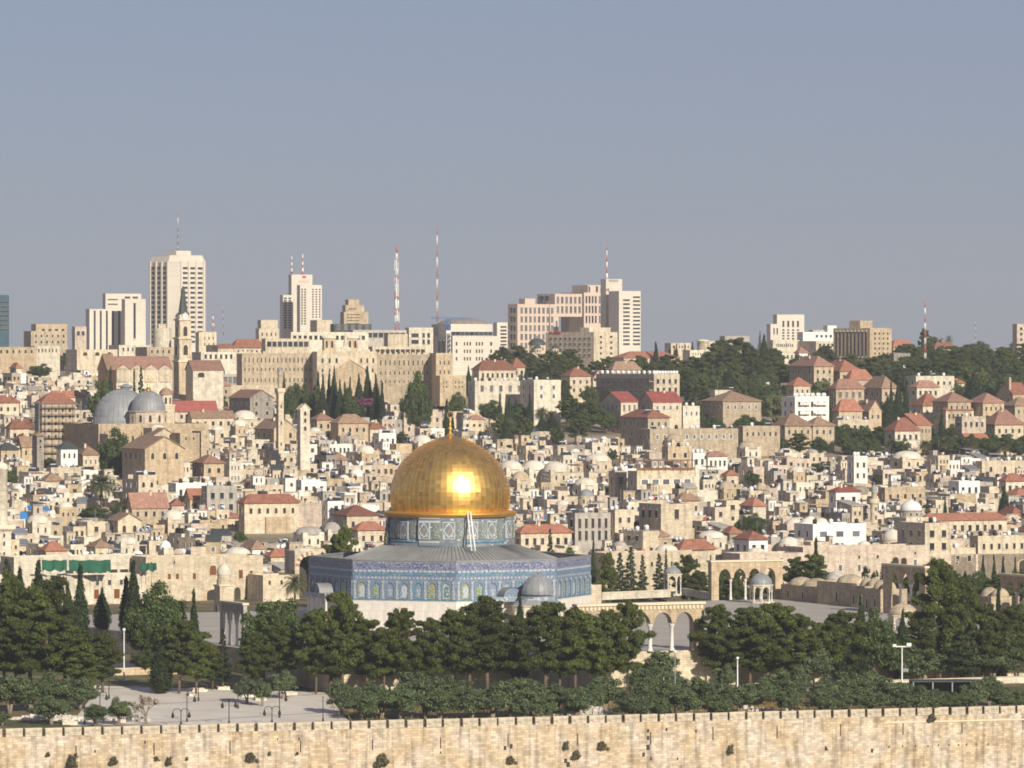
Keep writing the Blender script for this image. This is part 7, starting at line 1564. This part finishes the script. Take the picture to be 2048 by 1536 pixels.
# shelters and bench at the right
X, Y, z = at_base(1905, 1392); t = thing("shed", "low dark open shed with a flat grey roof behind the right olives", "shed", (X, Y, z), TH - .4)
b = MB(); b.box(-7, 7, 0, 5, 2.4, 2.6, 'slate'); b.build('roof', t)
for k in range(5): b = MB(); b.box(-6.9 + 3.4 * k, -6.7 + 3.4 * k, .1, .3, 0, 2.4, 'metal_grey'); b.build('post', t)
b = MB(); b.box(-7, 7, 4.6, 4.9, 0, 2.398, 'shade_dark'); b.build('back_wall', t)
# caper bushes rooted in the wall
CAP = []
for s in (1, 2, 3):
    r = random.Random(s + 100); bl = [(r.gauss(0, .30), -.3 + r.gauss(0, .14), r.gauss(-.1, .32), .26, .24, .26) for _ in range(20)]; CAP.append(leaf_mesh('shrub', bl, 60, .06, 'caper_leaf', r, 3.0, droop=-1))
for i, (px, py, s, lab) in enumerate(((142, 1526, 1.5, "largest caper bush at the wall's left"), (226, 1520, 1.0, "caper bush below the bare tree on the wall"), (312, 1516, .55, "tiny caper tuft under the short lamp post"), (336, 1524, .9, "caper bush on the wall under the court's middle"), (95, 1508, .55, "dry brown tuft high on the wall at left"), (500, 1512, 1.15, "round caper bush on the wall below the low twin lanterns"), (373, 1518, .4, "small brown tuft beside the middle caper bush"), (762, 1518, 1.6, "big caper bush on the wall left of centre"), (1020, 1518, 1.0, "spindly caper bush below the wall's centre"), (1130, 1493, .9, "caper bush left of the close pair on the wall"), (1151, 1508, 1.1, "lower caper bush of the close pair on the wall"), (1203, 1489, 1.1, "caper bush right of the close pair on the wall"), (1459, 1501, 1.0, "lone caper bush on the wall's right half"), (1862, 1434, 1.05, "caper bush just below the battlements at far right"), (1652, 1497, .35, "tiny tuft in the wall's clean right part"), (538, 1508, .45, "small tuft right of the round caper bush"), (594, 1506, .4, "small dark tuft near the two sockets on the wall"))):
    x, z = on_wall(px, py); o = put(CAP[i % 3], 'shrub', None, (WALL0[0] + x * cos(TH) + .05 * sin(TH), WALL0[1] + x * sin(TH) - .05 * cos(TH), z), TH, (s, s, s * 1.0)); tag(o, lab, 'shrub', 'caper bushes growing in the wall'); o['px'] = (px, py)
# green shade nets, blue sheets
def net(label, px0, px1, y0, y1, m='green_net', e=-188, name='shade_net', cat='awning'):
    Y = y_on_e(px0, e); a, b_ = PX(px0, Y), PX(px1, Y); z0, z1 = PZ(y1, Y), PZ(y0, Y); t = thing(name, label, cat, (a, Y, z0), .1); b = MB(); N = 8; w = b_ - a
    i = b.pts([(w * k / N, d, (z1 - z0) * (d > 0) + .3 * sin(k * 1.9) * (.4 + .6 * (d == 0))) for d in (0, 4.5) for k in range(N + 1)])
    for k in range(N): b.face((i + k, i + k + 1, i + N + 2 + k, i + N + 1 + k), m)
    b.build('sheet', t, fix=False)
    for k in range(4): b = MB(); b.tube((w * k / 3, .1, -3), (w * k / 3, .1, -.3), .07, .07, 5, 'metal_grey'); b.build('post', t)
net("dark green shade net left of the tall cypresses", 84, 134, 1122, 1142); net("dark green shade net between the two cypress groups", 138, 222, 1122, 1145); net("small green net beside the sunlit western facade", 280, 314, 1128, 1142)
def blue(label, px, py, wpx, hpx, h=7, m='blue_sheet'):
    X, Y, z = at_top(px, py, h); s = Y / F; t = thing("tarpaulin", label, "tarpaulin", (X, Y, PZ(py + hpx, Y)), TH * .5); b = MB(); w = wpx * s; b._slab([(-w / 2, 0, .2), (w / 2, 0, 0), (w / 2, 3, hpx * s), (-w / 2, 3, hpx * s + .3)], [(-w / 2, 0, .26), (w / 2, 0, .06), (w / 2, 3, hpx * s + .06), (-w / 2, 3, hpx * s + .36)], m); b.build('sheet', t)
    for q in (-w / 2 + .1, w / 2 - .1): b = MB(); b.tube((q, .1, -5), (q, .1, .1), .06, .06, 5, 'metal_grey'); b.build('post', t)
blue("bright blue tarpaulin over a terrace at the left", 78, 1014, 44, 8); blue("small blue sheet on the far left rooftops", 50, 1026, 14, 20); blue("blue sheet beside the sunlit western facade", 532, 1132, 18, 12, 5); blue("orange red awning sheet at the gold dome's right shoulder", 1010, 914, 18, 5, 6, 'paint_red')
# ================================================================== the rest of the old city: flat and domed stone houses, upper rooms, roof clutter
def ylim(px):
    return lerp_tab([(0, 700), (200, 705), (230, 780), (440, 790), (470, 802), (760, 802), (980, 812), (1010, 850), (1240, 868), (1280, 884), (1560, 884), (1640, 892), (2048, 905)], px)
FILLED = []
PROF = [9999.0] * 2200
for q in range(2200):
    if 620 < q - 70 < 1178: PROF[q] = 1128
    if 790 < q - 70 < 1012: PROF[q] = min(1128, 1024 - sqrt(max(0, 118 ** 2 - (q - 70 - 900) ** 2)) * 1.2)
NAMES = {'cream': 'cream', 'pale': 'pale', 'honey': 'yellow', 'rose': 'pinkish', 'grey': 'grey', 'white': 'white', 'tan': 'brown', 'concrete': 'grey'}
def fill_house(rnd, px, w_, Yd):
    k = (px - CX) / F; Y = Yd; X = k * Y
    if any((X - a) ** 2 + (Y - b) ** 2 < (r * .78 + 3.4) ** 2 for a, b, r in FOOT): return False
    s = Y / F
    W = rnd.uniform(5.6, 10); D = rnd.uniform(5.2, 8.5); h = rnd.uniform(4.4, 7.6)
    if rnd.random() < .12: h += rnd.uniform(2, 4.5)
    half = (W * cos(TH) + D * sin(TH)) / 2 / s
    n, e = ne(X, Y); z = ground(n, e)
    while True:                                         # keep below what the photo shows behind
        yt = HY + (CAMZ - z - h - 1.0) * F / Y; bad = False
        for a, b, p0, p1, py in PROT:
            if Y < py and px + half > a + 2 and px - half < b - 2 and yt < p1 - 1 and Y > py - 330: bad = True; break
        if not bad: break
        h -= .7
        if h < 2.6: return False
    if yt < ylim(px): return False
    if 792 < px < 1008 and 900 < yt and px - half > 770 and px + half < 1030 : return False   # wholly behind the golden dome
    if 640 < px < 1160 and yt > 1128: return False
    ia, ib = max(0, int(px - half * .8 + 70)), min(2199, int(px + half * .8 + 70))
    seg = PROF[ia:ib]
    if not seg or sum(1 for v in seg if yt < v - 5) < len(seg) * .25: return False      # nothing of it would show
    for q in range(ia, ib): PROF[q] = min(PROF[q], yt + 2)
    rot = TH + radians(rnd.choice([rnd.gauss(0, 5), rnd.gauss(0, 5), rnd.gauss(-12, 6)]))
    m = rnd.choices(['cream', 'pale', 'honey', 'rose', 'grey', 'white', 'tan', 'concrete'], [34, 24, 11, 13, 4, 5, 6, 4])[0]
    kind = rnd.choices(['flat', 'dome', 'hip', 'shed'], [66, 17, 8, 9])[0]
    if kind in ('hip', 'shed') and px < 1640 and px > 400 and rnd.random() < .35: kind = 'flat'
    gz = z - 1.0; hh = h + 1.0
    t = thing({'flat': 'stone_house' if rnd.random() < .55 else 'terrace_house', 'dome': 'domed_house', 'hip': 'tiled_house', 'shed': 'lean_to_house'}[kind], None, "house", (X, Y, gz), rot)
    FOOT.append((X, Y, max(W, D) / 2 * .9)); t['px'] = (px, yt); feats = []
    x0, x1, y0, y1 = -W / 2, W / 2, -D / 2, D / 2; xs = x0 + W * rnd.uniform(.35, .65); dh = rnd.choice([0, -1.6, 1.8, -2.4, 2.2, 1.2]); dh = max(dh, -(hh - 3)); off = rnd.choice([0, 0, 1.2, -1.0, 2.0])
    if dh > 0: hA, hB = hh - dh, hh
    else: hA, hB = hh, hh + dh
    mB = m if rnd.random() < .6 else rnd.choice(['cream', 'pale', 'rose', 'honey', 'concrete', 'white'])
    b = MB(); b.parapet(x0, xs, y0, y1, 0, hA, m, rnd.choice(['flat_roof', 'flat_roof', 'tar', 'concrete']), ph=rnd.choice([.3, .6, .9]), t=.3); b.build('wall', t)
    b = MB()
    if kind in ('hip', 'shed'): b.box(xs + .002, x1, y0 + off, y1, 0, hB, mB)
    else: b.parapet(xs + .002, x1, y0 + off, y1, 0, hB, mB, 'flat_roof', ph=rnd.choice([.3, .6, .9]), t=.3)
    b.build('side_wall', t)
    rm = None
    if kind == 'hip':
        rm = rnd.choice(['red_tile', 'red_tile', 'brown_tile', 'rose_tile']); b = MB(); b.hip(xs, x1, y0 + off, y1, hB + .003, rnd.uniform(1.4, 2.4), rm, ov=.4); b.build('roof', t)
    elif kind == 'shed':
        rm = rnd.choice(['red_tile', 'concrete', 'metal_grey', 'slate']); b = MB(); lo = [(xs - .3, y0 + off - .4, hB), (x1 + .3, y0 + off - .4, hB), (x1 + .3, y1 + .2, hB + 1.3), (xs - .3, y1 + .2, hB + 1.3)]; b._slab([(p[0], p[1], p[2] + .01) for p in lo], [(p[0], p[1], p[2] + .2) for p in lo], rm); b.gable_wall; b.build('roof', t)
        b = MB(); b.poly([(xs + .002, y1, hB), (x1, y1, hB), (x1, y1, hB + 1.2), (xs + .002, y1, hB + 1.2)], mB); b.poly([(x1, y0 + off, hB), (x1, y1, hB), (x1, y1, hB + 1.2)], mB); b.poly([(xs + .002, y0 + off, hB), (xs + .002, y1, hB), (xs + .002, y1, hB + 1.2)], mB); b.build('gable', t)
    elif kind == 'dome':
        nd = rnd.choice([1, 1, 2]); dm = rnd.choice(['plaster_dome', 'plaster_dome', 'tan', 'concrete', 'white'])
        for q in range(nd):
            xc_, ym = ((xs + x1) / 2, (y0 + off + y1) / 2) if q == 0 else ((x0 + xs) / 2, rnd.uniform(-1, 1)); R = min((x1 - xs) if q == 0 else (xs - x0), D) * .40; zb = (hB if q == 0 else hA) - .9
            b = MB(); b.lathe([(R * 1.06, zb), (R * 1.06, zb + .9), (R, zb + .95)] + [(R * cos(a * pi / 14), zb + .9 + R * .62 * sin(a * pi / 14)) for a in range(1, 7)] + [(.01, zb + .9 + R * .62)], 22, dm); b.build('dome', t, (xc_, ym, 0))
        feats.append(('two domes' if nd == 2 else 'one ' + {'plaster_dome': 'whitish', 'tan': 'brown', 'concrete': 'grey', 'white': 'white'}[dm] + ' dome'))
    ur = None
    if kind != 'dome' and (rnd.random() < .35 or t.name.startswith('terrace')):           # an upper room on the left or right roof
        um = rnd.choice(['cream', 'pale', 'white', 'honey', 'rose', 'concrete', 'cream', 'pale']); uw = (xs - x0) * rnd.uniform(.5, .8); uh = rnd.uniform(2.2, 2.9); ux = x0 + rnd.uniform(.3, .8); uy = rnd.uniform(0, D * .25)
        yt2 = HY + (CAMZ - gz - hA - uh) * F / Y
        if not any(Y < py and px + half > a and px - half < bb and yt2 < p1 and Y > py - 330 for a, bb, p0, p1, py in PROT) and yt2 > ylim(px):
            b = MB(); b.box(ux, ux + uw, uy, y1 - .4, hA - .6, hA + uh, um, 'flat_roof'); b.box(ux - .15, ux + uw + .15, uy - .2, y1 - .3, hA + uh + .002, hA + uh + .2, 'concrete'); b.build('upper_room', t); ur = um
            wgrid(t, (ux, uy), (ux + uw, uy), hA + .3, hA + uh - .3, .1, .9, rnd.choice([1, 2]), 1, .35, .75, rnd.choice('rdtw'))
            feats.append(NAMES[um] + ' roof room')
    # windows
    wk = rnd.choices(['r', 'a', 'w', 'd', 'v'], [4, 3, 1.2, 1.6, 1.2])[0]
    for (xa, xb, yf, ht) in ((x0, xs, y0, hA), (xs, x1, y0 + off, hB)):
        nf = 2 if ht > 6.5 else 1; nw = rnd.choice([1, 1, 2, 2, 3])
        for f in range(nf):
            if rnd.random() < .16: continue
            zt = ht - 1.2 - 3.0 * f; ww = rnd.uniform(.8, 1.3); L = xb - xa
            wgrid(t, (xa, yf), (xb, yf), zt - 1.5, zt + .1, .08, .92, nw, 1, min(.5, ww / (L * .84 / nw)), rnd.uniform(.75, 1), wk if rnd.random() < .8 else 'd')
    for f in range(2 if hA > 6.5 else 1):
        zt = hA - 1.2 - 3.0 * f; wgrid(t, (x0, y1), (x0, y0), zt - 1.5, zt + .1, .1, .9, 2, 1, min(.4, 1.0 / (D * .4)), .85, wk)
    # clutter
    nt = rnd.choices([0, 1, 2, 3, 4, 5], [1, 3, 4, 4, 3, 2])[0]; col = rnd.choice(['black', 'white', 'black', 'white', 'white'])
    for q in range(nt): put(TANK[col], 'water_tank', t, (rnd.uniform(x0 + .8, xs - .8) if kind in ('hip', 'shed') or q % 2 else rnd.uniform(x0 + .8, x1 - .8), rnd.uniform(y0 + 1, y1 - 1), (hA if True else 0) - .6 if kind in ('hip', 'shed') else min(hA, hB) - .9), rnd.uniform(0, 6), (rnd.uniform(.8, 1.15),) * 3)
    if nt: feats.append({1: 'one', 2: 'two', 3: 'three', 4: 'four', 5: 'five'}[nt] + ' ' + col + ' tank' + ('s' if nt > 1 else ''))
    if rnd.random() < .5: put(SOLAR, 'solar_heater', t, (rnd.uniform(x0 + 1.2, xs - 1.2) if xs - x0 > 3 else x0 + 1.5, y0 + rnd.uniform(1, 2.5), hA - .5), rnd.gauss(-.6, .3)); feats.append('a solar heater')
    for q in range(rnd.choices([0, 1, 2], [4, 4, 2])[0]):
        put(DISH, 'satellite_dish', t, (rnd.uniform(x0 + .5, xs - .4), y0 + rnd.uniform(.5, 2), hA - .5), rnd.gauss(.3, .5), (1.15,) * 3)
        if q == 0: feats.append('a dish')
    if rnd.random() < .4: put(ANT, 'antenna', t, (rnd.uniform(x0 + .6, xs - .5), rnd.uniform(-2, 2), hA - .5), rnd.uniform(0, 3), (1, 1, rnd.uniform(.8, 1.6))); feats.append('an aerial')
    if rnd.random() < .45 and kind in ('flat', 'dome'):     # the head of the roof stairs
        xc_ = rnd.uniform(x0 + 1.0, xs - 1.0) if xs - x0 > 2.4 else x0 + 1; cm = rnd.choice(['cream', 'pale', 'concrete', 'tan', 'rose']); b = MB(); b.box(xc_ - .8, xc_ + .8, y1 - 2.6, y1 - .6, hA - .8, hA + rnd.uniform(1.0, 1.6), cm, rnd.choice(['flat_roof', 'tar'])); b.build('stair_cabin', t)
        feats.append('a stair cabin')
    if rnd.random() < .30:
        b = MB(); xa = x0 + rnd.uniform(.4, 1); xb = min(xs - .2, xa + rnd.uniform(1.5, 3)); z_ = hA + rnd.uniform(.9, 1.3)
        for q in (xa, xb): b.tube((q, y0 + .6, hA - .5), (q, y0 + .6, z_), .04, .04, 4, 'metal_grey')
        b.tube((xa, y0 + .6, z_ - .1), (xb, y0 + .6, z_ - .1), .015, .015, 3, 'metal_grey')
        for q in range(int((xb - xa) / .55)):
            u = xa + .25 + .55 * q; b.box(u - .2, u + .2, y0 + .58, y0 + .62, z_ - rnd.uniform(.6, 1.0), z_ - .1, rnd.choice(['metal_white', 'blue_sheet', 'paint_red', 'tar', 'frame_white', 'wood', 'metal_white']))
        b.build('washing_line', t); feats.append('washing out')
    if rnd.random() < .22:
        b = MB(); xa = rnd.uniform(x0, x0 + 1.5); zc = hA + 2.0; wd = min(4, xs - xa - .3)
        if wd > 1.5 and ur is None:
            cm = rnd.choice(['concrete', 'metal_grey', 'slate', 'wood']); b._slab([(xa, y0 + .2, zc), (xa + wd, y0 + .2, zc), (xa + wd, 0, zc + .3), (xa, 0, zc + .3)], [(xa, y0 + .2, zc + .1), (xa + wd, y0 + .2, zc + .1), (xa + wd, 0, zc + .4), (xa, 0, zc + .4)], cm)
            for q in (xa + .1, xa + wd - .1): b.tube((q, y0 + .3, hA - .6), (q, y0 + .3, zc), .06, .06, 5, 'metal_grey'); b.tube((q, -.1, hA - .6), (q, -.1, zc + .25), .06, .06, 5, 'metal_grey')
            b.build('canopy', t); feats.append('a roof canopy')
    t['_look'] = NAMES[m]; t['_kind'] = kind; t['_rm'] = rm or ''; t['_feats'] = '|'.join(feats); t['_tall'] = h
    FILLED.append(t); return True
rnd = random.Random(11)
w_ = 206.0
while w_ < 1000:
    step = 10.0 if w_ < 560 else 14
    px = -70.0 + rnd.uniform(0, 60)
    while px < 2110:
        Y = y_on_e(px, -w_ - rnd.uniform(-3.5, 3.5)); 
        if len(FILLED) < 980: fill_house(rnd, px, w_, Y)
        px += rnd.uniform(6.8, 10.0) * F / Y * (1 if w_ < 560 else 1.15)
    w_ += step
print('filled', len(FILLED), w_)
# ================================================================== labels for the many houses and trees: their look, and a landmark they stand by
ANCH = [("the gold dome", 900, 950), ("the scaffolded house", 110, 840), ("the two grey domes", 250, 800), ("the slim square minaret", 560, 800), ("the slim belfry", 607, 830), ("the big blank wall", 570, 1030), ("the crowned palm", 203, 970), ("the brown gabled church", 300, 910),
        ("the terraced restaurant", 1330, 955), ("the three white domes", 1070, 930), ("the bare concrete house", 1180, 1050), ("the blank cream block", 1340, 1030), ("the open tower house", 1503, 1075), ("the round minaret", 1748, 1005), ("the silver dome", 1822, 1015), ("the white hall", 1680, 1070), ("the bell tower", 366, 690), ("the thin old tower", 78, 890), ("the blue tarpaulin", 78, 1018), ("the pale left minaret", 8, 1000),
        ("the crenellated hospice", 690, 740), ("the brown window row", 1400, 865), ("the white balconied block", 1612, 810), ("the pink palm house", 1945, 850), ("the twin gabled houses", 1280, 810), ("the grey apartment block", 1280, 765), ("the four sunlit arches", 1490, 1160), ("the striped arch", 606, 1115), ("the western facade", 410, 1150), ("the green shutters", 2005, 1090), ("the red flat tile strip", 1436, 908), ("the yellow block", 1358, 910), ("the pyramid roof", 414, 920), ("the red wall roof", 540, 998),
        ("the broad loggia roof", 1088, 1060), ("the blue white house", 1697, 1000), ("the pink block", 846, 840), ("the white cube house", 628, 975), ("the brown slotted hotel", 1730, 680), ("the stepped tower block", 1580, 660), ("the beige hotel", 1165, 690), ("the blind arched block", 1010, 785), ("the yellow balcony house", 1696, 795), ("the twin brown roofs", 1940, 805), ("the palm grove", 1850, 880), ("the arch by the pines", 1340, 1260), ("the fountain house", 448, 1160), ("the shaded arches", 1800, 1190),
        ("the white pole", 248, 1310), ("the grey arcade", 460, 1245), ("the bare tree", 293, 1420), ("the stone heap", 1170, 1425), ("the floodlight mast", 1804, 1325), ("the grey pole", 1350, 1370), ("the dry grass", 1490, 1420), ("the blue shrine", 900, 1170), ("the open pavilion", 1075, 1180), ("the court's planters", 530, 1390), ("the right hand chapel", 2026, 780), ("the thin mast", 1850, 700)]
def where(px, py, skip=0):
    best = sorted(ANCH, key=lambda a: math.hypot(px - a[1], (py - a[2]) * 1.6))[skip]; dx, dy = px - best[1], py - best[2]; d = math.hypot(dx, dy * 1.6)
    if abs(dx) > 2.2 * abs(dy): s = "to the right of " if dx > 0 else "to the left of "
    elif abs(dy) > 2.2 * abs(dx): s = "in front of " if dy > 0 else "behind "
    else: s = ("in front of and right of " if dx > 0 else "in front of and left of ") if dy > 0 else ("behind and right of " if dx > 0 else "behind and left of ")
    return s + best[0], d
def unique(base, px, py):
    opts = []
    for k in range(10):
        w, d = where(px, py, k); near = "close " if d < 40 else ""
        opts += [base + " " + near + w]
    for k in range(2):
        for j in range(k + 1, 6): opts.append(base + " " + where(px, py, k)[0].split(' the ')[0] + " the " + where(px, py, k)[0].split(' the ')[1] + ", toward " + ANCHN(px, py, j))
    for o in opts:
        if o not in LABELS and len(o.replace('-', ' ').split()) <= 16: return o
    return None
def ANCHN(px, py, j): return sorted(ANCH, key=lambda a: math.hypot(px - a[1], (py - a[2]) * 1.6))[j][0]
def settle(o, bases, px, py):
    for b in bases:
        l = unique(b, px, py)
        if l: o['label'] = l; LABELS[l] = 1; return True
    o['label'] = ' '.join(bases[0].split(' ')[:6]) + " " + where(px, py)[0]; return False
miss = 0
for t in FILLED:
    px, py = t['px']; fs = [f for f in t['_feats'].split('|') if f]; c = t['_look']; k = t['_kind']; tall = 'tall ' if t['_tall'] > 9 else ('low ' if t['_tall'] < 5 else '')
    rn = {'red_tile': 'red tiled', 'brown_tile': 'brown tiled', 'rose_tile': 'rose tiled', 'concrete': 'grey sloping', 'metal_grey': 'tin sloping', 'slate': 'dark sloping'}.get(t['_rm'], 'flat')
    noun = {'flat': 'house', 'dome': 'house', 'hip': rn + ' roof house', 'shed': rn + ' roof house'}[k]
    fs2 = fs or ['a bare roof']; import itertools
    bases = [f"{tall}{c} {noun} with {a}" for a in fs2] + [f"{tall}{c} {noun} with {a} and {b}" for a, b in itertools.permutations(fs2, 2)]
    if not settle(t, bases, px, py): miss += 1
CROWN = {'P': 'dark green pine', 'C': 'slender dark cypress', 'F': 'thick dark cypress', 'O': 'grey green olive tree', 'B': 'bushy green tree', 'N': 'spiky dark conifer', 'D': 'date palm', 'X': 'bare leafless tree', 'Y': 'pale yellowish tree', 'S': 'small shrub', 'Q': 'purple flowering tree'}
for t in PLANTED:
    if t.get('label'): continue
    px, py = t['px']; py += 30; h = t['_h']; k = t['_tk']; typ = KIND[k][3]; size = 'tall ' if h > typ * 1.12 else ('small ' if h < typ * .7 else '')
    wide = 'broad ' if t['_wd'] > h * .8 else ('narrow ' if t['_wd'] < h * .28 else '')
    bases = [size + CROWN[k], wide + CROWN[k], size + wide + CROWN[k], CROWN[k] + ' half hidden', CROWN[k] + ' among others']
    if not settle(t, bases[:3], px, py): miss += 1
print("labels not unique:", miss, "dups:", [l for l in LABELS if LABELS[l] > 1][:10])
from collections import Counter
GRP = {'stone_house': 'flat roofed stone houses of the old city', 'domed_house': 'domed stone houses of the old city', 'tiled_house': 'tile roofed houses of the old city', 'lean_to_house': 'lean to roofed houses of the old city', 'pine_tree': 'pine trees', 'cypress': 'cypress trees', 'olive_tree': 'olive trees on the esplanade', 'broadleaf_tree': 'leafy trees in the city', 'conifer': 'young conifers', 'date_palm': 'date palms', 'lamp_post': 'black lamp posts of the court', 'planter': 'planters on the court', 'house': 'villas and houses', 'building': 'larger buildings', 'kiosk': 'domed kiosks of the platform', 'arcade': 'arcades round the platform', 'radio_mast': 'radio masts', 'domed_row': 'domed rooms beside the platform', 'light_pole': 'light poles', 'low_wall': 'low garden walls', 'shade_net': 'green shade nets', 'tarpaulin': 'plastic sheets'}
for o in C.objects:
    if o.parent is None and o.get('label') and not o.get('group'):
        g = GRP.get(o.name.split('.')[0])
        if g: o['group'] = g
for o in C.objects:
    for k in [k for k in o.keys() if k.startswith('_') and k != '_RNA_UI'] + (['px'] if 'px' in o.keys() else []): del o[k]

# ================================================================== the morning air
def haze():
    b = MB(); b.box(-9000, 9000, -3000, 9800, -260, 190, 'haze'); return struct(b.build('haze', fix=False), 'stuff')
m = bpy.data.materials.new("haze"); m.use_nodes = True; MATS["haze"] = m; n_ = m.node_tree.nodes; n_.clear()
out = n_.new("ShaderNodeOutputMaterial"); vp = n_.new("ShaderNodeVolumePrincipled"); vp.inputs["Density"].default_value = 0.00008; vp.inputs["Color"].default_value = (.52, .57, .64, 1); vp.inputs["Anisotropy"].default_value = 0.0
m.node_tree.links.new(vp.outputs[0], out.inputs["Volume"])
haze()
